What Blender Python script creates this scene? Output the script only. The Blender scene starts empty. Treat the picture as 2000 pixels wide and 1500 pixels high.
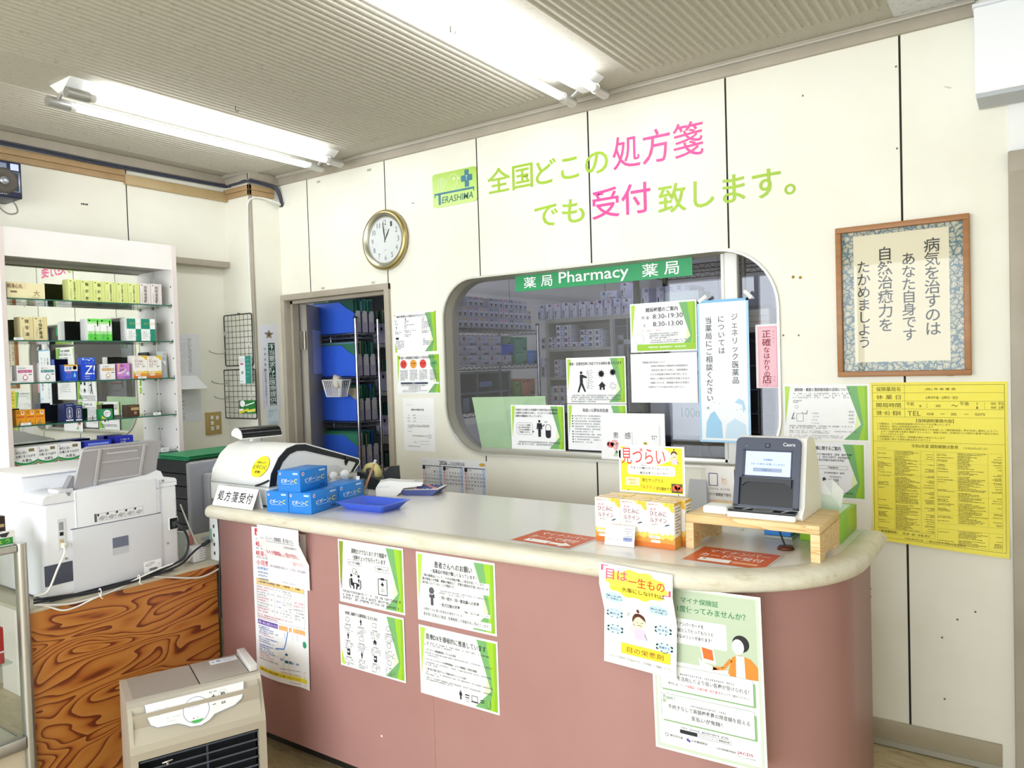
import bpy, bmesh, math, random
from mathutils import Vector, Matrix

random.seed(11)
sc = bpy.context.scene
col = sc.collection
PI = math.pi

# ---------------------------------------------------------------- camera
CAM = Vector((3.413, -2.933, 1.400))
YAW, PITCH, ROLL, FPX = 0.606811, -0.0277203, -0.0307498, 1485.52
_cy, _sy, _cp, _sp = math.cos(YAW), math.sin(YAW), math.cos(PITCH), math.sin(PITCH)
FWD = Vector((-_sy * _cp, _cy * _cp, _sp))
_r = Vector((_cy, _sy, 0)); _u = _r.cross(FWD)
RGT = math.cos(ROLL) * _r + math.sin(ROLL) * _u
UPV = -math.sin(ROLL) * _r + math.cos(ROLL) * _u
cam = bpy.data.cameras.new('camera')
cam.sensor_width = 36.0
cam.lens = FPX / 2000 * 36.0
cam.clip_start = 0.02
camo = bpy.data.objects.new('camera', cam)
col.objects.link(camo)
camo.matrix_world = Matrix(((RGT.x, UPV.x, -FWD.x, CAM.x), (RGT.y, UPV.y, -FWD.y, CAM.y),
                            (RGT.z, UPV.z, -FWD.z, CAM.z), (0, 0, 0, 1)))
sc.camera = camo

# ---------------------------------------------------------------- world, daylight, exposure
w = bpy.data.worlds.new('world'); sc.world = w; w.use_nodes = True
bg = w.node_tree.nodes['Background']
bg.inputs[0].default_value = (0.86, 0.93, 1.0, 1)
bg.inputs[1].default_value = 2.2
TUBE = 10.0          # fluorescent tubes of the shop
TUBE_BACK = 2.2      # tubes of the dispensary behind the glass
def window_light(name, loc, rot, sx, sy, power):
    l = bpy.data.lights.new(name, 'AREA'); l.shape = 'RECTANGLE'; l.size = sx; l.size_y = sy
    l.energy = power; l.color = (0.90, 0.95, 1.0)
    o = bpy.data.objects.new(name, l); col.objects.link(o); o.location = loc; o.rotation_euler = rot
    return o
window_light('daylight_front', (1.9, -5.75, 1.35), (PI / 2, 0, 0), 4.4, 1.9, 120)
sc.view_settings.view_transform = 'Standard'
sc.view_settings.look = 'None'
sc.view_settings.gamma = 1.0
sc.view_settings.exposure = 0.38
sc.view_settings.use_curve_mapping = False
sc.cycles.max_bounces = 8
sc.cycles.diffuse_bounces = 4
sc.cycles.glossy_bounces = 4
sc.cycles.transmission_bounces = 4
sc.cycles.transparent_max_bounces = 12
sc.cycles.caustics_reflective = False
sc.cycles.caustics_refractive = False

# ---------------------------------------------------------------- photo point -> place on a known plane
def on(ax, val, px, py):
    d = FWD + RGT * ((px - 1000) / FPX) - UPV * ((py - 750) / FPX)
    i = 'xyz'.index(ax)
    return CAM + d * ((val - CAM[i]) / d[i])
def W(px, py, y=0.0):
    v = on('y', y, px, py); return v.x, v.z

# ---------------------------------------------------------------- materials
def lin(c):
    return tuple((v / 12.92 if v <= 0.04045 else ((v + 0.055) / 1.055) ** 2.4) for v in c)
def hexc(h):
    h = h.lstrip('#'); return lin([int(h[i:i + 2], 16) / 255 for i in (0, 2, 4)])
_M = {}
def C(h, rough=0.6, metal=0.0, spec=0.4):
    k = (h, rough, metal, spec)
    if k in _M: return _M[k]
    m = bpy.data.materials.new('paint_' + h); m.use_nodes = True
    b = m.node_tree.nodes['Principled BSDF']
    b.inputs['Base Color'].default_value = (*hexc(h), 1)
    b.inputs['Roughness'].default_value = rough
    b.inputs['Metallic'].default_value = metal
    b.inputs['Specular IOR Level'].default_value = spec
    _M[k] = m
    return m
def newmat(name):
    m = bpy.data.materials.new(name); m.use_nodes = True
    nt = m.node_tree
    return m, nt, nt.nodes['Principled BSDF']
def node(nt, kind, **kw):
    n = nt.nodes.new(kind)
    for k, v in kw.items():
        if k in n.inputs: n.inputs[k].default_value = v
        else: setattr(n, k, v)
    return n
def ramp(nt, stops, interp='LINEAR'):
    r = nt.nodes.new('ShaderNodeValToRGB'); r.color_ramp.interpolation = interp
    e = r.color_ramp.elements
    while len(e) < len(stops): e.new(0.5)
    for i, (p, c) in enumerate(stops):
        e[i].position = p; e[i].color = (*hexc(c), 1)
    return r
def coords(nt, scale=(1, 1, 1), rot=(0, 0, 0)):
    t = nt.nodes.new('ShaderNodeTexCoord'); mp = nt.nodes.new('ShaderNodeMapping')
    mp.inputs['Scale'].default_value = scale; mp.inputs['Rotation'].default_value = rot
    nt.links.new(t.outputs['Object'], mp.inputs[0]); return mp.outputs[0]
def mottled(name, a, b, scale=3.0, rough=0.6, stretch=(1, 1, 1), lo=0.35, hi=0.7, detail=5, bump=0.0, metal=0.0, spec=0.35):
    m, nt, bs = newmat(name)
    n = node(nt, 'ShaderNodeTexNoise', Scale=scale, Detail=detail, Roughness=0.6)
    nt.links.new(coords(nt, stretch), n.inputs['Vector'])
    r = ramp(nt, [(lo, a), (hi, b)])
    nt.links.new(n.outputs['Fac'], r.inputs[0]); nt.links.new(r.outputs[0], bs.inputs['Base Color'])
    bs.inputs['Roughness'].default_value = rough; bs.inputs['Metallic'].default_value = metal
    bs.inputs['Specular IOR Level'].default_value = spec
    if bump:
        bp = node(nt, 'ShaderNodeBump', Strength=bump, Distance=0.002)
        nt.links.new(n.outputs['Fac'], bp.inputs['Height']); nt.links.new(bp.outputs[0], bs.inputs['Normal'])
    return m
def thin_glass(name, tint=(1, 1, 1), ior=1.5, rough=0.0, extra=0.0):
    m, nt, bs = newmat(name); nt.nodes.remove(bs)
    out = nt.nodes['Material Output']
    tr = node(nt, 'ShaderNodeBsdfTransparent'); tr.inputs[0].default_value = (*tint, 1)
    gl = node(nt, 'ShaderNodeBsdfGlossy'); gl.inputs['Roughness'].default_value = rough
    fr = node(nt, 'ShaderNodeFresnel'); ge = node(nt, 'ShaderNodeNewGeometry')      # same reflectance on both faces of a thin sheet
    io = node(nt, 'ShaderNodeMapRange'); io.inputs[3].default_value = ior; io.inputs[4].default_value = 1 / ior
    nt.links.new(ge.outputs['Backfacing'], io.inputs[0]); nt.links.new(io.outputs[0], fr.inputs[0])
    mx = node(nt, 'ShaderNodeMixShader')
    src = fr.outputs[0]
    if extra:
        ad = node(nt, 'ShaderNodeMath', operation='ADD', use_clamp=True); ad.inputs[1].default_value = extra
        nt.links.new(src, ad.inputs[0]); src = ad.outputs[0]
    nt.links.new(src, mx.inputs[0]); nt.links.new(tr.outputs[0], mx.inputs[1])
    nt.links.new(gl.outputs[0], mx.inputs[2]); nt.links.new(mx.outputs[0], out.inputs[0])
    return m
def emit(name, h, strength):
    m, nt, bs = newmat(name)
    bs.inputs['Base Color'].default_value = (*hexc(h), 1)
    bs.inputs['Emission Color'].default_value = (*hexc(h), 1)
    bs.inputs['Emission Strength'].default_value = strength
    return m

WALL = mottled('cream_wall_panel', '#e9e6d6', '#f1efe2', 1.6, 0.55, lo=0.3, hi=0.6)
SEAM = C('#2b2722', 0.9)
CEIL = mottled('speckled_ceiling_board', '#a29d90', '#b9b4a6', 90, 0.9, lo=0.28, hi=0.42, detail=2)
CEIL2 = mottled('white_speckled_ceiling', '#b0b0ae', '#d2d3d0', 70, 0.9, lo=0.30, hi=0.44, detail=2)
GREY = mottled('greige_painted_wood', '#a59c8c', '#b3aa9a', 4, 0.5)
ALU = C('#c9c9c6', 0.32, 0.9)
CHROME = C('#d9d9dc', 0.15, 1.0)
WHITE = C('#f4f4f2', 0.45)
PAPER = C('#f6f6f6', 0.5)
BLACK = C('#16171a', 0.4)
INK = C('#1d1f2a', 0.6)
FAINT = C('#8c8f98', 0.6)
GLASS = thin_glass('window_glass', (0.93, 0.94, 0.98), 1.5)
CLEAR = thin_glass('clear_glass', (0.97, 0.98, 0.97), 1.45)
SHELFG = thin_glass('glass_shelf_sheet', (0.86, 0.94, 0.90), 1.5)
EDGEG = C('#2d6a58', 0.25)
MIRROR = C('#e9ece9', 0.01, 1.0)
# ---------------------------------------------------------------- mesh builder
_txt = {}
def text_raw(body, bold):
    k = (body, bold)
    if k in _txt: return _txt[k]
    cu = bpy.data.curves.new('lettering', 'FONT'); cu.body = body; cu.offset = max(-0.01, min(bold, 0.003 if any(c in body for c in '箋気療護養') else 0.009)); cu.resolution_u = 3 if bold > 0.018 else 2
    ob = bpy.data.objects.new('lettering', cu)
    me = bpy.data.meshes.new_from_object(ob)
    v = [(a.co.x, a.co.y) for a in me.vertices]; f = [tuple(p.vertices) for p in me.polygons]
    bpy.data.objects.remove(ob); bpy.data.curves.remove(cu); bpy.data.meshes.remove(me)
    _txt[k] = (v, f)
    return _txt[k]
def catmull(pts, n=6):
    pts = [Vector(p) for p in pts]
    if len(pts) < 3: return pts
    out = []
    for i in range(len(pts) - 1):
        p0 = pts[max(i - 1, 0)]; p1 = pts[i]; p2 = pts[i + 1]; p3 = pts[min(i + 2, len(pts) - 1)]
        for k in range(n):
            t = k / n
            out.append(0.5 * ((2 * p1) + (p2 - p0) * t + (2 * p0 - 5 * p1 + 4 * p2 - p3) * t * t + (3 * p1 - p0 - 3 * p2 + p3) * t ** 3))
    out.append(pts[-1]); return out
def rrect(x0, y0, x1, y1, r, n=5):
    if not isinstance(r, (list, tuple)): r = [r] * 4       # corners: (x1,y1) (x0,y1) (x0,y0) (x1,y0)
    cs = [(x1 - r[0], y1 - r[0], 0, r[0]), (x0 + r[1], y1 - r[1], 1, r[1]), (x0 + r[2], y0 + r[2], 2, r[2]), (x1 - r[3], y0 + r[3], 3, r[3])]
    p = []
    for cx, cy, q, rr in cs:
        if rr <= 0: p.append((cx, cy)); continue
        for i in range(n + 1):
            a = (q + i / n) * PI / 2
            p.append((cx + rr * math.cos(a), cy + rr * math.sin(a)))
    return p
def disc(cx, cy, r, n=24, ry=None):
    return [(cx + r * math.cos(2 * PI * i / n), cy + (ry or r) * math.sin(2 * PI * i / n)) for i in range(n)]
class MB:
    def __init__(s):
        s.v = []; s.f = []; s.mi = []; s.sm = []; s.mats = []; s.M = Matrix()
    def mat(s, m):
        if m not in s.mats: s.mats.append(m)
        return s.mats.index(m)
    def add(s, vs, fs, m, smooth=False):
        o = len(s.v); k = s.mat(m)
        s.v += [tuple(s.M @ Vector(p)) for p in vs]
        for f in fs:
            s.f.append(tuple(i + o for i in f)); s.mi.append(k); s.sm.append(smooth)
        return s
    def from_bm(s, bm, m, smooth=False):
        bm.verts.index_update()
        vs = [v.co.copy() for v in bm.verts]; fs = [[v.index for v in f.verts] for f in bm.faces]
        bm.free(); return s.add(vs, fs, m, smooth)
    def box(s, x0, x1, y0, y1, z0, z1, m, bev=0.0, seg=2):
        x0, x1 = min(x0, x1), max(x0, x1); y0, y1 = min(y0, y1), max(y0, y1); z0, z1 = min(z0, z1), max(z0, z1)
        vs = [(x0, y0, z0), (x1, y0, z0), (x1, y1, z0), (x0, y1, z0), (x0, y0, z1), (x1, y0, z1), (x1, y1, z1), (x0, y1, z1)]
        fs = [(0, 3, 2, 1), (4, 5, 6, 7), (0, 1, 5, 4), (1, 2, 6, 5), (2, 3, 7, 6), (3, 0, 4, 7)]
        if not bev: return s.add(vs, fs, m)
        bm = bmesh.new(); bv = [bm.verts.new(p) for p in vs]
        for f in fs: bm.faces.new([bv[i] for i in f])
        bev = min(bev, 0.49 * min(x1 - x0, y1 - y0, z1 - z0))
        bmesh.ops.bevel(bm, geom=bm.edges[:], offset=bev, segments=seg, affect='EDGES', profile=0.5)
        return s.from_bm(bm, m, True)
    def quad(s, pts, m): return s.add(pts, [tuple(range(len(pts)))], m)
    def prism(s, pts, ax, a, b, m, smooth=False):
        # polygon in the plane across ax, pushed from a to b
        n = len(pts)
        def P(p, t): return {'x': (t, p[0], p[1]), 'y': (p[0], t, p[1]), 'z': (p[0], p[1], t)}[ax]
        vs = [P(p, a) for p in pts] + [P(p, b) for p in pts]
        s.add(vs, [tuple(range(n)), tuple(range(2 * n - 1, n - 1, -1))], m)
        return s.add(vs, [(i, i + n, (i + 1) % n + n, (i + 1) % n) for i in range(n)], m, smooth)
    def tube(s, pts, r, m, seg=8, smooth=True, raw=False, closed=False):
        p = [Vector(q) for q in pts] if raw else catmull(pts)
        rs = r if isinstance(r, (list, tuple)) else [r] * len(p)
        if len(rs) != len(p): rs = [rs[0] + (rs[-1] - rs[0]) * i / (len(p) - 1) for i in range(len(p))]
        vs = []; fs = []; prev = None
        for i, q in enumerate(p):
            t = (p[min(i + 1, len(p) - 1)] - p[max(i - 1, 0)])
            if closed: t = p[(i + 1) % len(p)] - p[i - 1]
            t = t.normalized() if t.length > 1e-9 else Vector((0, 0, 1))
            if prev is None:
                a = t.cross(Vector((0, 0, 1)))
                if a.length < 0.1: a = t.cross(Vector((1, 0, 0)))
            else: a = prev - t * prev.dot(t)
            a.normalize(); prev = a; b = t.cross(a)
            for k in range(seg):
                an = 2 * PI * k / seg
                vs.append(q + (a * math.cos(an) + b * math.sin(an)) * rs[i])
        n = len(p)
        for i in range(n if closed else n - 1):
            j = (i + 1) % n
            for k in range(seg):
                l = (k + 1) % seg
                fs.append((i * seg + k, i * seg + l, j * seg + l, j * seg + k))
        s.add(vs, fs, m, smooth)
        if not closed:
            s.add(vs[:seg], [tuple(range(seg - 1, -1, -1))], m); s.add(vs[-seg:], [tuple(range(seg))], m)
        return s
    def cyl(s, p0, p1, r, m, seg=16, r1=None, smooth=True):
        return s.tube([p0, p1], [r, r if r1 is None else r1], m, seg, smooth, raw=True)
    def lathe(s, prof, m, c=(0, 0, 0), seg=28, smooth=True, ax='z'):
        vs = []; fs = []
        for r, h in prof:
            for k in range(seg):
                a = 2 * PI * k / seg; x, y = r * math.cos(a), r * math.sin(a)
                q = {'z': (x, y, h), 'y': (x, h, y), 'x': (h, x, y)}[ax]
                vs.append((c[0] + q[0], c[1] + q[1], c[2] + q[2]))
        for i in range(len(prof) - 1):
            for k in range(seg):
                l = (k + 1) % seg
                fs.append((i * seg + k, i * seg + l, (i + 1) * seg + l, (i + 1) * seg + k))
        return s.add(vs, fs, m, smooth)
    def ball(s, c, rx, ry, rz, m, nu=14, nv=9):
        return s.add([(c[0] + rx * math.sin(PI * j / nv) * math.cos(2 * PI * i / nu), c[1] + ry * math.sin(PI * j / nv) * math.sin(2 * PI * i / nu), c[2] + rz * math.cos(PI * j / nv)) for j in range(nv + 1) for i in range(nu)],
                     [(j * nu + i, j * nu + (i + 1) % nu, (j + 1) * nu + (i + 1) % nu, (j + 1) * nu + i) for j in range(nv) for i in range(nu)], m, True)
    # flat writing on the local plane y = -lift, x right, z up
    def text(s, body, x0, z0, x1, z1, m, bold=0.0, y=-0.0012, keep=None, slant=0.0):
        v, f = text_raw(body, bold)
        if not v: return s
        ax, bx = min(p[0] for p in v), max(p[0] for p in v); ay, by = min(p[1] for p in v), max(p[1] for p in v)
        sx = (x1 - x0) / max(bx - ax, 1e-6); sz = (z1 - z0) / max(by - ay, 1e-6)
        if keep: sx = sz = min(sx, sz)
        ox = x0; 
        if keep == 'c': ox = (x0 + x1) / 2 - sx * (bx - ax) / 2
        if keep == 'r': ox = x1 - sx * (bx - ax)
        oz = z0 if not keep else (z0 + z1) / 2 - sz * (by - ay) / 2
        return s.add([(ox + (p[0] - ax) * sx + slant * (p[1] - ay) * sz, y, oz + (p[1] - ay) * sz) for p in v], f, m)
    def vtext(s, body, xc, ztop, size, m, pitch=1.0, bold=0.0, y=-0.0012, wide=1.0):
        z = ztop
        for ch in body:
            if ch != ' ' and ch != '　':
                v, f = text_raw(ch, bold)
                if ch in 'ー～-－〜':
                    v = [(p[1] - 0.38 + 0.5, 0.5 - p[0] + 0.38) for p in v]
                w2 = 0.5 if ch not in 'TELABCDEFGHIJKMNOPQRSUVWXYZ0123456789' else 0.3
                s.add([(xc + (p[0] - w2) * size * wide, y, z - size + (p[1] + 0.12) * size) for p in v], f, m)
            z -= size * pitch
        return s
    def build(s, name, parent=None, label=None, loc=None, rot=None, bend=None, origin=None):
        me = bpy.data.meshes.new(name)
        vs = s.v
        if bend: vs = [bend(Vector(p)) for p in vs]
        if origin is not None: vs = [tuple(Vector(p) - Vector(origin)) for p in vs]
        me.from_pydata([tuple(p) for p in vs], [], s.f)
        for m in s.mats: me.materials.append(m)
        me.polygons.foreach_set('material_index', s.mi); me.polygons.foreach_set('use_smooth', s.sm)
        me.update()
        o = bpy.data.objects.new(name, me); col.objects.link(o)
        if parent: o.parent = parent
        if origin is not None: o.location = origin
        if loc is not None: o.location = loc
        if rot is not None: o.rotation_euler = rot
        if label: o['label'] = label
        return o
    def cut(s, ax, vals):
        # slice every face at the given places so that a sheet can bend
        bm = bmesh.new(); bv = [bm.verts.new(p) for p in s.v]
        for f, k, q in zip(s.f, s.mi, s.sm):
            try: nf = bm.faces.new([bv[i] for i in f]); nf.material_index = k; nf.smooth = q
            except ValueError: pass
        no = {'x': (1, 0, 0), 'z': (0, 0, 1)}[ax]
        for t in vals:
            co = (t, 0, 0) if ax == 'x' else (0, 0, t)
            bmesh.ops.bisect_plane(bm, geom=bm.verts[:] + bm.edges[:] + bm.faces[:], plane_co=co, plane_no=no)
        bm.verts.index_update()
        s.v = [tuple(v.co) for v in bm.verts]; s.f = [tuple(v.index for v in f.verts) for f in bm.faces]
        s.mi = [f.material_index for f in bm.faces]; s.sm = [f.smooth for f in bm.faces]; bm.free()
        return s
def tag(o, label, cat, group=None):
    o['label'] = label; o['category'] = cat
    if group: o['group'] = group
    return o
def thing(name, label, cat, loc=(0, 0, 0), rz=0.0, group=None, rot=None):
    o = bpy.data.objects.new(name, None); col.objects.link(o); o.empty_display_size = 0.05
    o.location = loc; o.rotation_euler = rot or (0, 0, rz)
    return tag(o, label, cat, group)
def wpart(mb, name, root, label=None):
    # a part drawn in room coordinates under a thing that is not turned
    L = root.location
    mb.v = [(p[0] - L[0], p[1] - L[1], p[2] - L[2]) for p in mb.v]
    return mb.build(name, root, label)
def struct(mb, name, **kw):
    o = mb.build(name, **kw); o['kind'] = 'structure'; return o
def dup(root, loc, rot=None, label=None, group=None):
    r = root.copy(); col.objects.link(r); r.location = loc
    if rot is not None: r.rotation_euler = rot
    if label: r['label'] = label
    if group: r['group'] = group
    for ch in list(root.children):
        c = ch.copy(); col.objects.link(c); c.parent = r
        for g in ch.children:
            d = g.copy(); col.objects.link(d); d.parent = c
    return r
# ---------------------------------------------------------------- printed sheets: u right, v down, in metres
class Sheet(MB):
    def __init__(s, w, h, m=None, t=0.0008):
        super().__init__(); s.w = w; s.h = h
        s.box(0, w, -t, 0, -h, 0, m or PAPER); s.t = t
    def Y(s, lv): return -s.t - 0.0003 * lv
    def r(s, u0, v0, u1, v1, m, lv=1):
        W_, H_ = s.w, s.h; y = s.Y(lv)
        return s.quad([(u0 * W_, y, -v1 * H_), (u1 * W_, y, -v1 * H_), (u1 * W_, y, -v0 * H_), (u0 * W_, y, -v0 * H_)], m)
    def p(s, pts, m, lv=1):
        return s.quad([(u * s.w, s.Y(lv), -v * s.h) for u, v in pts], m)
    def o(s, cx, cy, rad, m, lv=1, n=22, sq=1.0):
        k = s.w / s.h
        return s.p(disc(cx, cy, rad, n, rad * k * sq), m, lv)
    def ring(s, cx, cy, rad, th, m, lv=2, n=26, sq=1.0):
        k = s.w / s.h * sq
        a = disc(cx, cy, rad, n, rad * k); b = disc(cx, cy, rad - th, n, (rad - th) * k)
        y = s.Y(lv)
        vs = [(u * s.w, y, -v * s.h) for u, v in a + b]
        return s.add(vs, [(i, (i + 1) % n, (i + 1) % n + n, i + n) for i in range(n)], m)
    def line(s, pts, th, m, lv=2):
        for (a, b), (c, d) in zip(pts, pts[1:]):
            x0, z0, x1, z1 = a * s.w, -b * s.h, c * s.w, -d * s.h
            L = math.hypot(x1 - x0, z1 - z0) or 1e-6; nx, nz = -(z1 - z0) / L * th / 2, (x1 - x0) / L * th / 2
            y = s.Y(lv)
            s.quad([(x0 - nx, y, z0 - nz), (x1 - nx, y, z1 - nz), (x1 + nx, y, z1 + nz), (x0 + nx, y, z0 + nz)], m)
        return s
    def frame(s, u0, v0, u1, v1, th, m, lv=2, rad=0.0):
        if rad:
            p = rrect(u0 * s.w, -v1 * s.h, u1 * s.w, -v0 * s.h, rad)
            p = [(x / s.w, -z / s.h) for x, z in p]; return s.line(p + [p[0]], th, m, lv)
        return s.line([(u0, v0), (u1, v0), (u1, v1), (u0, v1), (u0, v0)], th, m, lv)
    def t_(s, body, u0, v0, u1, v1, m=None, bold=0.0, lv=3, keep=None, slant=0.0):
        return s.text(body, u0 * s.w, -v1 * s.h, u1 * s.w, -v0 * s.h, m or INK, bold, s.Y(lv), keep, slant)
    def vt(s, body, uc, v0, size, m=None, pitch=1.0, bold=0.0, lv=3, wide=1.0):
        return s.vtext(body, uc * s.w, -v0 * s.h, size, m or INK, pitch, bold, s.Y(lv), wide)
    def rows(s, u0, v0, u1, n, pitch, hgt, m=None, lv=3, fill=0.9, ch=None, last=0.6):
        # lines of print too small to read: broken strokes
        m = m or FAINT; cw = ch or hgt * s.h / s.w * 0.95; y = s.Y(lv)
        for i in range(n):
            e = u1 if i < n - 1 else u0 + (u1 - u0) * last
            u = u0
            while u < e:
                if random.random() < fill:
                    a = cw * random.uniform(0.55, 0.85); k = random.choice((0, 1, 2))
                    v = v0 + i * pitch
                    s.r(u, v + hgt * 0.05 * k, u + a, v + hgt * random.uniform(0.25, 0.4), m, lv)
                    s.r(u + a * 0.1, v + hgt * 0.6, u + a * random.uniform(0.6, 1), v + hgt * random.uniform(0.8, 1), m, lv)
                    if k: s.r(u + a * 0.35, v, u + a * 0.6, v + hgt, m, lv)
                u += cw
        return s
    def place(s, name, label, cat, loc, rz=0.0, group=None, rx=0.0, bend=None, ry=0.0, parts=None):
        o = s.build(name, loc=loc, rot=(rx, ry, rz), bend=bend)
        return tag(o, label, cat, group)
# ================================================================ the room
H = 2.53            # ceiling
XL, XLU = -0.53, -0.47   # recessed and upper left wall
TRIMB = 2.476
def slab_holes(name, outer, holes, y0, y1, m):
    cu = bpy.data.curves.new('wall_outline', 'CURVE'); cu.dimensions = '2D'; cu.fill_mode = 'BOTH'; cu.extrude = (y1 - y0) / 2
    for pts in [outer] + holes:
        sp = cu.splines.new('POLY'); sp.points.add(len(pts) - 1); sp.use_cyclic_u = True
        for q, p in zip(sp.points, pts): q.co = (p[0], p[1], 0, 1)
    ob = bpy.data.objects.new('wall_outline', cu); me = bpy.data.meshes.new_from_object(ob)
    mb = MB()
    mb.add([(v.co.x, (y0 + y1) / 2 - v.co.z, v.co.y) for v in me.vertices], [tuple(p.vertices) for p in me.polygons], m)
    bpy.data.objects.remove(ob); bpy.data.curves.remove(cu); bpy.data.meshes.remove(me)
    return mb
X0, X1 = 4.5, 4.5
WIN = rrect(0.976, 0.962, 2.607, 1.815, [0.235, 0.19, 0.235, 0.2], 10)
DOOR = [(-0.235, -0.001), (0.60, -0.001), (0.60, 1.815), (-0.235, 1.815)]
DOOR2 = [(3.355, -0.001), (4.21, -0.001), (4.21, 2.0), (3.355, 2.0)]
wm = slab_holes('wall_back', [(-0.6, -0.001), (4.62, -0.001), (4.62, H), (-0.6, H)], [WIN, DOOR, DOOR2], 0.0, 0.09, WALL)
for i in range(6):
    x = 0.606 * i; th = 0.0028 + 0.0006 * (i > 2)
    segs = [(1.84, TRIMB)] if i < 2 else ([(0.092, 0.955), (1.82, TRIMB)] if i < 5 else [(0.092, TRIMB)])
    if i == 1: segs = [(1.84, TRIMB), (0.092, 1.815)]
    for a, b in segs:
        if i == 1 and b < 2: continue
        wm.box(x - th, x + th, -0.0007, 0.001, a, b, SEAM)
# small stains, pin holes and paint patches on the panels
ST = C('#c9c4b4', 0.7); NAIL = C('#6d675c', 0.6)
for px, py in ((905, 200), (1750, 130), (1752, 290), (1568, 187), (1700, 1150), (1905, 1195), (1870, 1210), (1840, 1245), (1700, 1165), (1845, 1365), (1560, 655), (1530, 655)):
    x, z = W(px, py); wm.box(x - 0.003, x + 0.003, -0.001, 0, z - 0.003, z + 0.003, NAIL)
for px, py, a in ((806, 397, 0.35), (1720, 700, 0.0), (1855, 735, 0.0), (1850, 170, 0.8)):
    x, z = W(px, py)
    for k in range(3): wm.box(x + 0.006 * k - 0.008, x + 0.006 * k, -0.001, 0, z - 0.004 * a * k, z - 0.004 * a * k + 0.003, NAIL if a == 0.35 else ST)
for px, py in ((622, 355), (721, 332), (631, 563), (729, 552)):
    x, z = W(px, py); wm.box(x - 0.014, x + 0.014, -0.001, 0, z - 0.006, z + 0.006, C('#b9b3a2', 0.7))
struct(wm, 'wall_back')

# corner pilaster with its metal edge strip
pl = MB()
pl.box(-0.62, -0.25, -0.2, 0.0, 0, H, WALL)
pl.box(-0.262, -0.2475, -0.2025, -0.188, 0, 2.47, GREY, 0.001)
struct(pl, 'wall_corner_pillar')
# left wall: upper part stands proud of the recessed lower part
lw = MB()
lw.box(-0.62, XLU, -5.6, -0.2, 2.035, H, WALL)
lw.box(-0.62, XLU + 0.012, -5.6, -0.2, 2.003, 2.037, GREY, 0.002)
lw.box(-0.62, XL, -5.6, -0.2, 0, 2.003, WALL)
y = on('x', XLU, 248, 400).y
for k in range(3): lw.box(XLU - 0.001, XLU + 0.0007, y - 0.0025 - k * 0.91, y + 0.0025 - k * 0.91, 2.037, TRIMB, SEAM)
v = on('x', XLU, 166, 399)
for k in range(4): lw.box(XLU, XLU + 0.0012, v.y + k * 0.009 - 0.02, v.y + k * 0.009 - 0.013, v.z - 0.004, v.z + 0.003 + 0.002 * (k % 2), C('#4b4a48', 0.7))
struct(lw, 'wall_left')

# ceiling: boards with ribbed fields running towards the back wall
ce = MB()
ce.box(-0.62, 3.02, -5.6, 0.0, H, H + 0.05, CEIL)
ce.box(3.02, 4.62, -5.6, 0.0, H - 0.003, H + 0.05, CEIL2)
RIB = mottled('ceiling_rib', '#a8a396', '#bdb8aa', 60, 0.9, lo=0.25, hi=0.4, detail=2)
def ribs(xa, xb, pitch=0.0303):
    x = xa
    while x + pitch * 0.55 < xb:
        ce.add([(x, -5.4, H), (x + pitch * 0.14, -5.4, H - 0.006), (x + pitch * 0.46, -5.4, H - 0.006), (x + pitch * 0.60, -5.4, H),
                (x, -0.15, H), (x + pitch * 0.14, -0.155, H - 0.006), (x + pitch * 0.46, -0.155, H - 0.006), (x + pitch * 0.60, -0.15, H)],
               [(0, 1, 5, 4), (1, 2, 6, 5), (2, 3, 7, 6), (4, 5, 6, 7), (0, 3, 2, 1)], RIB)
        x += pitch
ribs(-0.36, 0.20); ribs(0.50, 1.74); ribs(2.10, 3.0)
struct(ce, 'ceiling')
tr = MB()
SIL = C('#cfcdc6', 0.35, 0.6)
def cove(x0, x1, y, d):
    tr.box(x0, x1, y, y - 0.03 * d, H - 0.012, H, GREY); tr.box(x0, x1, y, y - 0.034 * d, H - 0.017, H - 0.0125, SIL)
    tr.box(x0, x1, y, y - 0.016 * d, TRIMB, H - 0.012, GREY, 0.004)
cove(-0.25, 3.252, 0.0, 1); cove(-0.47, -0.236, -0.2, 1)
struct(tr, 'trim_1')
tr2 = MB()
tr2.box(XLU, XLU + 0.016, -5.6, -0.2, TRIMB, H - 0.001, GREY, 0.003)
tr2.box(-0.25, -0.234, -0.216, 0, TRIMB, H - 0.001, GREY, 0.003)
struct(tr2, 'trim_2')
# brown cable duct below the ceiling
DUCT = mottled('brown_cable_duct', '#a98a63', '#b5966e', 6, 0.45)
DUCT2 = mottled('taped_brown_duct', '#b39a6e', '#bca57c', 6, 0.35)
du = thing('cable_duct', 'brown twin cable duct along the left wall under the ceiling', 'cable duct', (XLU, -0.9, 2.40))
def duct_part(name, boxes, label=None):
    b = MB()
    for a in boxes: b.box(*a)
    return wpart(b, name, du, label)
ya = on('x', XLU, 241, 350).y
duct_part('duct_run', [(XLU, XLU + 0.018, -3.4, ya, 2.395, 2.424, DUCT, 0.003), (XLU, XLU + 0.018, -3.4, ya, 2.425, 2.455, DUCT, 0.003)])
duct_part('taped_duct_run', [(XLU, XLU + 0.021, ya, -0.2, 2.383, 2.436, DUCT2, 0.004)], 'duct length wrapped in yellowish tape')
duct_part('duct_run', [(XLU, -0.232, -0.218, -0.2, 2.395, 2.422, DUCT, 0.002), (XLU, -0.232, -0.218, -0.2, 2.424, 2.452, DUCT, 0.002)])
duct_part('duct_run', [(-0.25, -0.232, -0.218, -0.045, 2.395, 2.422, DUCT, 0.002), (-0.25, -0.232, -0.218, -0.045, 2.424, 2.452, DUCT, 0.002)])
cb = MB()
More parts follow.
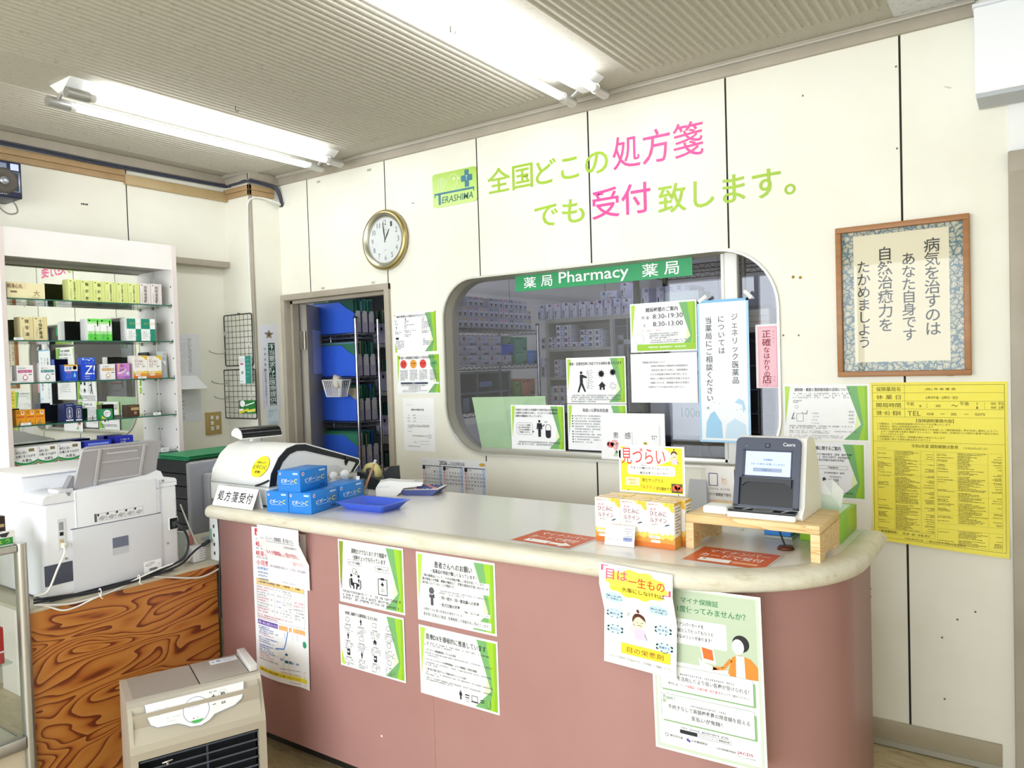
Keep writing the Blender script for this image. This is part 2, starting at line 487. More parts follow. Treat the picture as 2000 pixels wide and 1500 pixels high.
pth = [(XLU + 0.02, -3.2, 2.468), (XLU + 0.02, -1.4, 2.466), (XLU + 0.02, -0.9, 2.462), (XLU + 0.02, -0.24, 2.468), (-0.40, -0.222, 2.468), (-0.245, -0.222, 2.468), (-0.228, -0.19, 2.465), (-0.228, -0.06, 2.458), (-0.22, -0.03, 2.43), (-0.215, -0.012, 2.37), (-0.205, -0.01, 2.36)]
cb.tube(pth, 0.006, C('#3b3f52', 0.6)); cb.tube([(a, b + 0.012, c + 0.012) for a, b, c in pth], 0.005, C('#4a4c55', 0.6))
tag(cb.build('cable', origin=(XLU, -0.6, 2.46)), 'dark grey cable pair clipped above the brown duct under the ceiling', 'cable')
cw = MB()
xw, zw = W(550, 402)
cw.tube([(xw, -0.012, zw), (-0.19, -0.05, zw + 0.002), (-0.225, -0.13, 2.385), (-0.242, -0.195, 2.375), (-0.256, -0.212, 2.34), (-0.264, -0.212, 2.25), (-0.266, -0.211, 1.95), (-0.258, -0.211, 1.5), (-0.248, -0.209, 1.1), (-0.245, -0.208, 0.75)], 0.0045, C('#e9e8e2', 0.5))
cw.box(xw - 0.008, xw + 0.01, -0.012, 0, zw - 0.008, zw + 0.012, C('#4c4c4a', 0.5))
tag(cw.build('electric_cable', origin=(-0.25, -0.21, 1.6)), 'white cord hanging down the metal edge of the corner pillar', 'cord')

# baseboard
bb = MB(); BASE = mottled('greige_baseboard', '#a2977f', '#ada38e', 5, 0.5)
bb.box(0.60, 3.30, -0.012, 0, 0.02, 0.0935, BASE, 0.002); bb.box(0.60, 3.30, -0.016, 0, 0.004, 0.024, C('#a5a193', 0.5))
struct(bb, 'baseboard_back')
# floor
fm, nt, bs = newmat('beige_vinyl_floor')
n1 = node(nt, 'ShaderNodeTexNoise', Scale=9.0, Detail=6.0, Roughness=0.7, Distortion=0.6)
nt.links.new(coords(nt, (1, 4, 1), (0, 0, 0.5)), n1.inputs['Vector'])
rp = ramp(nt, [(0.30, '#8e7a54'), (0.5, '#b8a780'), (0.72, '#c9bb98')])
nt.links.new(n1.outputs['Fac'], rp.inputs[0]); nt.links.new(rp.outputs[0], bs.inputs['Base Color']); bs.inputs['Roughness'].default_value = 0.35
fl = MB(); fl.box(-1.9, 4.62, -5.6, 3.0, -0.05, 0, fm); struct(fl, 'floor')

# the unseen sides of the shop
rw = MB(); rw.box(4.5, 4.62, -5.6, 0, 0, H, WALL); struct(rw, 'wall_right')
fw = MB(); FR = C('#8d8d8c', 0.4, 0.7)
fw.box(-0.62, 4.62, -5.66, -5.6, 0, 0.4, WALL); fw.box(-0.62, 4.62, -5.66, -5.6, 2.3, H, WALL)
fw.box(-0.62, -0.3, -5.66, -5.6, 0.4, 2.3, WALL); fw.box(4.1, 4.62, -5.66, -5.6, 0.4, 2.3, WALL)
for k in range(5): fw.box(-0.3 + 1.1 * k - 0.025, -0.3 + 1.1 * k + 0.025, -5.66, -5.6, 0.4, 2.3, FR)
struct(fw, 'wall_front')

# the rounded pass-through window: rim, reveal, track, two sliding panes and the meeting stiles
wn = MB(); RIM = C('#d6d5ca', 0.35, 0.3); REV = C('#b9b5a6', 0.5); n = len(WIN)
def ringband(mb, pa, ya, pb, yb, m, smooth=True):
    k = len(pa)
    mb.add([(p[0], ya, p[1]) for p in pa] + [(p[0], yb, p[1]) for p in pb], [(i, (i + 1) % k, (i + 1) % k + k, i + k) for i in range(k)], m, smooth)
def shrink(d): return rrect(0.976 + d, 0.962 + d, 2.607 - d, 1.815 - d, [0.235 - d, 0.19 - d, 0.235 - d, 0.2 - d], 10)
ringband(wn, shrink(-0.006), -0.0005, shrink(-0.006), -0.010, RIM)
ringband(wn, shrink(-0.006), -0.010, shrink(0.003), -0.010, RIM)
ringband(wn, shrink(0.003), -0.010, shrink(0.004), 0.0, RIM)
ringband(wn, shrink(0.004), 0.0, shrink(0.004), 0.004, C('#6b675c', 0.6))
ringband(wn, shrink(0.004), 0.004, shrink(0.012), 0.10, REV)
ringband(wn, shrink(0.012), 0.10, shrink(-0.03), 0.10, REV)
win = struct(wn, 'window_1')
g = MB(); g.prism(shrink(0.004)[:], 'y', 0.0535, 0.0575, GLASS); g.build('pane', win)
g = MB()
g.box(1.16, 2.42, 0.030, 0.075, 0.968, 0.990, C('#c8c6bd', 0.35, 0.5), 0.002); g.build('track', win)
g = MB(); g.box(2.378, 2.392, 0.030, 0.052, 0.975, 1.806, C('#e6e6e2', 0.35), 0.002); g.box(2.395, 2.446, 0.022, 0.056, 0.972, 1.808, C('#ececea', 0.35), 0.004)
g.box(2.447, 2.462, 0.060, 0.085, 0.975, 1.802, C('#4a4540', 0.5)); g.build('sliding_stile', win)

# doorway to the dispensary: casing, lining, half-open leaf
d = MB()
x0, x1, zt = -0.25, 0.619, 1.838
d.box(x0, x0 + 0.03, -0.018, 0.10, 0, zt, GREY, 0.003); d.box(x1 - 0.034, x1, -0.018, 0.10, 0, zt, GREY, 0.003)
d.box(x0, x1, -0.0185, 0.10, zt - 0.034, zt, GREY, 0.003)
d.box(x0 + 0.03, x0 + 0.048, 0.03, 0.075, 0, zt - 0.034, GREY); d.box(x0 + 0.03, x1 - 0.034, 0.03, 0.075, zt - 0.052, zt - 0.034, GREY)
door = struct(d, 'door_1')
lf = MB(); LEAF = mottled('grey_door_leaf', '#9d9789', '#aba598', 3, 0.5)
lf.M = Matrix.Translation((-0.195, 0.105, 0)) @ Matrix.Rotation(math.radians(123), 4, 'Z')
lf.box(0, 0.56, -0.018, 0.018, 0.01, 1.79, LEAF, 0.002)
lf.build('door_leaf', door)
hg = MB(); hz = on('x', -0.2, 590, 665).z
hg.M = Matrix.Translation((-0.195, 0.105, 0))
hg.cyl((0.012, -0.008, hz - 0.055), (0.012, -0.008, hz + 0.055), 0.006, C('#a7a296', 0.35, 0.8)); hg.box(0.004, 0.010, -0.035, -0.008, hz - 0.055, hz + 0.055, C('#b5afa2', 0.4, 0.6)); hg.build('hinge', door)

# second doorway at the right edge, white panel above it
d = MB()
d.box(3.337, 3.392, -0.03, 0.09, 0, 2.022, GREY, 0.004); d.box(4.16, 4.23, -0.03, 0.09, 0, 2.022, GREY, 0.004); d.box(3.337, 4.23, -0.0305, 0.09, 1.955, 2.022, GREY, 0.004)
d.box(3.392, 3.412, 0.03, 0.07, 0, 1.955, C('#8d887c', 0.5))
d2 = struct(d, 'door_2')
BRN = mottled('brown_door_wood', '#5b3d28', '#7a5538', 3, 0.4, (1, 1, 0.15))
lf = MB(); lf.box(3.412, 4.16, 0.04, 0.07, 0.01, 1.953, BRN, 0.003); lf.build('door_leaf', d2)
lf = MB(); lf.box(3.45, 4.12, 0.036, 0.0395, 0.9, 1.90, C('#d9dbe2', 0.2)); lf.build('door_pane', d2)
tp = MB(); tp.box(3.338, 4.5, -0.006, 0, 2.022, 2.235, C('#f2f2f0', 0.6)); struct(tp, 'trim_3')
# ================================================================ ceiling lamps
TUBEM = emit('fluorescent_tube_glow', '#f4f8ff', TUBE); TUBEB = emit('dispensary_tube_glow', '#dfe4ff', TUBE_BACK * 5)
HOLD = C('#b9b8b4', 0.35, 0.7); LAMPW = C('#f1f1ee', 0.5)
def ceiling_lamp(x, yc, zc, label, group, glow, length=1.198, rz=0):
    t = thing('fluorescent_lamp', label, 'ceiling lamp', (x, yc, zc), rz, group)
    b = MB(); L = length / 2 + 0.07
    b.prism([(-0.082, 0), (-0.02, -0.042), (0.02, -0.042), (0.082, 0)], 'y', -L, L, LAMPW); b.build('housing', t)
    for sx in (-0.075, 0.075):
        b = MB(); b.cyl((sx, -length / 2, -0.062), (sx, length / 2, -0.062), 0.0155, glow, 14); tb = b.build('tube', t)
        for e in (-1, 1):
            c = MB(); c.cyl((sx, e * (length / 2 + 0.001), -0.062), (sx, e * (length / 2 - 0.022), -0.062), 0.0162, C('#dcdad4', 0.4), 14); c.build('end_cap', tb)
        for e in (-1, 1):
            b = MB(); b.cyl((sx, e * (length / 2 + 0.002), -0.062), (sx, e * (length / 2 + 0.085), -0.062), 0.021, HOLD, 18)
            b.cyl((sx * 0.35, e * (length / 2 + 0.05), -0.03), (sx, e * (length / 2 + 0.05), -0.062), 0.008, HOLD, 8); b.build('lamp_holder', t)
    return t
l0 = ceiling_lamp(0.348, -0.815, H, 'twin tube ceiling lamp over the display cabinet, the left one', 'twin tube shop lamps', TUBEM)
dup(l0, (1.913, -0.845, H), label='twin tube ceiling lamp over the counter, above the pink and green wall lettering')
dup(l0, (0.348, -3.35, H), label='twin tube ceiling lamp behind the viewer near the left wall')
dup(l0, (1.913, -3.35, H), label='twin tube ceiling lamp behind the viewer in the middle of the shop')
dup(l0, (3.45, -4.3, H), label='twin tube ceiling lamp behind the viewer near the right wall')
for px, py, lb in ((460, 211, 'small wire hook screwed into the ceiling beside the left lamp'), (880, 58, 'small wire hook screwed into the ceiling beside the lamp over the counter')):
    p = on('z', H - 0.012, px, py); b = MB()
    b.tube([(0, 0, 0.02), (0, 0, 0.0), (0.007, 0, -0.009), (0.016, 0, -0.011), (0.02, 0, -0.003)], 0.0017, C('#5d5c58', 0.4, 0.6), 6)
    tag(b.build('ceiling_hook', loc=(p.x, p.y, H - 0.02)), lb, 'hook')

# ================================================================ the dispensary behind the wall
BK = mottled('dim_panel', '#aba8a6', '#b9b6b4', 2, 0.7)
b = MB(); b.box(-1.9, 3.4, 2.4, 2.46, 0, H, BK)
for k in range(6): b.box(-1.2 + 0.91 * k, -1.195 + 0.91 * k, 2.399, 2.4, 0, H, C('#6f6d6b'))
struct(b, 'wall_dispensary_back')
b = MB(); b.box(-1.9, -1.85, 0.09, 2.4, 0, H, BK); struct(b, 'wall_dispensary_left')
b = MB(); b.box(3.35, 3.4, 0.09, 2.4, 0, H, BK); b.box(2.50, 3.35, 0.32, 0.36, 0, H, mottled('warm_grey_panel', '#aea795', '#bbb4a3', 2, 0.6)); struct(b, 'wall_dispensary_right')
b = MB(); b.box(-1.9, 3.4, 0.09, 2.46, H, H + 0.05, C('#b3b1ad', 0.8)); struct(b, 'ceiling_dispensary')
l1 = ceiling_lamp(1.55, 1.45, H, 'fluorescent lamp on the dispensary ceiling seen beside the green banner', 'dispensary lamps', TUBEB, 1.0)
dup(l1, (-0.75, 1.5, H), label='fluorescent lamp on the dispensary ceiling behind the doorway')

WORDS = ['first', 'second', 'third', 'fourth', 'fifth', 'sixth', 'seventh', 'eighth', 'ninth', 'tenth', 'eleventh', 'twelfth', 'thirteenth', 'fourteenth', 'fifteenth', 'sixteenth', 'seventeenth', 'eighteenth']
def wire_rack(name, label, x0, x1, y0, y1, zs, top, m, zig=True, r=0.0125, foot=0.0):
    t = thing(name, label, 'rack', ((x0 + x1) / 2, (y0 + y1) / 2, 0))
    for x in (x0, x1):
        for y in (y0, y1):
            b = MB(); b.cyl((x, y, foot), (x, y, top), r, m, 10); b.cyl((x, y, top), (x, y, top + 0.012), r * 1.15, BLACK, 10); wpart(b, 'post', t)
    for z in zs:
        b = MB()
        for (a, c) in (((x0, y0), (x1, y0)), ((x1, y0), (x1, y1)), ((x0, y1), (x1, y1)), ((x0, y0), (x0, y1))):
            A = Vector((a[0], a[1], z - 0.004)); B = Vector((c[0], c[1], z - 0.004)); d = Vector((0, 0, -0.026))
            b.cyl(A, B, 0.0035, m, 6); b.cyl(A + d, B + d, 0.0035, m, 6)
            k = max(4, int((B - A).length / 0.028)); k += k % 2
            b.tube([A.lerp(B, i / k) + (d if i % 2 else Vector()) for i in range(k + 1)], 0.0022, m, 5, raw=True)
        k = int((y1 - y0) / 0.025) if (y1 - y0) > (x1 - x0) else int((x1 - x0) / 0.025)
        for i in range(1, k):
            if (y1 - y0) > (x1 - x0):
                yy = y0 + (y1 - y0) * i / k; b.cyl((x0, yy, z - 0.002), (x1, yy, z - 0.002), 0.0018, m, 5)
            else:
                xx = x0 + (x1 - x0) * i / k; b.cyl((xx, y0, z - 0.002), (xx, y1, z - 0.002), 0.0018, m, 5)
        wpart(b, 'wire_shelf', t)
    return t
_cart = {}
MARK = {'navy': '#26336e', 'grey': '#8d93a0', 'magenta': '#b3427e', 'orange': '#d79a3e', 'yellow': '#c9b950', 'pink': '#d3809a', 'blue': '#4f8fd0', 'red': '#b8465a', 'olive': '#a9a866', 'teal': '#4c8f97'}
CARD = C('#d4d3e6', 0.55); LBL = C('#24253a', 0.5)
def carton(style, color, w_, d_, h_, label, loc, rz, group, base=None):
    k = (style, color, round(w_, 3), round(d_, 3), round(h_, 3))
    if k not in _cart:
        b = MB(); m = base or CARD; b.box(-w_ / 2, w_ / 2, 0, d_, 0, h_, m, 0.0012, 1); mk = C(MARK.get(color, color), 0.5); y = -0.0006
        def R(a, c, e, f, mm): b.quad([(w_ * (a - 0.5), y, h_ * c), (w_ * (e - 0.5), y, h_ * c), (w_ * (e - 0.5), y, h_ * f), (w_ * (a - 0.5), y, h_ * f)], mm)
        if style == 'end':       # narrow end of an upright carton
            R(0.16, 0.72, 0.84, 0.95, mk); R(0.38, 0.74, 0.62, 0.93, m) ; R(0.3, 0.30, 0.8, 0.46, LBL); R(0.34, 0.12, 0.76, 0.27, LBL); R(0.4, 0.15, 0.7, 0.24, C('#9a9cb0'))
        elif style == 'long':    # broad side
            R(0.12, 0.52, 0.30, 0.88, mk); R(0.18, 0.62, 0.30, 0.78, m); R(0.42, 0.62, 0.66, 0.70, C('#8f93ab')); R(0.58, 0.10, 0.75, 0.24, LBL); R(0.78, 0.10, 0.94, 0.24, C('#6a6c80')); R(0.42, 0.30, 0.5, 0.34, C('#a3a6bb'))
        elif style == 'spine':   # tall upright carton, label low down
            R(0.5, 0.80, 0.90, 0.96, mk); R(0.58, 0.83, 0.82, 0.92, m); R(0.16, 0.30, 0.34, 0.52, LBL); R(0.16, 0.08, 0.34, 0.27, C('#5d6076')); R(0.56, 0.42, 0.66, 0.66, C('#8f93ab'))
        elif style == 'square':  # end of a lying carton
            R(0.12, 0.2, 0.5, 0.72, LBL); R(0.2, 0.28, 0.42, 0.6, C('#77798c')); R(0.66, 0.55, 0.92, 0.9, mk); R(0.66, 0.15, 0.92, 0.48, mk); R(0.72, 0.3, 0.88, 0.45, m)
        elif style == 'plain':
            R(0.1, 0.72, 0.4, 0.8, C('#2e3346')); R(0.1, 0.2, 0.7, 0.24, C('#5d6076')); R(0.72, 0.06, 0.92, 0.2, LBL)
        _cart[k] = b.build('medicine_carton'); o = _cart[k]
    else:
        o = _cart[k].copy(); col.objects.link(o)
    o.location = loc; o.rotation_euler = (0, 0, rz)
    return tag(o, label, 'medicine box', group)

# rack along the left side, seen through the left of the window
RX, ZT, ZM, ZB = 0.5, 1.628, 1.391, 1.10
wire_rack('wire_rack', 'chrome wire rack of medicine cartons seen through the left of the window', 0.16, RX, 0.66, 1.60, (ZT, ZM, ZB, 0.6), 1.66, C('#b9bac6', 0.25, 0.9))
cols = [154, 215, 268, 327, 381, 435, 486, 540, 586, 638, 690, 742, 793, 838, 884, 925]
cc = ['navy', 'yellow', 'orange', 'grey', 'magenta', 'orange', 'grey', 'navy', 'teal', 'pink', 'pink', 'navy', 'olive', 'grey', 'yellow', 'orange']
ys = [on('x', RX, 860 + c / 5.263, 625).y for c in cols]
rows_in = {0: range(16), 1: range(16), 2: (0, 3, 4, 5, 7, 8, 9, 10, 11, 12, 13, 14)}
rh = 0.066
for r_ in (0, 1, 2):
    nm = ('bottom', 'middle', 'top')[r_]
    for j, k in enumerate(rows_in[r_]):
        carton('end', cc[k], 0.050, 0.26, rh - 0.002, 'white carton with %s mark, %s from the window, %s layer, left rack' % (cc[k], WORDS[j], nm), (RX - 0.01, ys[k], ZT + rh * r_), PI / 2, 'small cartons stacked on the left rack')
# second level: lying cartons three high, then coloured packs
wid = [on('x', RX, p, 690).y for p in (888, 903, 935, 958, 983)]
lab = [['grey', 'olive', 'blue', 'red'], ['grey', 'grey', 'navy', 'blue'], ['grey', 'red', 'pink', 'yellow']]
for r_ in range(3):
    for j in range(4):
        w_ = wid[j + 1] - wid[j] - 0.004
        carton('long', lab[r_][j], w_, 0.2, 0.060, 'wide white carton with %s letter mark, %s from the window, %s layer' % (lab[r_][j], WORDS[j], ('bottom', 'middle', 'top')[r_]), (RX - 0.012, (wid[j] + wid[j + 1]) / 2, ZM + 0.002 + 0.0615 * r_), PI / 2, 'wide cartons on the left rack')
ya, yb = on('x', RX, 985, 700).y, on('x', RX, 1003, 700).y
carton('long', 'navy', 0.10, 0.2, 0.060, 'wide white carton with navy letter mark ending the bottom layer', (RX - 0.012, ya + 0.052, ZM + 0.002), PI / 2, 'wide cartons on the left rack')
def pack(hexs, y0, y1, z0, z1, label, d_=0.16, x=RX - 0.02, name='medicine_pack'):
    b = MB(); m = C(hexs, 0.5); b.box(-d_, 0, y0, y1, 0, z1 - z0, m, 0.0015, 1); h_ = z1 - z0
    for (a, c, e, f) in ((0.08, 0.8, 0.2, 0.92), (0.62, 0.06, 0.9, 0.22), (0.3, 0.84, 0.6, 0.9)):
        b.box(0, 0.0007, y0 + (y1 - y0) * a, y0 + (y1 - y0) * e, h_ * c, h_ * f, C('#1e3a3c'))
    yo = (y0 + y1) / 2
    return tag(b.build(name, origin=(0, yo, 0), loc=(x, yo, z0)), label, 'medicine box')
pack('#3f6fe6', on('x', RX, 983, 700).y + 0.0, on('x', RX, 1011, 700).y, ZM + 0.066, ZM + 0.135, 'bright blue pack behind the white cartons on the left rack', 0.12, RX - 0.03)
pack('#5fae90', on('x', RX, 1012.5, 700).y, on('x', RX, 1035, 700).y, ZM, ZM + 0.093, 'sea green pack, lower of two stacked on the left rack')
pack('#63b294', on('x', RX, 1013, 700).y, on('x', RX, 1035, 700).y, ZM + 0.094, ZM + 0.186, 'sea green pack, upper of two stacked on the left rack')
pack('#7fae8f', on('x', RX, 991, 670).y, on('x', RX, 1008, 670).y, ZM + 0.136, ZM + 0.19, 'muted green pack lying on the bright blue pack on the left rack', 0.1, RX - 0.04)
pack('#4b8fe6', on('x', RX, 1037, 700).y, on('x', RX, 1054, 700).y, ZM, ZM + 0.095, 'light blue pack at the far end of the left rack', 0.14)
# third level: a small glazed case and loose packs
b = MB(); y0, y1 = on('x', RX, 893, 760).y, on('x', RX, 1000, 760).y
b.box(RX - 0.22, RX - 0.02, y0, y1, ZB, ZB + 0.25, C('#3b4654', 0.5)); t = thing('glazed_case', 'dark glazed case with pale frame standing low on the left rack', 'case', (RX - 0.12, (y0 + y1) / 2, ZB))
wpart(b, 'body', t)
b = MB()
for yy in (y0, y0 + (y1 - y0) * 0.36, y0 + (y1 - y0) * 0.80, y1 - 0.012): b.box(RX - 0.022, RX - 0.008, yy, yy + 0.012, ZB, ZB + 0.25, C('#7f8e9c', 0.4))
b.box(RX - 0.022, RX - 0.008, y0, y1, ZB + 0.11, ZB + 0.122, C('#7f8e9c', 0.4)); b.box(RX - 0.022, RX - 0.008, y0, y1, ZB + 0.238, ZB + 0.25, C('#7f8e9c', 0.4)); wpart(b, 'frame', t)
for a, c, z0, z1, hx, lb in ((905, 917, 0.005, 0.09, '#8fa7c2', 'pale blue bottle inside the glazed case'), (938, 962, 0.15, 0.185, '#7f9ccf', 'blue wrapped bundle on the upper shelf of the glazed case'), (955, 975, 0.01, 0.075, '#2d4aa0', 'navy and yellow tub inside the glazed case')):
    ya, yb = on('x', RX, a, 740).y, on('x', RX, c, 740).y
    b = MB(); b.box(RX - 0.018, RX - 0.003, ya, yb, ZB + z0, ZB + z1, C(hx, 0.4), 0.006)
    if 'tub' in lb: b.ball((RX - 0.004, (ya + yb) / 2, ZB + z1 - 0.02), 0.004, (yb - ya) * 0.4, 0.014, C('#c9c05a', 0.4))
    p = b.build('medicine_bottle' if 'bottle' in lb else 'wrapped_bundle' if 'bundle' in lb else 'plastic_tub', origin=(RX - 0.01, (ya + yb) / 2, ZB + z0)); tag(p, lb, 'container')
pack('#d98a6a', on('x', RX, 1024, 760).y, on('x', RX, 1050, 760).y, ZB + 0.075, ZB + 0.185, 'salmon orange pack low at the far end of the left rack')
pack('#9a8f6c', on('x', RX, 1026, 735).y, on('x', RX, 1048, 735).y, ZB + 0.0, ZB + 0.074, 'khaki pack under the salmon orange pack on the left rack')
pack('#7fae5c', on('x', RX, 1012, 760).y, on('x', RX, 1023, 760).y, ZB, ZB + 0.17, 'grass green pack beside the salmon orange pack')

# shelf unit across the back of the dispensary
BY = 1.66; SH = mottled('grey_shelf_board', '#a29f98', '#afaca5', 3, 0.5)
xa, xb, xc = 0.53, 1.04, 2.3
t = thing('shelf_unit', 'grey wooden shelf unit of medicine cartons along the dispensary back wall', 'shelves', (1.4, BY + 0.17, 0))
b = MB(); b.box(xa, xc, BY, BY + 0.34, 1.672, 1.70, SH); wpart(b, 'top_board', t)
for z in (1.49, 1.29, 1.06): b = MB(); b.box(xa, xb, BY, BY + 0.34, z - 0.02, z, SH); wpart(b, 'shelf_board', t)
for x in (xa - 0.0, xb): b = MB(); b.box(x, x + 0.025, BY - 0.002, BY + 0.34, 0, 1.672, SH); wpart(b, 'side_panel', t)
b = MB(); b.box(xa, xc, BY + 0.325, BY + 0.34, 0, 1.672, C('#8e8b85')); wpart(b, 'back_panel', t)
PG = C('#8d93a6', 0.5)
b = MB()
for i in range(13):
    x = xb + 0.03 + i * 0.095
    b.box(x, x + 0.006, BY, BY + 0.3, 0.9, 1.672, PG)
for z in (0.9, 1.045, 1.19, 1.335, 1.48, 1.62): b.box(xb + 0.025, xc, BY + 0.004, BY + 0.3, z, z + 0.005, C('#5d7488', 0.4))
wpart(b, 'pigeonholes', t)
cs = [(1047, 'grey'), (1063, 'grey'), (1079, 'pink'), (1095, 'navy'), (1111, 'olive'), (1128, 'yellow'), (1145, 'orange'), (1161, 'magenta'), (1178, 'pink'), (1196, 'blue'), (1213, 'yellow')]
for j, (p, c) in enumerate(cs):
    x = W(p + 8, 600, BY)[0]
    carton('spine', c, 0.050, 0.22, 0.104 + 0.004 * (j % 2), 'upright white carton with %s square, %s from left on the back top board' % (c, WORDS[j]), (x, BY + 0.004, 1.70), 0, 'upright cartons on the back shelves')
x = W(1187, 580, BY)[0]
carton('long', 'blue', 0.12, 0.18, 0.055, 'white carton with blue mark lying across the upright cartons at the back', (x, BY + 0.01, 1.809), 0, 'upright cartons on the back shelves')
x = W(1217, 570, BY)[0]
carton('spine', 'grey', 0.05, 0.18, 0.10, 'white carton with grey square standing on top of the upright cartons at the back', (x, BY + 0.01, 1.81), 0, 'upright cartons on the back shelves')
# square ended cartons on the second board
gx = [1062, 1076, 1092, 1107, 1123, 1139, 1155, 1168]
hts = [2, 2, 4, 4, 1, 3, 3, 3]; c2 = ['grey', 'navy', 'blue', 'olive', 'red', 'blue', 'olive', 'grey']; c3 = [['grey', 'grey'], ['navy', 'navy'], ['grey', 'grey', 'blue', 'teal'], ['red', 'red', 'olive', 'olive'], ['pink'], ['blue', 'blue', 'navy'], ['olive', 'olive', 'olive'], ['grey', 'grey', 'grey']]
for j, p in enumerate(gx):
    x = W(p, 660, BY)[0]
    for k in range(hts[j]):
        carton('square', c3[j][k], 0.052, 0.2, 0.0405, 'small white carton with %s panel, %s column, %s up, second board' % (c3[j][k], WORDS[j], WORDS[k]), (x, BY + 0.006, 1.49 + 0.041 * k), 0, 'square ended cartons on the second board')
# third board
for j, (p, w_, h_, c, st) in enumerate(((1063, 0.075, 0.14, 'pink', 'spine'), (1087, 0.05, 0.04, 'red', 'square'), (1118, 0.055, 0.10, 'blue', 'plain'), (1131, 0.03, 0.085, 'navy', 'plain'), (1145, 0.05, 0.06, 'grey', 'plain'))):
    for k in range(3 if p == 1087 else 1):
        x = W(p, 700, BY)[0]
        carton(st, c, w_, 0.2, h_, '%s carton with %s mark on the third board, %s%s' % ('tall white' if h_ > 0.08 else 'low white', c, WORDS[j], (', lowest of three', ', middle of three', ', topmost of three')[k] if p == 1087 else ''), (x, BY + 0.01, 1.29 + 0.041 * k), 0, 'cartons on the third board')
x = W(1163, 690, BY)[0]
b = MB(); b.box(-0.03, 0.03, 0, 0.1, 0, 0.07, C('#d8603c', 0.5), 0.004); tag(b.build('medicine_pack', loc=(x, BY + 0.02, 1.29)), 'orange red pack at the right end of the third board', 'medicine box')
for j, p in enumerate((1072, 1086, 1099)):
    x = W(p, 745, BY)[0]
    for k in range(3):
        carton('square', ('orange', 'pink', 'olive')[(j + k) % 3], 0.05, 0.2, 0.055, 'white carton with %s panel, lowest visible board, %s column, %s up' % (('orange', 'pink', 'olive')[(j + k) % 3], WORDS[j], WORDS[k]), (x, BY + 0.006, 1.06 + 0.056 * k), 0, 'cartons on the lowest visible board')

# black rack near the right of the window with tall cartons
wire_rack('wire_rack', 'black wire rack with tall lilac cartons behind the right half of the window', 1.62, 2.42, 0.86, 1.25, (1.885, 1.50, 0.98, 0.5), 1.94, C('#23242b', 0.4, 0.6), r=0.0175)
for j, (p, r_, c) in enumerate(((1244, 0, 'grey'), (1260, 0, 'orange'), (1290, 0, 'orange'), (1306, 0, 'grey'), (1321, 0, 'grey'), (1244, 1, 'grey'), (1262, 1, 'blue'), (1292, 1, 'grey'), (1309, 1, 'grey'), (1326, 1, 'navy'), (1341, 1, 'grey'))):
    x = W(p, 590, 0.9)[0]
    carton('spine', c, 0.045, 0.22, 0.165 if r_ == 0 else 0.115, 'tall lilac carton with %s square, black rack, %s layer, %s' % (c, ('lower', 'upper')[r_], WORDS[j if r_ == 0 else j - 5]), (x, 0.885, 1.502 + 0.166 * r_), 0, 'tall cartons on the black rack')
b = MB(); GC = C('#c8d2cc', 0.5); x0, z0 = W(1300, 652, 0.5); x1, z1 = W(1364, 566, 0.5)
b.box(x0, x1, 0.5, 0.66, z0 - 0.02, z1, GC, 0.002); b.box(x0 + 0.01, x1, 0.4985, 0.5, z0 - 0.01, z0 + 0.02, C('#3c8a50')); b.prism(disc(x1 - 0.03, z1 - 0.07, 0.022), 'y', 0.4985, 0.4998, C('#4b9a58')); b.prism(disc(x1 - 0.09, z1 - 0.075, 0.018), 'y', 0.4985, 0.4998, C('#4b9a58')); b.box(x0 + 0.01, x0 + 0.06, 0.4985, 0.4998, z1 - 0.06, z1 - 0.05, INK)
tag(b.build('medicine_carton', origin=(x0, 0.5, z0)), 'large pale carton with green dots behind the opening hours notice', 'medicine box')
# the stand that carries the near cartons
b = MB(); xs0, xs1 = W(1215, 700, 0.40)[0], W(1385, 700, 0.40)[0]
zb = W(1310, 851, 0.40)[1]
b2 = thing('side_shelf', 'dark steel shelf just behind the right half of the window', 'shelves', ((xs0 + xs1) / 2, 0.5, 0))
b.box(xs0, xs1, 0.36, 0.72, zb - 0.024, zb, C('#5d616b', 0.4, 0.5)); wpart(b, 'shelf_board', b2)
b = MB(); b.box(xs0, xs1, 0.36, 0.72, W(1310, 652, 0.5)[1] - 0.043, W(1310, 652, 0.5)[1] - 0.0205, C('#5d616b', 0.4, 0.5)); wpart(b, 'shelf_board', b2)
for x in (xs0, xs1 - 0.03):
    for y in (0.36, 0.69): b = MB(); b.box(x, x + 0.03, y, y + 0.03, 0, W(1310, 640, 0.5)[1] - 0.03, C('#4a4d57', 0.4, 0.5)); wpart(b, 'leg', b2)
s = Sheet(0.30, 0.36, C('#d2d6da', 0.5)); s.box(0, 0.30, 0, 0.2, -0.36, 0, C('#c9cdd2', 0.5))
x0, z1 = W(1268, 690, 0.42)
s.w = 0.235; s.r(0.25, 0.17, 1.1, 0.21, C('#b9586a')); s.t_('チン錠100mgﾌﾙｵﾚ', 0.38, 0.33, 1.0, 0.385, INK, 0.02); s.t_('100mg', 0.66, 0.64, 1.2, 0.80, C('#2f8f62'), 0.03); s.r(0.25, 0.0, 0.33, 0.3, C('#3f434b'))
s.place('medicine_carton', 'large grey carton lettered 100mg on the shelf behind the glass', 'medicine box', (x0, 0.42, zb + 0.361))

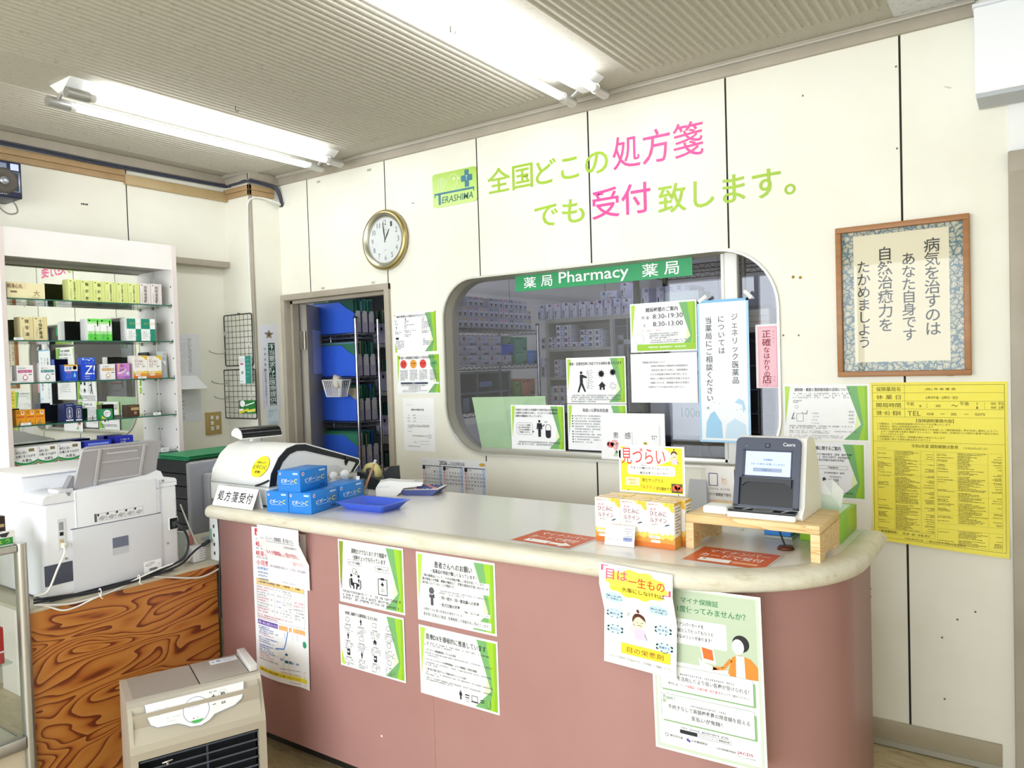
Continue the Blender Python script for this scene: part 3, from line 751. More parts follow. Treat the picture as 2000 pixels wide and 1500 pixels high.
# chart rack seen through the doorway: blue file boxes on a chrome rack
RY = 0.34
wire_rack('chart_rack', 'chrome wire rack of blue patient chart boxes inside the doorway', -0.44, -0.005, RY, 0.53, (1.612, 1.345, 1.068, 0.78), 1.70, CHROME, r=0.011)
BLUE = C('#3d6ff0', 0.45); FG = ['#2f6e5c', '#3f8f74', '#27584f', '#6a8fa6', '#b9ad92', '#2e4f9a', '#3c7d5e', '#1f5a4a']
def chart_box(z, k, label, tall=0.185):
    y0 = RY + 0.014 + 0.0575 * k
    t = thing('chart_box', label, 'file box', (-0.2, y0, z), 0, 'blue patient chart boxes')
    b = MB(); x0, x1 = -0.21, 0.176
    side = [(x0, 0), (x1, 0), (x1, tall * 0.62), (x1 - 0.07, tall * 0.80), (x1 - 0.13, tall), (x0, tall)]
    for y in (0, 0.051): b.prism(side, 'y', y, y + 0.003, BLUE)
    b.box(x0, x1, 0, 0.054, 0, 0.003, BLUE); b.box(x1 - 0.003, x1, 0, 0.054, 0, tall * 0.62, C('#c3bdd0', 0.5)); b.box(x0, x0 + 0.003, 0, 0.054, 0, tall, BLUE)
    b.build('case', t)
    for i in range(7):
        f = MB(); yy = 0.005 + i * 0.0064; h_ = tall * random.uniform(1.0, 1.13)
        f.box(x0 + 0.01, x1 - random.uniform(0.006, 0.02), yy, yy + 0.004, 0.004, h_, C(random.choice(FG), 0.6)); f.build('chart_folder', t)
    f = MB(); f.box(x1, x1 + 0.0015, 0.012, 0.045, tall * 0.35, tall * 0.7, C('#dcdad6', 0.5)); f.build('tag_label', t)
    return t
for r_, z in enumerate((1.613, 1.346, 1.069, 0.781)):
    for k in range(3):
        chart_box(z, k, 'blue chart box on the %s shelf of the chart rack, %s' % (('top', 'second', 'third', 'lowest')[r_], ('nearest the doorway', 'in the middle', 'farthest in')[k]), 0.195 if r_ < 2 else 0.20)
# shelves of charts behind the rack
t = thing('chart_shelves', 'grey wooden chart shelves behind the chrome rack in the doorway', 'shelves', (0.0, 0.85, 0))
b = MB(); SX0, SX1, SY = -0.55, 0.14, 0.62
for z in (1.93, 1.55, 1.24, 0.955, 0.93, 0.62): b = MB(); b.box(SX0, SX1, SY, SY + 0.26, z - 0.025, z, SH); wpart(b, 'shelf_board', t)
b = MB(); b.box(SX0 - 0.02, SX0, SY, SY + 0.26, 0, 2.0, SH); wpart(b, 'side_panel', t)
b = MB(); b.box(SX1, SX1 + 0.012, SY, SY + 0.26, 0, 2.0, SH); wpart(b, 'side_panel', t)
b = MB(); b.box(SX0, SX1, SY + 0.255, SY + 0.26, 0, 2.0, C('#3c3a3c')); wpart(b, 'back_panel', t)
for r_, z in enumerate((1.55, 1.24, 0.955, 0.62)):
    for k in range(5):
        x = -0.16 + k * 0.058
        t = thing('file_box', '%s magazine file on the %s chart shelf, %s from the left' % (('lilac', 'navy blue')[k % 3 == 2], ('top', 'second', 'third', 'lowest')[r_], WORDS[k]), 'file box', (x, SY + 0.02, z + 0.0008), 0, 'magazine files on the chart shelves')
        m = C('#c4bdd6' if k % 3 != 2 else '#3f49b0', 0.5)
        b = MB(); b.box(0, 0.054, 0, 0.003, 0, 0.13, m); b.box(0, 0.003, 0, 0.2, 0, 0.13, m); b.box(0.051, 0.054, 0, 0.2, 0, 0.13, m); b.box(0, 0.054, 0, 0.2, 0, 0.003, m)
        b.box(0.012, 0.03, -0.0008, 0, 0.085, 0.105, C('#3a3a4c')); b.build('case', t)
        for i in range(5):
            f = MB(); f.box(0.006 + i * 0.009, 0.011 + i * 0.009, 0.008, 0.19, 0.004, random.uniform(0.19, 0.225), C(random.choice(FG), 0.6)); f.build('chart_folder', t)
# slatted basket with gloves hung on the rack
x0, z0 = W(640, 775, 0.27); x1, z1 = W(676, 742, 0.27); xc_ = (x0 + x1) / 2
t = thing('wire_basket', 'small white slatted basket with handle hung at the door leaf edge', 'basket', (xc_, 0.27, z0)); hw = (x1 - x0) / 2; hh = z1 - z0
WB = C('#e4e2e6', 0.45)
b = MB(); b.prism(rrect(-hw * 0.72, -0.035, hw * 0.72, 0.035, 0.012), 'z', 0, 0.004, WB); b.build('bottom', t)
b = MB()
P0 = rrect(-hw * 0.72, -0.035, hw * 0.72, 0.035, 0.012, 4); P1 = rrect(-hw, -0.048, hw, 0.048, 0.015, 4)
for i in range(len(P0)):
    b.cyl((P0[i][0], P0[i][1], 0.002), (P1[i][0], P1[i][1], hh), 0.0035, WB, 6)
for f in (0.25, 0.5, 0.75):
    for (p0, p1) in ((-0.035, -0.048), (0.035, 0.048)):
        pass
for k in range(9):
    u = -0.6 + 0.15 * k
    for sgn in (-1, 1): b.cyl((hw * 0.72 * u * 1.3, sgn * 0.035, 0.002), (hw * u * 1.3, sgn * 0.048, hh), 0.0032, WB, 6)
b.build('slats', t)
b = MB(); b.tube([(p[0], p[1], hh) for p in P1], 0.0045, WB, 8, raw=True, closed=True); b.build('rim', t)
b = MB(); b.tube([(-hw, 0, hh), (-hw * 1.35, 0.0, hh + 0.002)], 0.004, WB, 6, raw=True); b.build('hook', t)
b = MB()
for k in range(4):
    b.tube([(0.0 + 0.012 * k, -0.01 + 0.008 * k, hh - 0.02), (0.012 + 0.012 * k, -0.02, hh + 0.022 - 0.003 * k), (0.035 + 0.008 * k, -0.045, hh + 0.012 - 0.004 * k), (0.045 + 0.006 * k, -0.055, hh - 0.03 - 0.005 * k)], [0.012, 0.011], C('#d9d3c2', 0.8), 8)
tag(b.build('work_gloves', loc=(xc_, 0.27, z0)), 'pair of off-white work gloves draped over the basket rim', 'gloves')
# notice on the door leaf
s = Sheet(0.19, 0.27, C('#d5d6dc', 0.6)); s.t_('お薬の確認と注意事項', 0.25, 0.03, 0.75, 0.055, FAINT)
s.rows(0.06, 0.09, 0.94, 28, 0.031, 0.016, C('#a6a9b4')); 
for k in range(4): s.line([(0.05 + 0.3 * k, 0.075), (0.05 + 0.3 * k, 0.97)], 0.0006, C('#a9acb8'))
a = math.radians(123); p = Vector((-0.195, 0.105, 0)) + Vector((math.cos(a), math.sin(a), 0)) * 0.30 + Vector((math.sin(a), -math.cos(a), 0)) * 0.019
q0 = on('y', 0.25, 600, 646)
s.place('notice', 'dense printed list taped to the grey door leaf', 'notice', (p.x, p.y, q0.z), a + PI)
# ================================================================ display cabinet on the left wall
XF, XBK = -0.283, -0.456
CW = mottled('white_laminate', '#eee9e6', '#f6f2ef', 3, 0.35)
CP = C('#e6dad6', 0.4)
yR0 = on('x', XF, 340.5, 640).y; yR1 = on('x', XF, 349.5, 640).y
yL0 = on('x', XF, 5.0, 640).y; yL1 = on('x', XF, 15.5, 640).y
zHB = on('x', XF, 150, 511).z; zTOP = on('x', XF, 150, 458).z
ZS = [on('x', XF, *p).z for p in ((340, 596), (342, 666), (347, 737), (349, 808), (352, 880))]
cab = thing('display_cabinet', 'white open display cabinet with mirror back and glass shelves on the left wall', 'display cabinet', (XBK, (yL0 + yR1) / 2, 0))
HOLE = C('#2b2622', 0.7)
for (a, c, inner) in ((yL0, yL1, 1), (yR0, yR1, -1)):
    b = MB(); b.box(XBK, XF, a, c, 0, zTOP, CW); b.box(XF, XF + 0.001, a + 0.001, c - 0.001, 0.0, zTOP, CP)
    yi = c if inner > 0 else a
    b.box(XBK + 0.0045, XBK + 0.009, yi, yi + inner * 0.003, 0.85, zHB, C('#dcd9d6', 0.3, 0.5))
    for k in range(11):
        for x in (-0.437, -0.302):
            z = 0.92 + k * 0.093
            b.box(x - 0.0035, x + 0.0035, yi, yi + inner * 0.0006, z - 0.004, z + 0.004, HOLE)
    wpart(b, 'side_panel', cab)
b = MB(); b.box(XF - 0.02, XF, yL1, yR0, zHB, zTOP, CW); wpart(b, 'header_panel', cab)
b = MB(); b.box(XBK, XF - 0.02, yL1, yR0, zHB + 0.006, zHB + 0.024, C('#cfcac4', 0.5)); wpart(b, 'top_board', cab)
b = MB(); b.box(XBK, XBK + 0.004, yL1, yR0, 0.85, zHB + 0.006, MIRROR); wpart(b, 'mirror_back', cab)
b = MB(); b.box(XBK, XF, yL1, yR0, 0.815, 0.84, CW); b.box(XF, XF + 0.002, yL1, yR0, 0.815, 0.84, C('#d8c9b4', 0.4)); wpart(b, 'bottom_board', cab)
b = MB(); b.box(XF - 0.02, XF - 0.002, yL1, yR0, 0.02, 0.808, CW, 0.002); wpart(b, 'lower_door', cab)
for z in ZS:
    b = MB(); b.box(XBK + 0.012, XF - 0.012, yL1 + 0.001, yR0 - 0.001, z - 0.006, z, SHELFG); b.box(XF - 0.012, XF - 0.0108, yL1 + 0.001, yR0 - 0.001, z - 0.006, z, EDGEG); sh = wpart(b, 'glass_shelf', cab)
    for yy in (yL1 + 0.004, yR0 - 0.011):
        for x in (-0.435, -0.315): c = MB(); c.box(x, x + 0.016, yy, yy + 0.007, z - 0.014, z - 0.007, C('#b9b79c', 0.3, 0.3)); wpart(c, 'shelf_pin', cab)
XB = XF - 0.022
def shelf_pack(px0, px1, pyt, k, draw, base, label, d=0.055, xb=XB, name='medicine_box', cat='medicine box', gap=0.0006):
    pm = (ZS[k]); a = on('x', xb, px0, 600 + k * 75).y; c = on('x', xb, px1, 600 + k * 75).y
    yb = 580 + 0 * k
    w_ = c - a - gap; h_ = on('x', xb, (px0 + px1) / 2, pyt).z - pm - 0.0005
    s = Sheet(w_, h_, base, 0.0008); s.box(0, w_, 0, d, -h_, 0, base)
    if draw: draw(s)
    o = s.place(name, label, cat, (xb, a, pm + h_ + 0.0005), PI / 2)
    return o
DK = C('#2b3320', 0.6); WH = C('#ffffff', 0.5)
# top shelf
def d_seishin(s):
    s.r(0, 0, 0.5, 0.42, C('#f3dfb4', 0.5)); s.t_('桃清心丸', 0.0, 0.10, 0.40, 0.38, C('#5a3f22'), 0.02); s.r(0.08, 0.54, 0.25, 0.66, C('#8a7350')); s.t_('大', 0.68, 0.46, 0.86, 0.84, C('#a8895c'), 0.01); s.rows(0.64, 0.88, 0.95, 1, 0.1, 0.07, C('#a8895c'), ch=0.04)
shelf_pack(15.5, 89, 552.5, 0, d_seishin, C('#f6ecbe', 0.5), 'long pale yellow medicine box at the left end of the top glass shelf')
YG = C('#e6ef9c', 0.5); YG2 = C('#d4dd7e', 0.5)
def d_kampo(body, strip='#dfe88f', ink='#3a4020'):
    def f(s):
        n = len(body); s.r(0.70, 0, 1, 1, C(strip, 0.5)); s.line([(0.70, 0), (0.70, 1)], 0.0006, C('#9aa05c')); s.line([(0.995, 0), (0.995, 1)], 0.0008, C('#8c9250'))
        sz = min(s.w * 0.34, s.h * 0.84 / n); p = s.h * 0.84 / n / sz
        s.vt(body, 0.50, 0.10, sz, C(ink), p, 0.012); s.rows(0.14, 0.45, 0.26, 7, 0.07, 0.045, C('#a2a868'), ch=0.05); s.r(0.14, 0.06, 0.26, 0.10, C(ink))
    return f
xs = [135, 159.2, 183.2, 206.4, 228.6, 251.2, 274]
tops = [546, 548, 549.5, 551, 552.5, 554]
for i, tx in enumerate(('加味帰脾湯エキス錠', '龍 肝 散', '龍 肝 散', '加味帰脾湯エキス錠', '冷え症用エキス錠', '冷え症用エキス錠')):
    shelf_pack(xs[i], xs[i + 1], tops[i], 0, d_kampo(tx), YG, 'yellow-green herbal medicine box, %s from the left on the top glass shelf' % WORDS[i])
for i, (a, c) in enumerate(((274.5, 295.5), (295.8, 317))):
    shelf_pack(a, c, 554 + i, 0, d_kampo('加味逍遙散', '#e6dcdc', '#403838'), C('#efe6e4', 0.5), 'pinkish white herbal medicine box on the top glass shelf, %s one of two' % ('left', 'right')[i])
# second shelf
for i, (a, c, tx) in enumerate(((41, 67, '猪苓湯'), (67.3, 94, '十味敗毒湯'))):
    shelf_pack(a, c, 619, 1, d_kampo(tx, '#e9d9a4', '#4a3c22'), C('#f0e3b2', 0.5), 'tan herbal medicine box on the second glass shelf, %s one of two' % ('left', 'right')[i], 0.06)
def d_green(s):
    for v0, v1, h in ((0, 0.14, '#6fe05c'), (0.14, 0.24, '#b6f0a4'), (0.24, 0.56, '#ffffff'), (0.56, 0.70, '#b9f0a8'), (0.70, 1, '#62dd4e')): s.r(0, v0, 1, v1, C(h, 0.5))
    s.vt('センナチア錠', 0.60, 0.30, s.h * 0.105, C('#2e5a2c'), 1.05, 0.015); s.rows(0.15, 0.62, 0.35, 5, 0.07, 0.04, C('#5c9a58'), ch=0.06); s.r(0.78, 0.08, 0.88, 0.34, C('#4f9a4c')); s.r(0.12, 0.05, 0.24, 0.12, C('#4f9a4c'))
for i, (a, c) in enumerate(((172.5, 196.5), (197, 220))):
    shelf_pack(a, c, 622.5 + i, 1, d_green, WH, 'bright green and white medicine box on the second glass shelf, %s one of two' % ('left', 'right')[i], 0.07)
def d_check(s):
    g = C('#1f9277', 0.45); s.r(0.0, 0, 0.62, 0.46, g); s.r(0.62, 0.46, 1, 1, g); s.t_('セイロック', 0.2, 0.16, 0.98, 0.27, C('#c9b56a'), 0.02); s.rows(0.12, 0.55, 0.4, 6, 0.06, 0.035, C('#b9bcc0'), ch=0.05); s.ring(0.55, 0.74, 0.13, 0.02, C('#c9d3d6'))
for i, (a, c) in enumerate(((249, 276.5), (277, 304.5))):
    shelf_pack(a, c, 622.5 + 0.7 * i, 1, d_check, WH, 'green and white checkered medicine box on the second glass shelf, %s one of two' % ('left', 'right')[i], 0.06)
# third shelf
def d_drop(h, title):
    def f(s):
        s.rows(0.1, 0.14, 0.9, 1, 0.1, 0.07, INK, ch=0.06); s.r(0.08, 0.27, 0.92, 0.43, C(h, 0.5)); s.t_(title, 0.16, 0.30, 0.86, 0.405, WH, 0.02); c2 = C(h, 0.4)
        s.p([(0.5, 0.5)] + [(0.5 + 0.16 * math.sin(t), 0.72 - 0.16 * math.cos(t) * s.w / s.h * 1.0) for t in [0.9 + i * (2 * PI - 1.8) / 14 for i in range(15)]], c2, 2)
        s.p([(0.5, 0.56)] + [(0.5 + 0.115 * math.sin(t), 0.71 - 0.115 * math.cos(t) * s.w / s.h) for t in [0.9 + i * (2 * PI - 1.8) / 14 for i in range(15)]], C('#ffffff'), 3)
        s.r(0.72, 0.52, 0.92, 0.56, INK); s.rows(0.3, 0.9, 0.75, 1, 0.1, 0.04, FAINT, ch=0.04)
    return f
shelf_pack(33.5, 66, 713.5, 2, d_drop('#c93f86', 'アイルビーロード'), C('#fbfafb', 0.5), 'white eye drop box with magenta band and drop on the third glass shelf', 0.045)
shelf_pack(78.5, 109, 713.5, 2, d_drop('#2f8f94', '新サンテアルビー'), C('#fbfafb', 0.5), 'white eye drop box with teal band and drop on the third glass shelf', 0.045)
def d_blue(s):
    s.r(0, 0, 1, 0.10, C('#e0ab35')); s.r(0, 0.10, 1, 0.40, C('#f4f3f2')); s.t_('目薬', 0.1, 0.14, 0.55, 0.32, C('#2f62c9'), 0.04); s.o(0.78, 0.2, 0.15, C('#d98a4a')); s.r(0.08, 0.44, 0.5, 0.47, C('#e0657a'), 2); s.rows(0.1, 0.5, 0.6, 5, 0.08, 0.03, C('#9cc4f2'), ch=0.05)
    s.p([(0.76, 0.46)] + [(0.76 + 0.10 * math.sin(t), 0.68 - 0.13 * math.cos(t) * s.w / s.h) for t in [0.9 + i * (2 * PI - 1.8) / 12 for i in range(13)]], C('#8fd0f6'), 2)
shelf_pack(127, 153, 712, 2, d_blue, C('#2257d6', 0.4), 'blue eye drop box with orange top band on the third glass shelf', 0.045)
def d_z(s):
    s.p([(0, 0), (0.2, -0.02), (0.9, 0.03), (1, 0.12), (0, 0.12)], C('#3c6fe0'), 1); s.t_('Z!', 0.2, 0.34, 0.92, 0.74, WH, 0.04, slant=0.12); s.rows(0.2, 0.80, 0.85, 1, 0.1, 0.05, WH, ch=0.05); s.rows(0.2, 0.9, 0.85, 1, 0.1, 0.04, WH, ch=0.05)
    for k in range(14): s.r(*(lambda u, v: (u, v, u + 0.09, v + 0.025))(0.05 + random.random() * 0.8, 0.02 + random.random() * 0.13), C('#dfe9fb'), 2)
    s.t_('ピュア', 0.25, 0.2, 0.85, 0.27, C('#8fb6f4'), 0.01)
shelf_pack(160.5, 187.5, 698.5, 2, d_z, C('#1f4fdc', 0.35), 'tall blue eye drop pack lettered Z on the third glass shelf', 0.03)
shelf_pack(198, 226, 711, 2, d_drop('#dba14a', 'アルガード点眼'), C('#fbfafb', 0.5), 'white eye drop box with orange band and drop on the third glass shelf', 0.045)
def d_pink(s):
    s.p([(0, 0), (0.24, 0), (0.12, 0.5), (0, 0.56)], C('#f0b39c'), 1); s.p([(0, 0.58), (0.3, 0.56), (0.75, 0.3), (0.62, 0.5), (0.3, 0.64), (0, 0.66)], C('#fbf3fb'), 2); s.t_('潤い', 0.24, 0.08, 0.62, 0.24, C('#7a3f86'), 0.02); s.t_('EYE', 0.2, 0.36, 0.56, 0.5, C('#6b3a80'), 0.02); s.o(0.82, 0.64, 0.13, C('#cfe3f6'), 2); s.r(0, 0.82, 1, 0.95, C('#a765c0'), 2); s.rows(0.1, 0.86, 0.9, 1, 0.1, 0.05, WH, ch=0.05)
shelf_pack(230.5, 254.5, 709.5, 2, d_pink, C('#d68fd8', 0.45), 'pink and purple eye drop box on the third glass shelf', 0.045)
def d_lutein(big=True):
    def f(s):
        o1, o2, o3 = C('#f3c338', 0.5), C('#e79a3c', 0.5), C('#d9782e', 0.5)
        s.p([(0.45, 0), (1, 0), (1, 0.2), (0.92, 0.14), (0.84, 0.17), (0.78, 0.08), (0.66, 0.09), (0.58, 0.03)], C('#f6d56a'), 1)
        for u, v, r_ in ((0.9, 0.06, 0.09), (0.74, 0.035, 0.07), (0.95, 0.15, 0.07)): s.o(u, v, r_, o1, 2, 12)
        s.p([(0, 0.66)] + [(i / 12, 0.68 + 0.028 * ((i * 7) % 5) / 2 - 0.02) for i in range(1, 12)] + [(1, 0.66), (1, 1), (0, 1)], C('#f4cf62'), 1)
        s.p([(0, 0.76)] + [(i / 12, 0.76 + 0.03 * ((i * 5) % 4) / 2) for i in range(1, 12)] + [(1, 0.74), (1, 1), (0, 1)], o2, 2)
        s.r(0, 0.88, 1, 1.0, o3, 3)
        s.t_('機能性表示食品', 0.06, 0.035, 0.44, 0.065, C('#a8622c'), 0.01)
        s.t_('富山産', 0.14, 0.13, 0.34, 0.17, C('#c94f7a'), 0.01)
        s.t_('ひとみに', 0.12, 0.19, 0.72, 0.30, C('#8a3a56'), 0.012); s.t_('ルテイン', 0.12, 0.33, 0.74, 0.44, C('#8a3a56'), 0.012)
        s.rows(0.14, 0.47, 0.6, 1, 0.1, 0.035, C('#5a4a4a'), ch=0.06); s.p([(0.64, 0.50), (0.74, 0.46), (0.86, 0.455), (0.80, 0.485), (0.68, 0.51)], C('#4a5468'), 2)
        s.r(0.08, 0.73, 0.48, 0.79, C('#fdf6e6'), 4); s.r(0.14, 0.82, 0.48, 0.88, C('#fdf6e6'), 4); s.rows(0.1, 0.75, 0.45, 1, 0.1, 0.025, C('#8c5a20'), 5, ch=0.04)
    return f
for i, (a, c) in enumerate(((261.5, 289), (289.3, 317))):
    shelf_pack(a, c, 694.5 + i * 0.5, 2, d_lutein(), C('#fdfaf2', 0.5), 'white and orange supplement box on the third glass shelf, %s one of two' % ('left', 'right')[i], 0.05)
# silver pouch leaning at the end of the third shelf
b = MB(); a = on('x', -0.34, 314, 735).y; c = on('x', -0.34, 331, 735).y; zt = on('x', -0.34, 322, 685).z; h_ = zt - ZS[2] - 0.001; wd = c - a
for (x0, dx) in ((0, 0),):
    b.add([(0, 0, 0), (0, wd * 0.75, 0), (-0.03, wd * 1.15, h_), (-0.03, -wd * 0.1, h_ * 0.97), (0.018, wd * 0.3, h_ * 0.45), (-0.014, wd * 0.4, 0)],
          [(0, 1, 4), (1, 2, 4), (2, 3, 4), (3, 0, 4), (0, 3, 5), (3, 2, 5), (2, 1, 5), (1, 0, 5)], C('#dadfe2', 0.3, 0.4))
    b.box(0.001, 0.0022, wd * 0.3, wd * 0.6, h_ * 0.5, h_ * 0.8, C('#b9c1c6', 0.4)); b.box(0.001, 0.0026, wd * 0.35, wd * 0.55, h_ * 0.84, h_ * 0.9, C('#d98a80', 0.4))
tag(b.build('pouch', loc=(-0.335, a, ZS[2] + 0.0008)), 'silver and white pouch leaning beside the supplement boxes', 'pouch')
# fourth shelf
def d_orange(s):
    s.r(0.06, 0.08, 0.4, 0.12, C('#7a4a10')); s.r(0.06, 0.18, 0.4, 0.22, C('#7a4a10')); s.r(0.52, 0.1, 0.84, 0.32, C('#fbf3e2')); s.p([(0.56, 0.13), (0.8, 0.13), (0.68, 0.29)], C('#c9502e'), 2); s.r(0.08, 0.42, 0.86, 0.5, C('#d2552a')); s.p([(0.1, 1), (0.45, 0.66), (0.62, 0.66), (0.62, 1)], C('#a98a5c'), 1); s.t_('A', 0.42, 0.66, 0.74, 0.92, C('#f6b12c'), 0.05, 4)
for i, (a, c) in enumerate(((32, 51), (51.2, 69.5), (69.8, 88.5))):
    shelf_pack(a, c, 801 - i * 0.8, 3, d_orange, C('#f0a01c', 0.45), 'small orange medicine box on the fourth glass shelf, %s of three' % ('leftmost', 'middle', 'rightmost')[i], 0.04)
def d_navy(s):
    y = s.Y(1); f = rrect(0.24 * s.w, -0.82 * s.h, 0.80 * s.w, -0.2 * s.h, 0.24 * s.w); n_ = len(f); g_ = rrect(0.28 * s.w, -0.80 * s.h, 0.76 * s.w, -0.22 * s.h, 0.2 * s.w)
    s.add([(p[0], y, p[1]) for p in f + g_], [(i, (i + 1) % n_, (i + 1) % n_ + n_, i + n_) for i in range(n_)], WH)
    s.vt('正露丸糖', 0.52, 0.27, s.h * 0.12, WH, 1.05, 0.04); s.r(0.14, 0.88, 0.9, 0.95, WH); s.r(0.2, 0.07, 0.86, 0.11, C('#9aa6d6'))
shelf_pack(126.5, 146, 788, 3, d_navy, C('#1d2b66', 0.4), 'tall navy medicine box with white oval on the fourth glass shelf', 0.06)
shelf_pack(146.3, 162, 791, 3, d_navy, C('#1d2b66', 0.4), 'slim navy medicine box with white oval on the fourth glass shelf', 0.05)
def d_ment(s):
    s.o(0.5, 0.44, 0.36, WH, 1); s.ring(0.5, 0.44, 0.36, 0.03, C('#2f5f86'), 2); s.rows(0.3, 0.3, 0.7, 3, 0.12, 0.08, C('#33557a'), ch=0.09); s.p([(0, 0.62), (0.2, 0.8), (0.45, 1), (0, 1)], C('#e8e05a'), 1)
shelf_pack(199, 221, 799, 3, d_ment, C('#27a05c', 0.4), 'green ointment box with white round badge on the fourth glass shelf', 0.05)
def d_brown(s):
    s.r(0.3, 0.22, 0.95, 0.45, C('#c2a878')); s.o(0.66, 0.66, 0.13, C('#b98a62')); s.r(0.1, 0.06, 0.9, 0.12, C('#8a6a4c'))
shelf_pack(249.5, 273.5, 790.5, 3, d_brown, C('#4f3a2a', 0.4), 'small brown medicine box standing alone on the fourth glass shelf', 0.05)
# fifth shelf
def d_daiso(s):
    s.t_('自然に近い', 0.06, 0.17, 0.55, 0.30, INK, 0.02); s.t_('お通じをうながす', 0.06, 0.35, 0.90, 0.48, INK, 0.02); s.t_('大草丸', 0.30, 0.55, 0.74, 0.70, INK, 0.01, slant=0.1); s.r(0.62, 0.08, 0.86, 0.22, C('#8d7a58')); s.r(0.04, 0.08, 0.09, 0.13, C('#8a8c90'))
    def arc(v, dv, m, lv):
        n_ = 12; top = [(i / n_, v + 0.14 * (1 - (2 * i / n_ - 1) ** 2)) for i in range(n_ + 1)]; s.p(top + [(u, vv + dv) for u, vv in reversed(top)], m, lv)
    arc(0.60, 0.10, C('#2c9a52'), 1); arc(0.71, 0.10, C('#94805c'), 1); s.rows(0.7, 0.92, 0.95, 1, 0.1, 0.04, FAINT, ch=0.04)
for i, (a, c, tp) in enumerate(((28, 74.3, 873.5), (74.6, 113.8, 869), (114.2, 159.5, 864.5))):
    shelf_pack(a, c, tp, 4, d_daiso, C('#fbfbfa', 0.45), 'large white medicine box with green and brown waves, %s of three on the bottom shelf' % ('leftmost', 'middle', 'rightmost')[i], 0.10)
shelf_pack(168, 219, 860.5, 4, lambda s: (s.r(0.1, 0.1, 0.9, 0.2, C('#8ea2ee')), s.r(0.05, 0.28, 0.98, 0.5, C('#e9edfb'))), C('#2b3cc0', 0.4), 'blue medicine box with white band behind the printer tray on the bottom shelf', 0.09)
shelf_pack(226, 262, 851, 4, lambda s: (s.rows(0.3, 0.14, 0.8, 2, 0.12, 0.08, WH, ch=0.05), s.t_('ガスター10', 0.3, 0.55, 0.9, 0.75, WH, 0.03)), C('#2a35cf', 0.4), 'taller blue medicine box right of the banded one on the bottom shelf', 0.07, XB - 0.06)
for (a, c, k, py, lb) in ((22, 38, 2, 744, 'small white price card at the left end of the third glass shelf'), (28, 47, 1, 659, 'small white price card under the tan boxes on the second glass shelf'), (271, 287, 2, 735, 'small white price card before the supplement boxes on the third glass shelf'), (41, 61, 3, 826, 'small white price card before the orange boxes on the fourth glass shelf'), (301, 315, 3, 805, 'small white price card at the right end of the fourth glass shelf'), (317, 331, 4, 874, 'small white price card at the right end of the bottom glass shelf')):
    shelf_pack(a, c, py, k, lambda s: s.rows(0.2, 0.35, 0.85, 1, 0.1, 0.3, FAINT, ch=0.08), C('#fafafa', 0.5), lb, 0.004, XF - 0.013, 'price_card', 'price card')
b = MB()
for k in range(4): b.box(-0.42 - 0.006 * k, -0.31, yR0 - 0.11 + 0.006 * k, yR0 - 0.006, ZS[4] + 0.0005 + 0.003 * k, ZS[4] + 0.003 + 0.003 * k, C('#e9eaee' if k % 2 else '#c9ccd6', 0.5))
tag(b.build('leaflet_stack', origin=(-0.35, yR0 - 0.06, ZS[4])), 'small stack of leaflets at the right end of the bottom glass shelf', 'leaflets')

# old loudspeaker under the duct
xs_ = -0.30; t0 = on('x', xs_, 41, 319); t1 = on('x', xs_, 43, 389)
ww = 0.17; hh = t0.z - t1.z; 
sp = thing('loudspeaker', 'old dark blue box loudspeaker fixed high on the left wall', 'speaker', (XLU, t0.y - ww / 2, t1.z))
NB = C('#1e2440', 0.35)
b = MB(); b.box(XLU + 0.0, xs_, t0.y - ww, t0.y, t1.z, t0.z, NB, 0.004); wpart(b, 'cabinet', sp)
b = MB(); b.box(xs_ - 0.002, xs_ + 0.003, t0.y - ww + 0.008, t0.y - 0.008, t1.z + hh * 0.16, t1.z + hh * 0.72, C('#8f97ab', 0.3, 0.6), 0.002); wpart(b, 'grille_frame', sp)
b = MB(); yc_, zc_ = t0.y - ww / 2 + 0.012, t1.z + hh * 0.44
b.box(xs_ + 0.003, xs_ + 0.005, t0.y - ww + 0.014, t0.y - 0.015, t1.z + hh * 0.19, t1.z + hh * 0.69, C('#2f3846', 0.6)); wpart(b, 'grille', sp)
b = MB(); b.lathe([(0.0, 0.004), (0.014, 0.005), (0.018, 0.001), (0.04, 0.0025), (0.052, 0.004), (0.056, 0.001)], C('#4d463c', 0.5), (xs_ + 0.005, yc_, zc_), 28, True, 'x'); wpart(b, 'speaker_cone', sp)
b = MB(); b.lathe([(0.0, 0.010), (0.016, 0.009), (0.018, 0.004)], C('#b7bdc8', 0.25, 0.7), (xs_ + 0.005, yc_, zc_), 20, True, 'x'); wpart(b, 'dust_cap', sp)
b = MB(); b.box(xs_, xs_ + 0.002, t0.y - ww + 0.01, t0.y - 0.06, t1.z + hh * 0.78, t1.z + hh * 0.93, C('#5f6d86', 0.3)); b.box(xs_, xs_ + 0.0022, t0.y - 0.045, t0.y - 0.012, t1.z + hh * 0.76, t1.z + hh * 0.94, C('#8d95ad', 0.3, 0.4)); wpart(b, 'control_strip', sp)
s = Sheet(0.05, 0.012, NB); s.t_('SONY', 0.1, 0.15, 0.9, 0.85, C('#e9ecf2'), 0.05); o = s.build('badge', sp); o.location = (xs_ + 0.001 - XLU, -0.02, hh * 0.13); o.rotation_euler = (0, 0, PI / 2)
b = MB(); v0 = on('x', -0.40, 22, 402); b.tube([(-0.42, t0.y - 0.01, t1.z + 0.03), (-0.40, t0.y + 0.012, t1.z - 0.01), (-0.39, t0.y + 0.012, t1.z - 0.045), (-0.39, t0.y - 0.025, t1.z - 0.055), (-0.39, t0.y - 0.06, t1.z - 0.03), (-0.4, t0.y - 0.07, t1.z + 0.004)], 0.0035, C('#8f8b82', 0.5)); wpart(b, 'cord', sp)

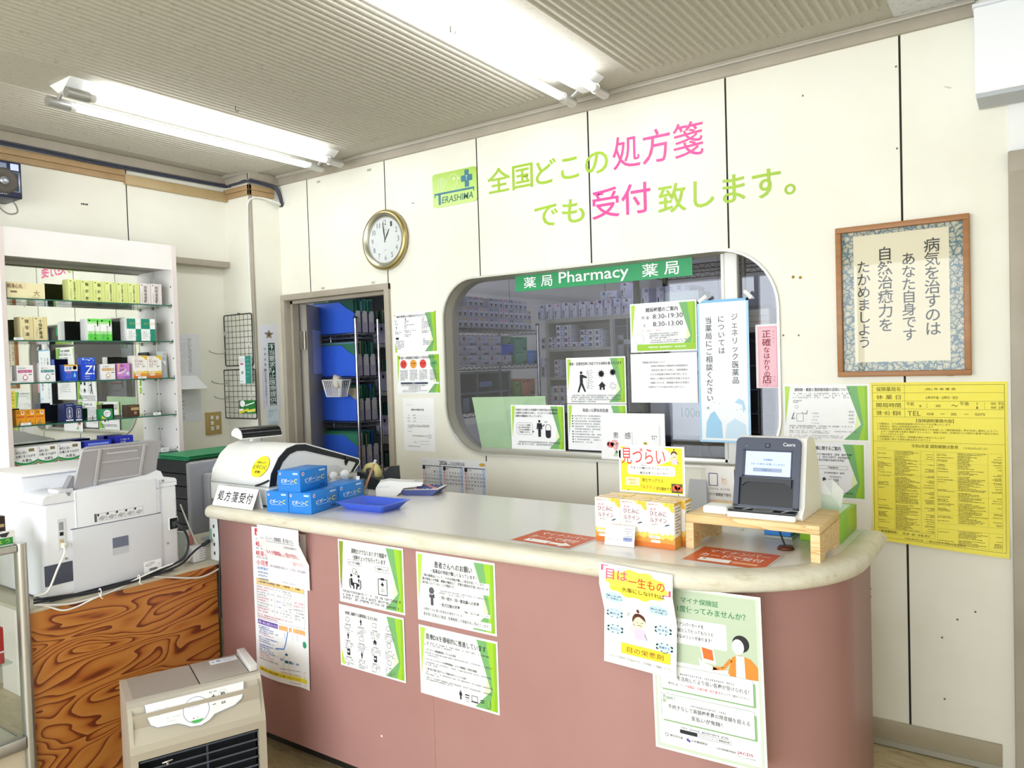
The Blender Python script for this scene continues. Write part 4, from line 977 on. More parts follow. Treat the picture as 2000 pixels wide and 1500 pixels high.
# papers on the recessed wall between cabinet and pillar
def left_sheet(px0, py0, px1, py1, draw, label, base=None, x=XL, name='notice'):
    a = on('x', x, px0, py0); c = on('x', x, px1, py1); s = Sheet(c.y - a.y, a.z - c.z, base or C('#e6e8ec', 0.5)); draw(s)
    return s.place(name, label, 'notice', (x + 0.0005, a.y, a.z), PI / 2)
def d_list(s):
    s.rows(0.60, 0.10, 0.72, 30, 0.028, 0.018, FAINT, ch=0.04); s.rows(0.30, 0.14, 0.5, 20, 0.042, 0.014, C('#a7abb4'), fill=0.5, ch=0.03)
    for k in (0.12, 0.22, 0.27, 0.36, 0.52): s.line([(0.04, k), (0.68, k)], 0.0007, C('#9da2ac'))
left_sheet(330, 652, 392, 736, d_list, 'laminated price list on the recessed wall beside the cabinet')
b = MB(); a = on('x', XL + 0.03, 340, 735); c = on('x', XL + 0.06, 402, 758)
b.add([(XL + 0.002, a.y, a.z), (XL + 0.002, c.y - 0.02, a.z), (XL + 0.08, c.y, c.z), (XL + 0.08, a.y, c.z), (XL + 0.002, a.y, a.z - 0.001), (XL + 0.002, c.y - 0.02, a.z - 0.001), (XL + 0.08, c.y, c.z - 0.001), (XL + 0.08, a.y, c.z - 0.001)], [(0, 1, 2, 3), (7, 6, 5, 4), (0, 3, 7, 4), (1, 5, 6, 2), (3, 2, 6, 7)], C('#eef0f3', 0.5))
tag(b.build('leaflet', origin=(XL, a.y, a.z)), 'blank white sheet folded out from the recessed wall below the price list', 'leaflet')
def d_n2(s):
    for k, v in enumerate((0.03, 0.32, 0.44, 0.55, 0.72, 0.80, 0.87)): s.rows(0.25, v, 0.62, 1, 0.1, 0.03, INK, ch=0.045)
left_sheet(330, 765, 394, 822, d_n2, 'white phone notice on the recessed wall below the folded sheet')
a = on('x', XL, 400, 806); c = on('x', XL, 432, 847)
sw = thing('switch_plate', 'brown switch plate with six white rockers on the recessed wall', 'light switch', (XL, a.y, a.z)); wd, hh = c.y - a.y, a.z - c.z
b = MB(); b.box(0, 0.008, 0, wd, -hh, 0, C('#b39a5e', 0.4), 0.002); b.build('plate', sw)
for (u, v) in ((0.38, 0.24), (0.38, 0.48), (0.38, 0.72), (0.72, 0.26), (0.72, 0.70)):
    b = MB(); b.box(0.008, 0.012, wd * (u - 0.09), wd * (u + 0.09), -hh * (v + 0.085), -hh * (v - 0.085), C('#e3e1d8', 0.4), 0.001); b.build('rocker', sw)

# wire grids on the pillar face with hooks and packs
GY = -0.2
def grid(px0, py0, px1, py1, label, nx, nz):
    a = on('y', GY - 0.02, px0, py0); c = on('y', GY - 0.02, px1, py1); w_, h_ = c.x - a.x, a.z - c.z
    t = thing('wire_grid', label, 'wire grid', (a.x, GY - 0.02, c.z), 0, 'black wire grids')
    m = C('#26272a', 0.45); b = MB(); p = rrect(0, 0, w_, h_, 0.012, 4); b.tube([(q[0], 0, q[1]) for q in p], 0.0033, m, 8, raw=True, closed=True); b.build('rim', t)
    b = MB()
    for i in range(1, nx): b.cyl((w_ * i / nx, 0, 0.002), (w_ * i / nx, 0, h_ - 0.002), 0.0014, m, 6)
    for i in range(1, nz): b.cyl((0.002, 0.002, h_ * i / nz), (w_ - 0.002, 0.002, h_ * i / nz), 0.0014, m, 6)
    b.build('wires', t)
    b = MB(); b.tube([(w_ / 2, 0, h_ + 0.003), (w_ / 2, 0.006, h_ + 0.008), (w_ / 2, 0.02, h_ + 0.006)], 0.002, m, 6); b.build('hanger', t)
    return t, a, c
g1, ga, gc = grid(437, 617, 495, 713, 'upper black wire grid hanging on the pillar', 7, 9)
g2, gb, gd = grid(437, 723, 502, 818, 'lower black wire grid hanging on the pillar', 7, 9)
HK = C('#aaa79f', 0.3, 0.8)
def hook(px, py, l, label, up=True):
    p = on('y', GY - 0.022, px, py); b = MB()
    b.tube([(0, 0, 0.012), (0, -0.006, 0.014), (0, -0.008, -0.02)], 0.002, HK, 6); b.tube([(0, -0.006, 0), (-0.0, -l * 0.5, -0.004), (0, -l, 0.008), (0, -l - 0.008, 0.018)], 0.0024, HK, 6)
    return tag(b.build('grid_hook', loc=p), label, 'hook', 'long wire hooks on the grids')
hook(441, 690, 0.10, 'wire hook on the upper grid pointing at the viewer'); hook(446, 748, 0.10, 'upper wire hook on the lower grid'); hook(448, 777, 0.09, 'lower wire hook on the lower grid')
p = on('y', GY - 0.022, 443, 652); b = MB(); b.tube([(-0.018, -0.004, -0.01), (-0.01, -0.006, 0.012), (-0.002, -0.006, 0.010), (0.004, -0.01, -0.008), (0.014, -0.012, -0.010), (0.018, -0.012, 0.012)], 0.0024, C('#d8d7d2', 0.3, 0.5), 6)
tag(b.build('grid_hook', loc=p), 'short white curved hook on the upper grid', 'hook')
def hang_pack(px0, py0, px1, py1, draw, label, pyh, m):
    a = on('y', GY - 0.05, px0, py0); c = on('y', GY - 0.05, px1, py1); s = Sheet(c.x - a.x, a.z - c.z, m, 0.006); draw(s); w_, h_ = s.w, s.h
    zt = on('y', GY - 0.04, (px0 + px1) / 2, pyh).z - a.z
    s.cyl((w_ * 0.6, -0.003, -0.004), (w_ * 0.66, 0.022, max(0.02, zt)), 0.0017, C('#e4e4e2', 0.4), 6)
    o = s.build('medicine_pack', loc=(a.x, GY - 0.05, a.z), rot=(0, 0, math.radians(10))); tag(o, label, 'medicine pack')
def d_hp1(s):
    s.r(0.5, 0, 1, 1, C('#2f8a78'), 1); s.rows(0.1, 0.08, 0.45, 4, 0.06, 0.03, C('#8a9aa2'), ch=0.06); s.r(0.1, 0.25, 0.35, 0.32, C('#d06a86')); s.o(0.25, 0.6, 0.1, C('#8fa58a')); s.rows(0.1, 0.9, 0.4, 1, 0.1, 0.04, INK, ch=0.06); s.rows(0.6, 0.12, 0.9, 5, 0.15, 0.03, C('#bfe0d8'), ch=0.06)
hang_pack(468, 696, 489, 749, d_hp1, 'slim white and teal pack hanging on the wire grid', 660, C('#eef2f2', 0.4))
def d_hp2(s):
    s.o(0.22, 0.25, 0.18, WH, 1); s.ring(0.22, 0.25, 0.18, 0.02, C('#1e3b30'), 2); s.p([(0.4, 0.35), (0.95, 0.12), (0.95, 0.2), (0.4, 0.44)], WH, 1); s.p([(0, 0.82), (0.55, 0.62), (0.62, 0.72), (0.1, 1), (0, 1)], C('#e8d93a'), 1); s.p([(0.45, 0.78), (1, 0.62), (1, 0.84), (0.55, 0.92)], C('#efe36a'), 2); s.p([(0, 0.66), (0.3, 0.62), (0.2, 0.8), (0, 0.8)], WH, 2)
hang_pack(468, 782, 495, 808, d_hp2, 'green and yellow ointment pack hanging on the lower wire grid', 770, C('#2f7d3a', 0.4))

# police notice on the pillar side
a = on('x', -0.25, 506, 634); c = on('x', -0.25, 547, 797)
s = Sheet(c.y - a.y, a.z - c.z, C('#e9e9f0', 0.5)); 
GB = C('#164a3c', 0.5); s.r(0.44, 0.215, 0.82, 0.965, GB, 1); s.vt('不当要求防止医療提供施設', 0.63, 0.222, 0.0342, C('#e9efec'), 1.008, 0.015, 3, 1.35)
s.vt('岐阜県警察', 0.25, 0.27, 0.016, C('#5a6070'), 1.9); s.vt('岐阜県暴力追放推進センター', 0.24, 0.56, 0.0155, C('#5a6070'), 0.98); s.vt('TEL(058)277-1613', 0.11, 0.55, 0.0125, C('#8a90a0'), 1.05); s.vt('公', 0.22, 0.515, 0.02, INK, 1, 0.03)
star = []
for i in range(10):
    r_ = 0.24 if i % 2 == 0 else 0.13; t = i * PI / 5; star.append((0.52 + r_ * math.sin(t), 0.115 - r_ * math.cos(t) * s.w / s.h * 0.95))
s.p(star, C('#a3957a', 0.4, 0.3), 1); s.o(0.52, 0.115, 0.07, C('#6b5d48'), 2); s.p([(0.28, 0.09), (0.45, 0.115), (0.28, 0.105)], C('#6b5d48'), 2); s.p([(0.76, 0.09), (0.59, 0.115), (0.76, 0.105)], C('#6b5d48'), 2)
s.place('notice', 'tall white notice with gold star and green banner on the pillar side', 'notice', (-0.2495, a.y, a.z), PI / 2)
a = on('x', -0.25, 520, 797); c = on('x', -0.25, 546, 840)
s = Sheet(c.y - a.y, a.z - c.z, C('#dcebf0', 0.5)); s.rows(0.15, 0.1, 0.85, 2, 0.07, 0.035, FAINT, ch=0.05); s.rows(0.12, 0.28, 0.5, 2, 0.08, 0.04, FAINT, ch=0.05); s.rows(0.12, 0.6, 0.9, 6, 0.06, 0.03, FAINT, ch=0.05)
s.place('notice', 'small pale blue slip below the police notice on the pillar', 'notice', (-0.2485, a.y, a.z), PI / 2)
# ================================================================ printer desk
DX = 0.78; DZ = 0.664
ply, nt, bs = newmat('flamed_plywood')
n1 = node(nt, 'ShaderNodeTexNoise', Scale=1.0, Detail=1.6, Roughness=0.42, Distortion=0.55)
cd = coords(nt, (1, 2.3, 7.5), (0.26, 0, 0)); nt.links.new(cd, n1.inputs['Vector'])
mu = node(nt, 'ShaderNodeMath', operation='MULTIPLY'); mu.inputs[1].default_value = 19.0
fr = node(nt, 'ShaderNodeMath', operation='FRACT')
nt.links.new(n1.outputs['Fac'], mu.inputs[0]); nt.links.new(mu.outputs[0], fr.inputs[0])
n2 = node(nt, 'ShaderNodeTexNoise', Scale=30.0, Detail=4.0); nt.links.new(coords(nt, (1, 0.6, 6)), n2.inputs['Vector'])
ad = node(nt, 'ShaderNodeMath', operation='MULTIPLY_ADD'); ad.inputs[1].default_value = 0.12; 
nt.links.new(n2.outputs['Fac'], ad.inputs[0]); nt.links.new(fr.outputs[0], ad.inputs[2])
r1 = ramp(nt, [(0.0, '#c58340'), (0.5, '#bd7934'), (0.78, '#ad6429'), (0.90, '#7d3a18'), (1.0, '#6f3013')])
nt.links.new(ad.outputs[0], r1.inputs[0]); nt.links.new(r1.outputs[0], bs.inputs['Base Color']); bs.inputs['Roughness'].default_value = 0.42
t = thing('printer_desk', 'low desk with bold grained plywood back panel under the printer', 'desk', (0.45, -1.6, 0))
b = MB(); b.box(DX - 0.016, DX, -1.862, -1.19, 0.0, DZ - 0.012, ply); wpart(b, 'back_panel', t)
b = MB(); b.box(0.12, DX - 0.001, -1.862, -0.75, DZ - 0.0118, DZ, C('#cfc8b4', 0.5)); wpart(b, 'desktop', t)
for (x, y) in ((0.14, -1.85), (0.14, -0.82), (0.70, -0.82)): b = MB(); b.box(x, x + 0.04, y, y + 0.04, 0, DZ - 0.012, C('#6a5a44', 0.5)); wpart(b, 'leg', t)

# printer seen from behind
PX = 0.768
def bk(p0, p1, x=PX):
    a = on('x', x, *p0); c = on('x', x, *p1); return a.y, c.y, c.z, a.z
a = on('x', PX, 83, 1000); c = on('x', PX, 350, 1060)
Y0, Y1 = a.y, c.y; zt0 = on('x', PX, 83, 974).z; zt1 = on('x', PX, 349, 934).z
PW = C('#e9ebf2', 0.4); PG1 = C('#d7d9e0', 0.4); PGR = C('#a9a7ac', 0.45); PDK = C('#4a4f60', 0.45); GAP = C('#55586a', 0.6)
pr = thing('office_printer', 'white office printer seen from behind on the plywood desk', 'printer', (0.5, (Y0 + Y1) / 2, DZ))
b = MB(); b.box(0.34, PX, Y0, Y1, DZ + 0.012, zt0 - 0.02, PW, 0.012); b.box(0.36, PX - 0.02, Y0 + 0.02, Y1 - 0.02, DZ, DZ + 0.013, PDK); wpart(b, 'body', pr)
b = MB()
prof = [(Y0, zt0 - 0.024), (Y1, zt0 - 0.024), (Y1, zt1 - 0.004), (Y1 - 0.006, zt1 + 0.004), (Y1 - 0.05, zt1 + 0.012), (Y1 - 0.06, zt1 + 0.035), (Y1 - 0.075, zt1 + 0.042), (Y1 - 0.11, zt1 + 0.03), (Y0 + 0.10, zt1 + 0.01), (Y0 + 0.085, zt1 - 0.002), (Y0 + 0.07, zt0 + 0.01), (Y0 + 0.012, zt0 + 0.004), (Y0 + 0.003, zt0 - 0.004)]
b.prism(prof, 'x', 0.60, PX, PW, True); b.box(0.30, 0.602, Y0 - 0.004, Y1 + 0.004, zt0 - 0.024, zt0 + 0.055, PW, 0.02, 3); b.box(0.31, 0.60, Y0 + 0.01, Y1 - 0.02, zt0 + 0.055, zt0 + 0.066, C('#f4f4f6', 0.4), 0.006); wpart(b, 'scanner_unit', pr)
b = MB(); y0, y1, z0, z1 = bk((145, 965), (307, 1020)); b.box(PX - 0.002, PX + 0.004, y0, y1, z0 - 0.01, zt1 + 0.012, PW, 0.002); wpart(b, 'feeder_panel', pr)
b = MB(); y0, y1, z0, z1 = bk((138, 1035), (318, 1108)); zlo = on('x', PX, 151, 1157).z
b.box(PX - 0.002, PX + 0.0065, y0, y1, zlo, z1, PG1, 0.002); b.box(PX, PX + 0.0045, y0, y1, z1, z1 + 0.0025, GAP); wpart(b, 'rear_cover', pr)
b = MB(); y0, y1, z0, z1 = bk((217, 1051), (250, 1078)); b.box(PX + 0.006, PX + 0.0075, y0, y1, z0, z1, C('#c3c5cd', 0.4)); b.box(PX + 0.007, PX + 0.0085, y0 + 0.001, y1 - 0.001, z0 + (z1 - z0) * 0.42, z1, C('#6a7288', 0.4)); wpart(b, 'cover_latch', pr)
b = MB(); y0, y1, z0, z1 = bk((86, 1107), (149, 1130)); z0 = on('x', PX, 87, 1150).z; b.box(PX - 0.001, PX + 0.003, y0, y1, z0 + 0.004, z1, PDK, 0.001); wpart(b, 'side_hatch', pr)
b = MB()
y0, y1, z0, z1 = bk((111, 1015), (130, 1072)); b.box(PX, PX + 0.0015, y0, y1, z0, z1, C('#dfe1e8', 0.4)); hz = z1 - z0
b.box(PX, PX + 0.002, y0 + 0.005, y1 - 0.007, z1 - hz * 0.36, z1 - hz * 0.10, C('#9a9ba2')); b.box(PX, PX + 0.002, y0 + 0.006, y1 - 0.008, z1 - hz * 0.54, z1 - hz * 0.42, BLACK); b.box(PX, PX + 0.002, y0 + 0.005, y1 - 0.008, z1 - hz * 0.88, z1 - hz * 0.66, C('#c7b48a')); wpart(b, 'port_panel', pr)
y0, y1, z0, z1 = bk((182.5, 1004), (278, 1002)); z0 = z1 - 0.028
s = Sheet(y1 - y0, 0.028, C('#eceef2', 0.4)); s.r(0, 0, 0.045, 1, C('#5a5c66'))
for k in range(5):
    u = 0.05 + 0.19 * k; s.frame(u, 0.04, u + 0.185, 0.96, 0.0006, C('#7a7d88')); s.r(u + 0.01, 0.08, u + 0.045, 0.34, BLACK)
    s.p([(u + 0.03, 0.7), (u + 0.1, 0.4), (u + 0.17, 0.55), (u + 0.11, 0.9)], C('#c3c6ce'), 2); s.line([(u + 0.03, 0.7), (u + 0.1, 0.4), (u + 0.17, 0.55), (u + 0.11, 0.9), (u + 0.03, 0.7)], 0.0007, C('#4c4f5a'), 3); s.line([(u + 0.05, 0.5 + 0.05 * k), (u + 0.14, 0.75)], 0.0008, C('#4c4f5a'), 3)
o = s.build('guide_label', pr); o.location = (PX + 0.004 - 0.5, y0 - (Y0 + Y1) / 2, z1 - DZ); o.rotation_euler = (0, 0, PI / 2)
y0, y1, z0, z1 = bk((279, 1098), (313, 1106)); s = Sheet(y1 - y0, 0.045, C('#f4f5f7', 0.4)); s.rows(0.06, 0.1, 0.6, 3, 0.11, 0.06, INK, ch=0.04)
u = 0.3
while u < 0.75: a_ = random.choice((0.006, 0.012)); s.r(u, 0.58, u + a_, 0.8, INK, 2); u += a_ + 0.008
s.ring(0.86, 0.35, 0.05, 0.01, INK); s.rows(0.06, 0.9, 0.2, 1, 0.1, 0.06, INK, ch=0.04)
o = s.build('rating_label', pr); o.location = (PX + 0.0065 - 0.5, y0 - (Y0 + Y1) / 2, z1 - DZ); o.rotation_euler = (0, 0, PI / 2)
b = MB(); y0, y1, z0, z1 = bk((330, 1013), (346, 1031)); b.box(PX, PX + 0.004, y0 - 0.003, y1 + 0.003, z0 - 0.003, z1 + 0.003, C('#f3f4f7', 0.4), 0.002); b.box(PX + 0.0035, PX + 0.005, y0, y1, z0, z1, BLACK); wpart(b, 'power_inlet', pr); plug_y, plug_z = (y0 + y1) / 2, (z0 + z1) / 2
for p in ((134, 966), (318, 939), (129, 1091), (328, 1061)):
    q = on('x', PX, *p); b = MB(); b.cyl((PX, q.y, q.z), (PX + 0.0025, q.y, q.z), 0.0045, C('#a4a5aa', 0.3, 0.7), 12); wpart(b, 'screw', pr)
b = MB()
for pts in (((83, 980), (118, 972)), ((310, 928), (347, 940))): pass
for yy in (bk((148, 1000), (148, 1001))[0], bk((312, 980), (312, 981))[0]): b.box(PX - 0.001, PX + 0.0045, yy - 0.0006, yy + 0.0006, zlo + 0.15, zt1 + 0.005, C('#b9bcc8'))
b.box(PX, PX + 0.0008, Y0 + 0.004, bk((145, 1000), (146, 1001))[0], zt0 - 0.0235, zt0 - 0.022, C('#a9acb8')); b.box(PX, PX + 0.0008, bk((312, 980), (312, 981))[0], Y1 - 0.004, zt0 - 0.011, zt0 - 0.0095, C('#a9acb8')); wpart(b, 'panel_gap', pr)
# grey paper support rising from the feeder
tx = 0.80; tl = on('x', tx, 164, 877); trr = on('x', tx, 309, 859); bl = on('x', PX - 0.01, 146, 946); br = on('x', PX - 0.01, 306, 925)
y0, y1 = bl.y, br.y; zb = zt1 + 0.008; ztop = (tl.z + trr.z) / 2; hgt = ztop - zb
b = MB(); b.M = Matrix.Translation((PX - 0.02, 0, zb)) @ Matrix.Rotation(math.atan2(tx - PX + 0.02, hgt), 4, 'Y'); L = math.hypot(tx - PX + 0.02, hgt)
b.prism([(y0, 0), (y1, 0), (y1 - 0.004, L * 0.5), (y1 - 0.0, L * 0.98), (y1 - 0.012, L), (y0 + 0.03, L), (y0 + 0.012, L * 0.96), (y0 + 0.008, L * 0.6)], 'x', -0.012, 0.0, PGR)
b.box(0, 0.003, y0 + 0.012, y1 - 0.05, L * 0.92, L * 0.96, C('#c3c1c4', 0.4), 0.001)
for (u0, u1, v0, v1) in ((0.33, 0.70, 0.80, 0.84), (0.28, 0.75, 0.60, 0.625), (0.24, 0.80, 0.16, 0.19)): b.box(0, 0.004, y0 + (y1 - y0) * u0, y0 + (y1 - y0) * u1, L * v0, L * v1, C('#c5c4c7', 0.4))
for u in (0.22, 0.76): b.box(0, 0.005, y0 + (y1 - y0) * u, y0 + (y1 - y0) * (u + 0.035), L * 0.02, L * 0.95, C('#b7b5b9', 0.4), 0.001)
b.prism([(y0 + (y1 - y0) * 0.36, L * 0.97), (y0 + (y1 - y0) * 0.36, L * 0.84), (y0 + (y1 - y0) * 0.68, L * 0.84), (y0 + (y1 - y0) * 0.68, L * 0.97)], 'x', 0.0005, 0.0025, C('#9c9aa0', 0.45)); wpart(b, 'paper_support', pr)
b = MB(); b.box(PX - 0.08, PX - 0.01, y0 - 0.055, y0 - 0.004, zb - 0.004, zb + 0.012, C('#d5d6dc', 0.4), 0.003); b.prism([(y0 - 0.03, zb), (y0 + 0.004, zb), (y0 + 0.004, zb + 0.05), (y0 - 0.002, zb + 0.05)], 'x', PX - 0.05, PX - 0.02, C('#8d8c94', 0.45)); wpart(b, 'side_guide', pr)

# cables round the printer
CB = C('#23252b', 0.5); CWH = C('#e6e4de', 0.5)
def pth(*p): return [on('x', x, px, py) for (x, px, py) in p]
b = MB(); b.box(PX + 0.0075, PX + 0.03, plug_y - 0.012, plug_y + 0.012, plug_z - 0.011, plug_z + 0.011, CB, 0.003)
b.tube(pth((0.80, 343, 1022), (0.82, 355, 1030), (0.82, 366, 1048), (0.815, 367, 1070), (0.81, 358, 1090), (0.80, 335, 1104), (0.795, 300, 1119), (0.795, 250, 1135), (0.795, 190, 1155), (0.795, 130, 1163), (0.79, 66, 1172)), 0.0042, CB)
tag(b.build('power_cable', origin=(0.79, -1.4, 0.7)), 'black power cable plugged into the printer and looping along its foot', 'cable')
b = MB(); b.tube(pth((0.76, 408, 1057), (0.79, 385, 1072), (0.805, 372, 1084), (0.81, 352, 1103), (0.805, 300, 1124), (0.80, 240, 1142), (0.80, 180, 1158), (0.795, 120, 1168), (0.79, 66, 1178)), 0.004, CB)
a0 = on('x', 0.76, 409, 1056); b.cyl(a0, a0 + Vector((-0.0, -0.03, -0.012)), 0.008, CB, 10)
tag(b.build('data_cable', origin=(0.79, -1.4, 0.7)), 'black cable from the white router running beside the printer foot', 'cable')
b = MB(); b.tube(pth((0.79, 436, 1106), (0.79, 400, 1125), (0.79, 370, 1129), (0.79, 320, 1127), (0.79, 272, 1128), (0.79, 235, 1148), (0.79, 180, 1168), (0.79, 130, 1180), (0.79, 66, 1181)), 0.0034, CWH)
tag(b.build('electric_cable', origin=(0.79, -1.4, 0.65)), 'off-white cord sagging across the top of the plywood panel', 'cord')
b = MB(); q = bk((121, 1062), (126, 1066)); b.box(PX + 0.002, PX + 0.014, q[0] - 0.006, q[1], q[2] - 0.004, q[3] + 0.004, C('#f4f2ea', 0.4), 0.001)
b.tube(pth((0.78, 124, 1065), (0.80, 126, 1080), (0.795, 112, 1112), (0.79, 95, 1152), (0.785, 78, 1162), (0.785, 66, 1164)), 0.0034, C('#f1efe8', 0.5))
tag(b.build('network_cable', origin=(0.79, -1.8, 0.7)), 'white network cable hanging from the printer port panel', 'cable')
b = MB(); b.tube(pth((0.80, 352, 1096), (0.80, 318, 1108), (0.80, 275, 1127), (0.795, 225, 1152), (0.795, 185, 1168), (0.79, 150, 1185), (0.79, 122, 1192), (0.785, 92, 1184), (0.785, 66, 1180)), 0.003, C('#f4f3f0', 0.5))
tag(b.build('thin_cable', origin=(0.79, -1.5, 0.66)), 'thin white cord tied to the black cables and drooping lowest at the left', 'cord')
for (p, lb) in (((271, 1130), 'white cable tie on the bundle near the middle of the printer foot'), ((195, 1157), 'white cable tie on the bundle near the left of the printer foot')):
    q = on('x', 0.807, *p); b = MB(); b.tube([q + Vector((0.008 * math.cos(k * PI / 5), 0.001, 0.013 * math.sin(k * PI / 5))) for k in range(10)], 0.0016, WH, 6, raw=True, closed=True); b.tube([q + Vector((0.008, 0, 0)), q + Vector((0.012, -0.004, -0.012)), q + Vector((0.013, 0.002, -0.02))], 0.0015, WH, 6)
    tag(b.build('cable_tie', origin=q), lb, 'cable tie')

# things on the desk between printer and counter
q0 = on('y', -1.185, 400, 995)
t = thing('wifi_router', 'upright white router standing at the left end of the counter', 'router', (0.78, -1.12, DZ)); zr = 0.842
b = MB(); b.box(0.735, 0.800, -1.185, -1.02, DZ, zr, C('#e7e8ea', 0.4), 0.006); wpart(b, 'case', t)
b = MB(); b.box(0.7345, 0.736, -1.17, -1.15, DZ + 0.09, DZ + 0.13, C('#6fae86', 0.4)); b.box(0.738, 0.752, -1.1862, -1.184, DZ + 0.075, DZ + 0.125, C('#7fae92', 0.4)); wpart(b, 'green_label', t)
for k in range(4): b = MB(); b.box(0.762, 0.770, -1.1865, -1.184, DZ + 0.025 + 0.035 * k, DZ + 0.037 + 0.035 * k, C('#3c4048', 0.4)); wpart(b, 'port', t)
b = MB(); b.box(0.803, 0.818, -1.18, -1.05, 0.60, 0.842, C('#c9c7c0', 0.5)); tag(b.build('cable_cover', origin=(0.81, -1.1, 0.7)), 'flat grey strip between the router and the pink counter front', 'cable cover')
b = MB(); b.tube([(0.806, -1.19, 0.835), (0.812, -1.192, 0.79), (0.813, -1.192, 0.70), (0.806, -1.195, 0.60), (0.80, -1.195, 0.45)], 0.005, CB); tag(b.build('electric_cable', origin=(0.81, -1.19, 0.7)), 'black cord falling beside the pink counter front', 'cord')
q = on('x', 0.70, 382, 1085); b = MB(); b.box(0.665, 0.725, q.y - 0.025, q.y + 0.03, DZ, DZ + 0.06, C('#e4e4e6', 0.4), 0.006); 
for k in range(5): b.box(0.7245, 0.726, q.y + 0.002, q.y + 0.026, DZ + 0.012 + 0.009 * k, DZ + 0.016 + 0.009 * k, C('#b9b9be'))
b.cyl((0.71, q.y - 0.024, DZ + 0.03), (0.735, q.y - 0.06, DZ + 0.022), 0.007, C('#eceae4', 0.4), 10)
tag(b.build('plug_adapter', origin=(0.7, q.y, DZ)), 'white plug adapter lying before the router', 'adapter')
b = MB(); b.tube(pth((0.62, 352, 985), (0.66, 370, 1030), (0.68, 385, 1062), (0.69, 398, 1075)), 0.003, C('#e3e2d8', 0.5)); tag(b.build('thin_cable', origin=(0.65, -1.2, 0.75)), 'thin pale cord rising behind the printer', 'cord')
q = on('x', 0.62, 362, 1075); b = MB(); b.box(0.58, 0.66, q.y - 0.01, q.y + 0.012, DZ, DZ + 0.10, C('#cf8a80', 0.5)); b.box(0.58, 0.665, q.y - 0.02, q.y - 0.0105, DZ, DZ + 0.11, C('#cfd8cf', 0.5)); tag(b.build('pocket_folder', origin=(0.62, q.y, DZ)), 'pink and pale green folders upright behind the printer corner', 'folder')
b = MB(); b.box(0.63, 0.70, -1.24, -1.185, DZ, DZ + 0.035, C('#c9d1c4', 0.4), 0.004); tag(b.build('stamp_pad', origin=(0.66, -1.2, DZ)), 'small pale box beside the plug adapter', 'box')
# grey monitor turned away
MX = 0.47; a = on('x', MX, 370, 905); c = on('x', MX, 363, 1050); e = on('x', MX, 452, 892)
t = thing('monitor', 'grey-lavender monitor seen from behind between printer and cash register', 'monitor', (MX - 0.02, (a.y + e.y) / 2, DZ)); MG = C('#a9adba', 0.5)
b = MB(); b.box(MX - 0.03, MX, a.y, a.y + 0.42, DZ + 0.05, a.z, MG, 0.006); wpart(b, 'back_shell', t)
b = MB(); y2 = on('x', MX + 0.05, 408, 930).y; b.box(MX, MX + 0.05, y2, y2 + 0.22, DZ + 0.12, a.z - 0.05, C('#b7bac4', 0.5), 0.008); wpart(b, 'rear_housing', t)
b = MB(); b.box(MX - 0.02, MX + 0.0, a.y + 0.17, a.y + 0.25, DZ + 0.006, DZ + 0.08, MG); b.box(MX - 0.1, MX + 0.09, a.y + 0.1, a.y + 0.32, DZ, DZ + 0.01, MG, 0.003); wpart(b, 'foot', t)
# green files on a dark tray rack
a = on('x', 0.1, 362, 890); b = MB(); DKT = C('#26282c', 0.5); zt = on('x', 0.16, 400, 899).z
t = thing('tray_rack', 'dark document tray rack behind the monitor', 'tray rack', (0.0, a.y + 0.2, 0))
for k in range(6): b = MB(); b.box(-0.17, 0.11, a.y, a.y + 0.42, zt - 0.004 - 0.06 * k, zt - 0.06 * k, DKT); wpart(b, 'tray', t)
for yy in (a.y, a.y + 0.412): b = MB(); b.box(-0.17, 0.11, yy, yy + 0.008, 0.0, zt - 0.005, DKT); wpart(b, 'side_panel', t)
for k in range(5):
    b = MB(); b.box(-0.15, 0.10 + 0.008 * (k % 3), a.y + 0.01 + 0.01 * (k % 2), a.y + 0.37 + 0.01 * (k % 3), 0, 0.004, C(('#2f8f5e', '#3aa06c', '#257a4e')[k % 3], 0.5)); tag(b.build('file_folder', loc=(0, 0, zt + 0.0005 + 0.0045 * k)), 'green file folder stacked on the dark tray rack', 'folder', 'green file folders on the tray rack')

# ================================================================ oil heater on the floor
hrz = math.radians(67.2); FLX, FLY = 1.245, -1.80; HW, HD, HH = 0.385, 0.26, 0.432
ht = thing('fan_heater', 'champagne silver oil fan heater on the floor before the plywood desk', 'heater', (FLX, FLY, 0), hrz)
CH = C('#c3bcae', 0.35, 0.35); CHT = C('#a59c92', 0.45, 0.2); nv = Vector((math.sin(hrz), -math.cos(hrz), 0))
def hp(px, py, back=0.0):
    d = FWD + RGT * ((px - 1000) / FPX) - UPV * ((py - 750) / FPX); p0 = Vector((FLX, FLY, 0)) - nv * back
    v = CAM + d * ((p0 - CAM).dot(nv) / d.dot(nv)) - Vector((FLX, FLY, 0))
    return v.x * math.cos(hrz) + v.y * math.sin(hrz), v.z
sl = 0.318
prof = [(0.0, 0.03), (0.0, sl - 0.02), (0.004, sl), (0.040, HH - 0.014), (0.052, HH - 0.003), (0.068, HH), (HD, HH), (HD, 0.03)]
b = MB(); b.prism(prof, 'x', 0.0, 0.012, CH); b.prism(prof, 'x', HW - 0.012, HW, CH)
gz0, gz1 = 0.055, hp(390, 1455)[1]; gx0, gx1 = hp(270, 1480)[0], hp(506, 1432)[0]
b.prism([(0.0, gz1), (0.0, sl - 0.02), (0.004, sl), (0.040, HH - 0.014), (0.052, HH - 0.003), (0.068, HH), (HD, HH), (HD, HH - 0.01), (0.02, HH - 0.03), (0.02, gz1)], 'x', 0.012, HW - 0.012, CH)
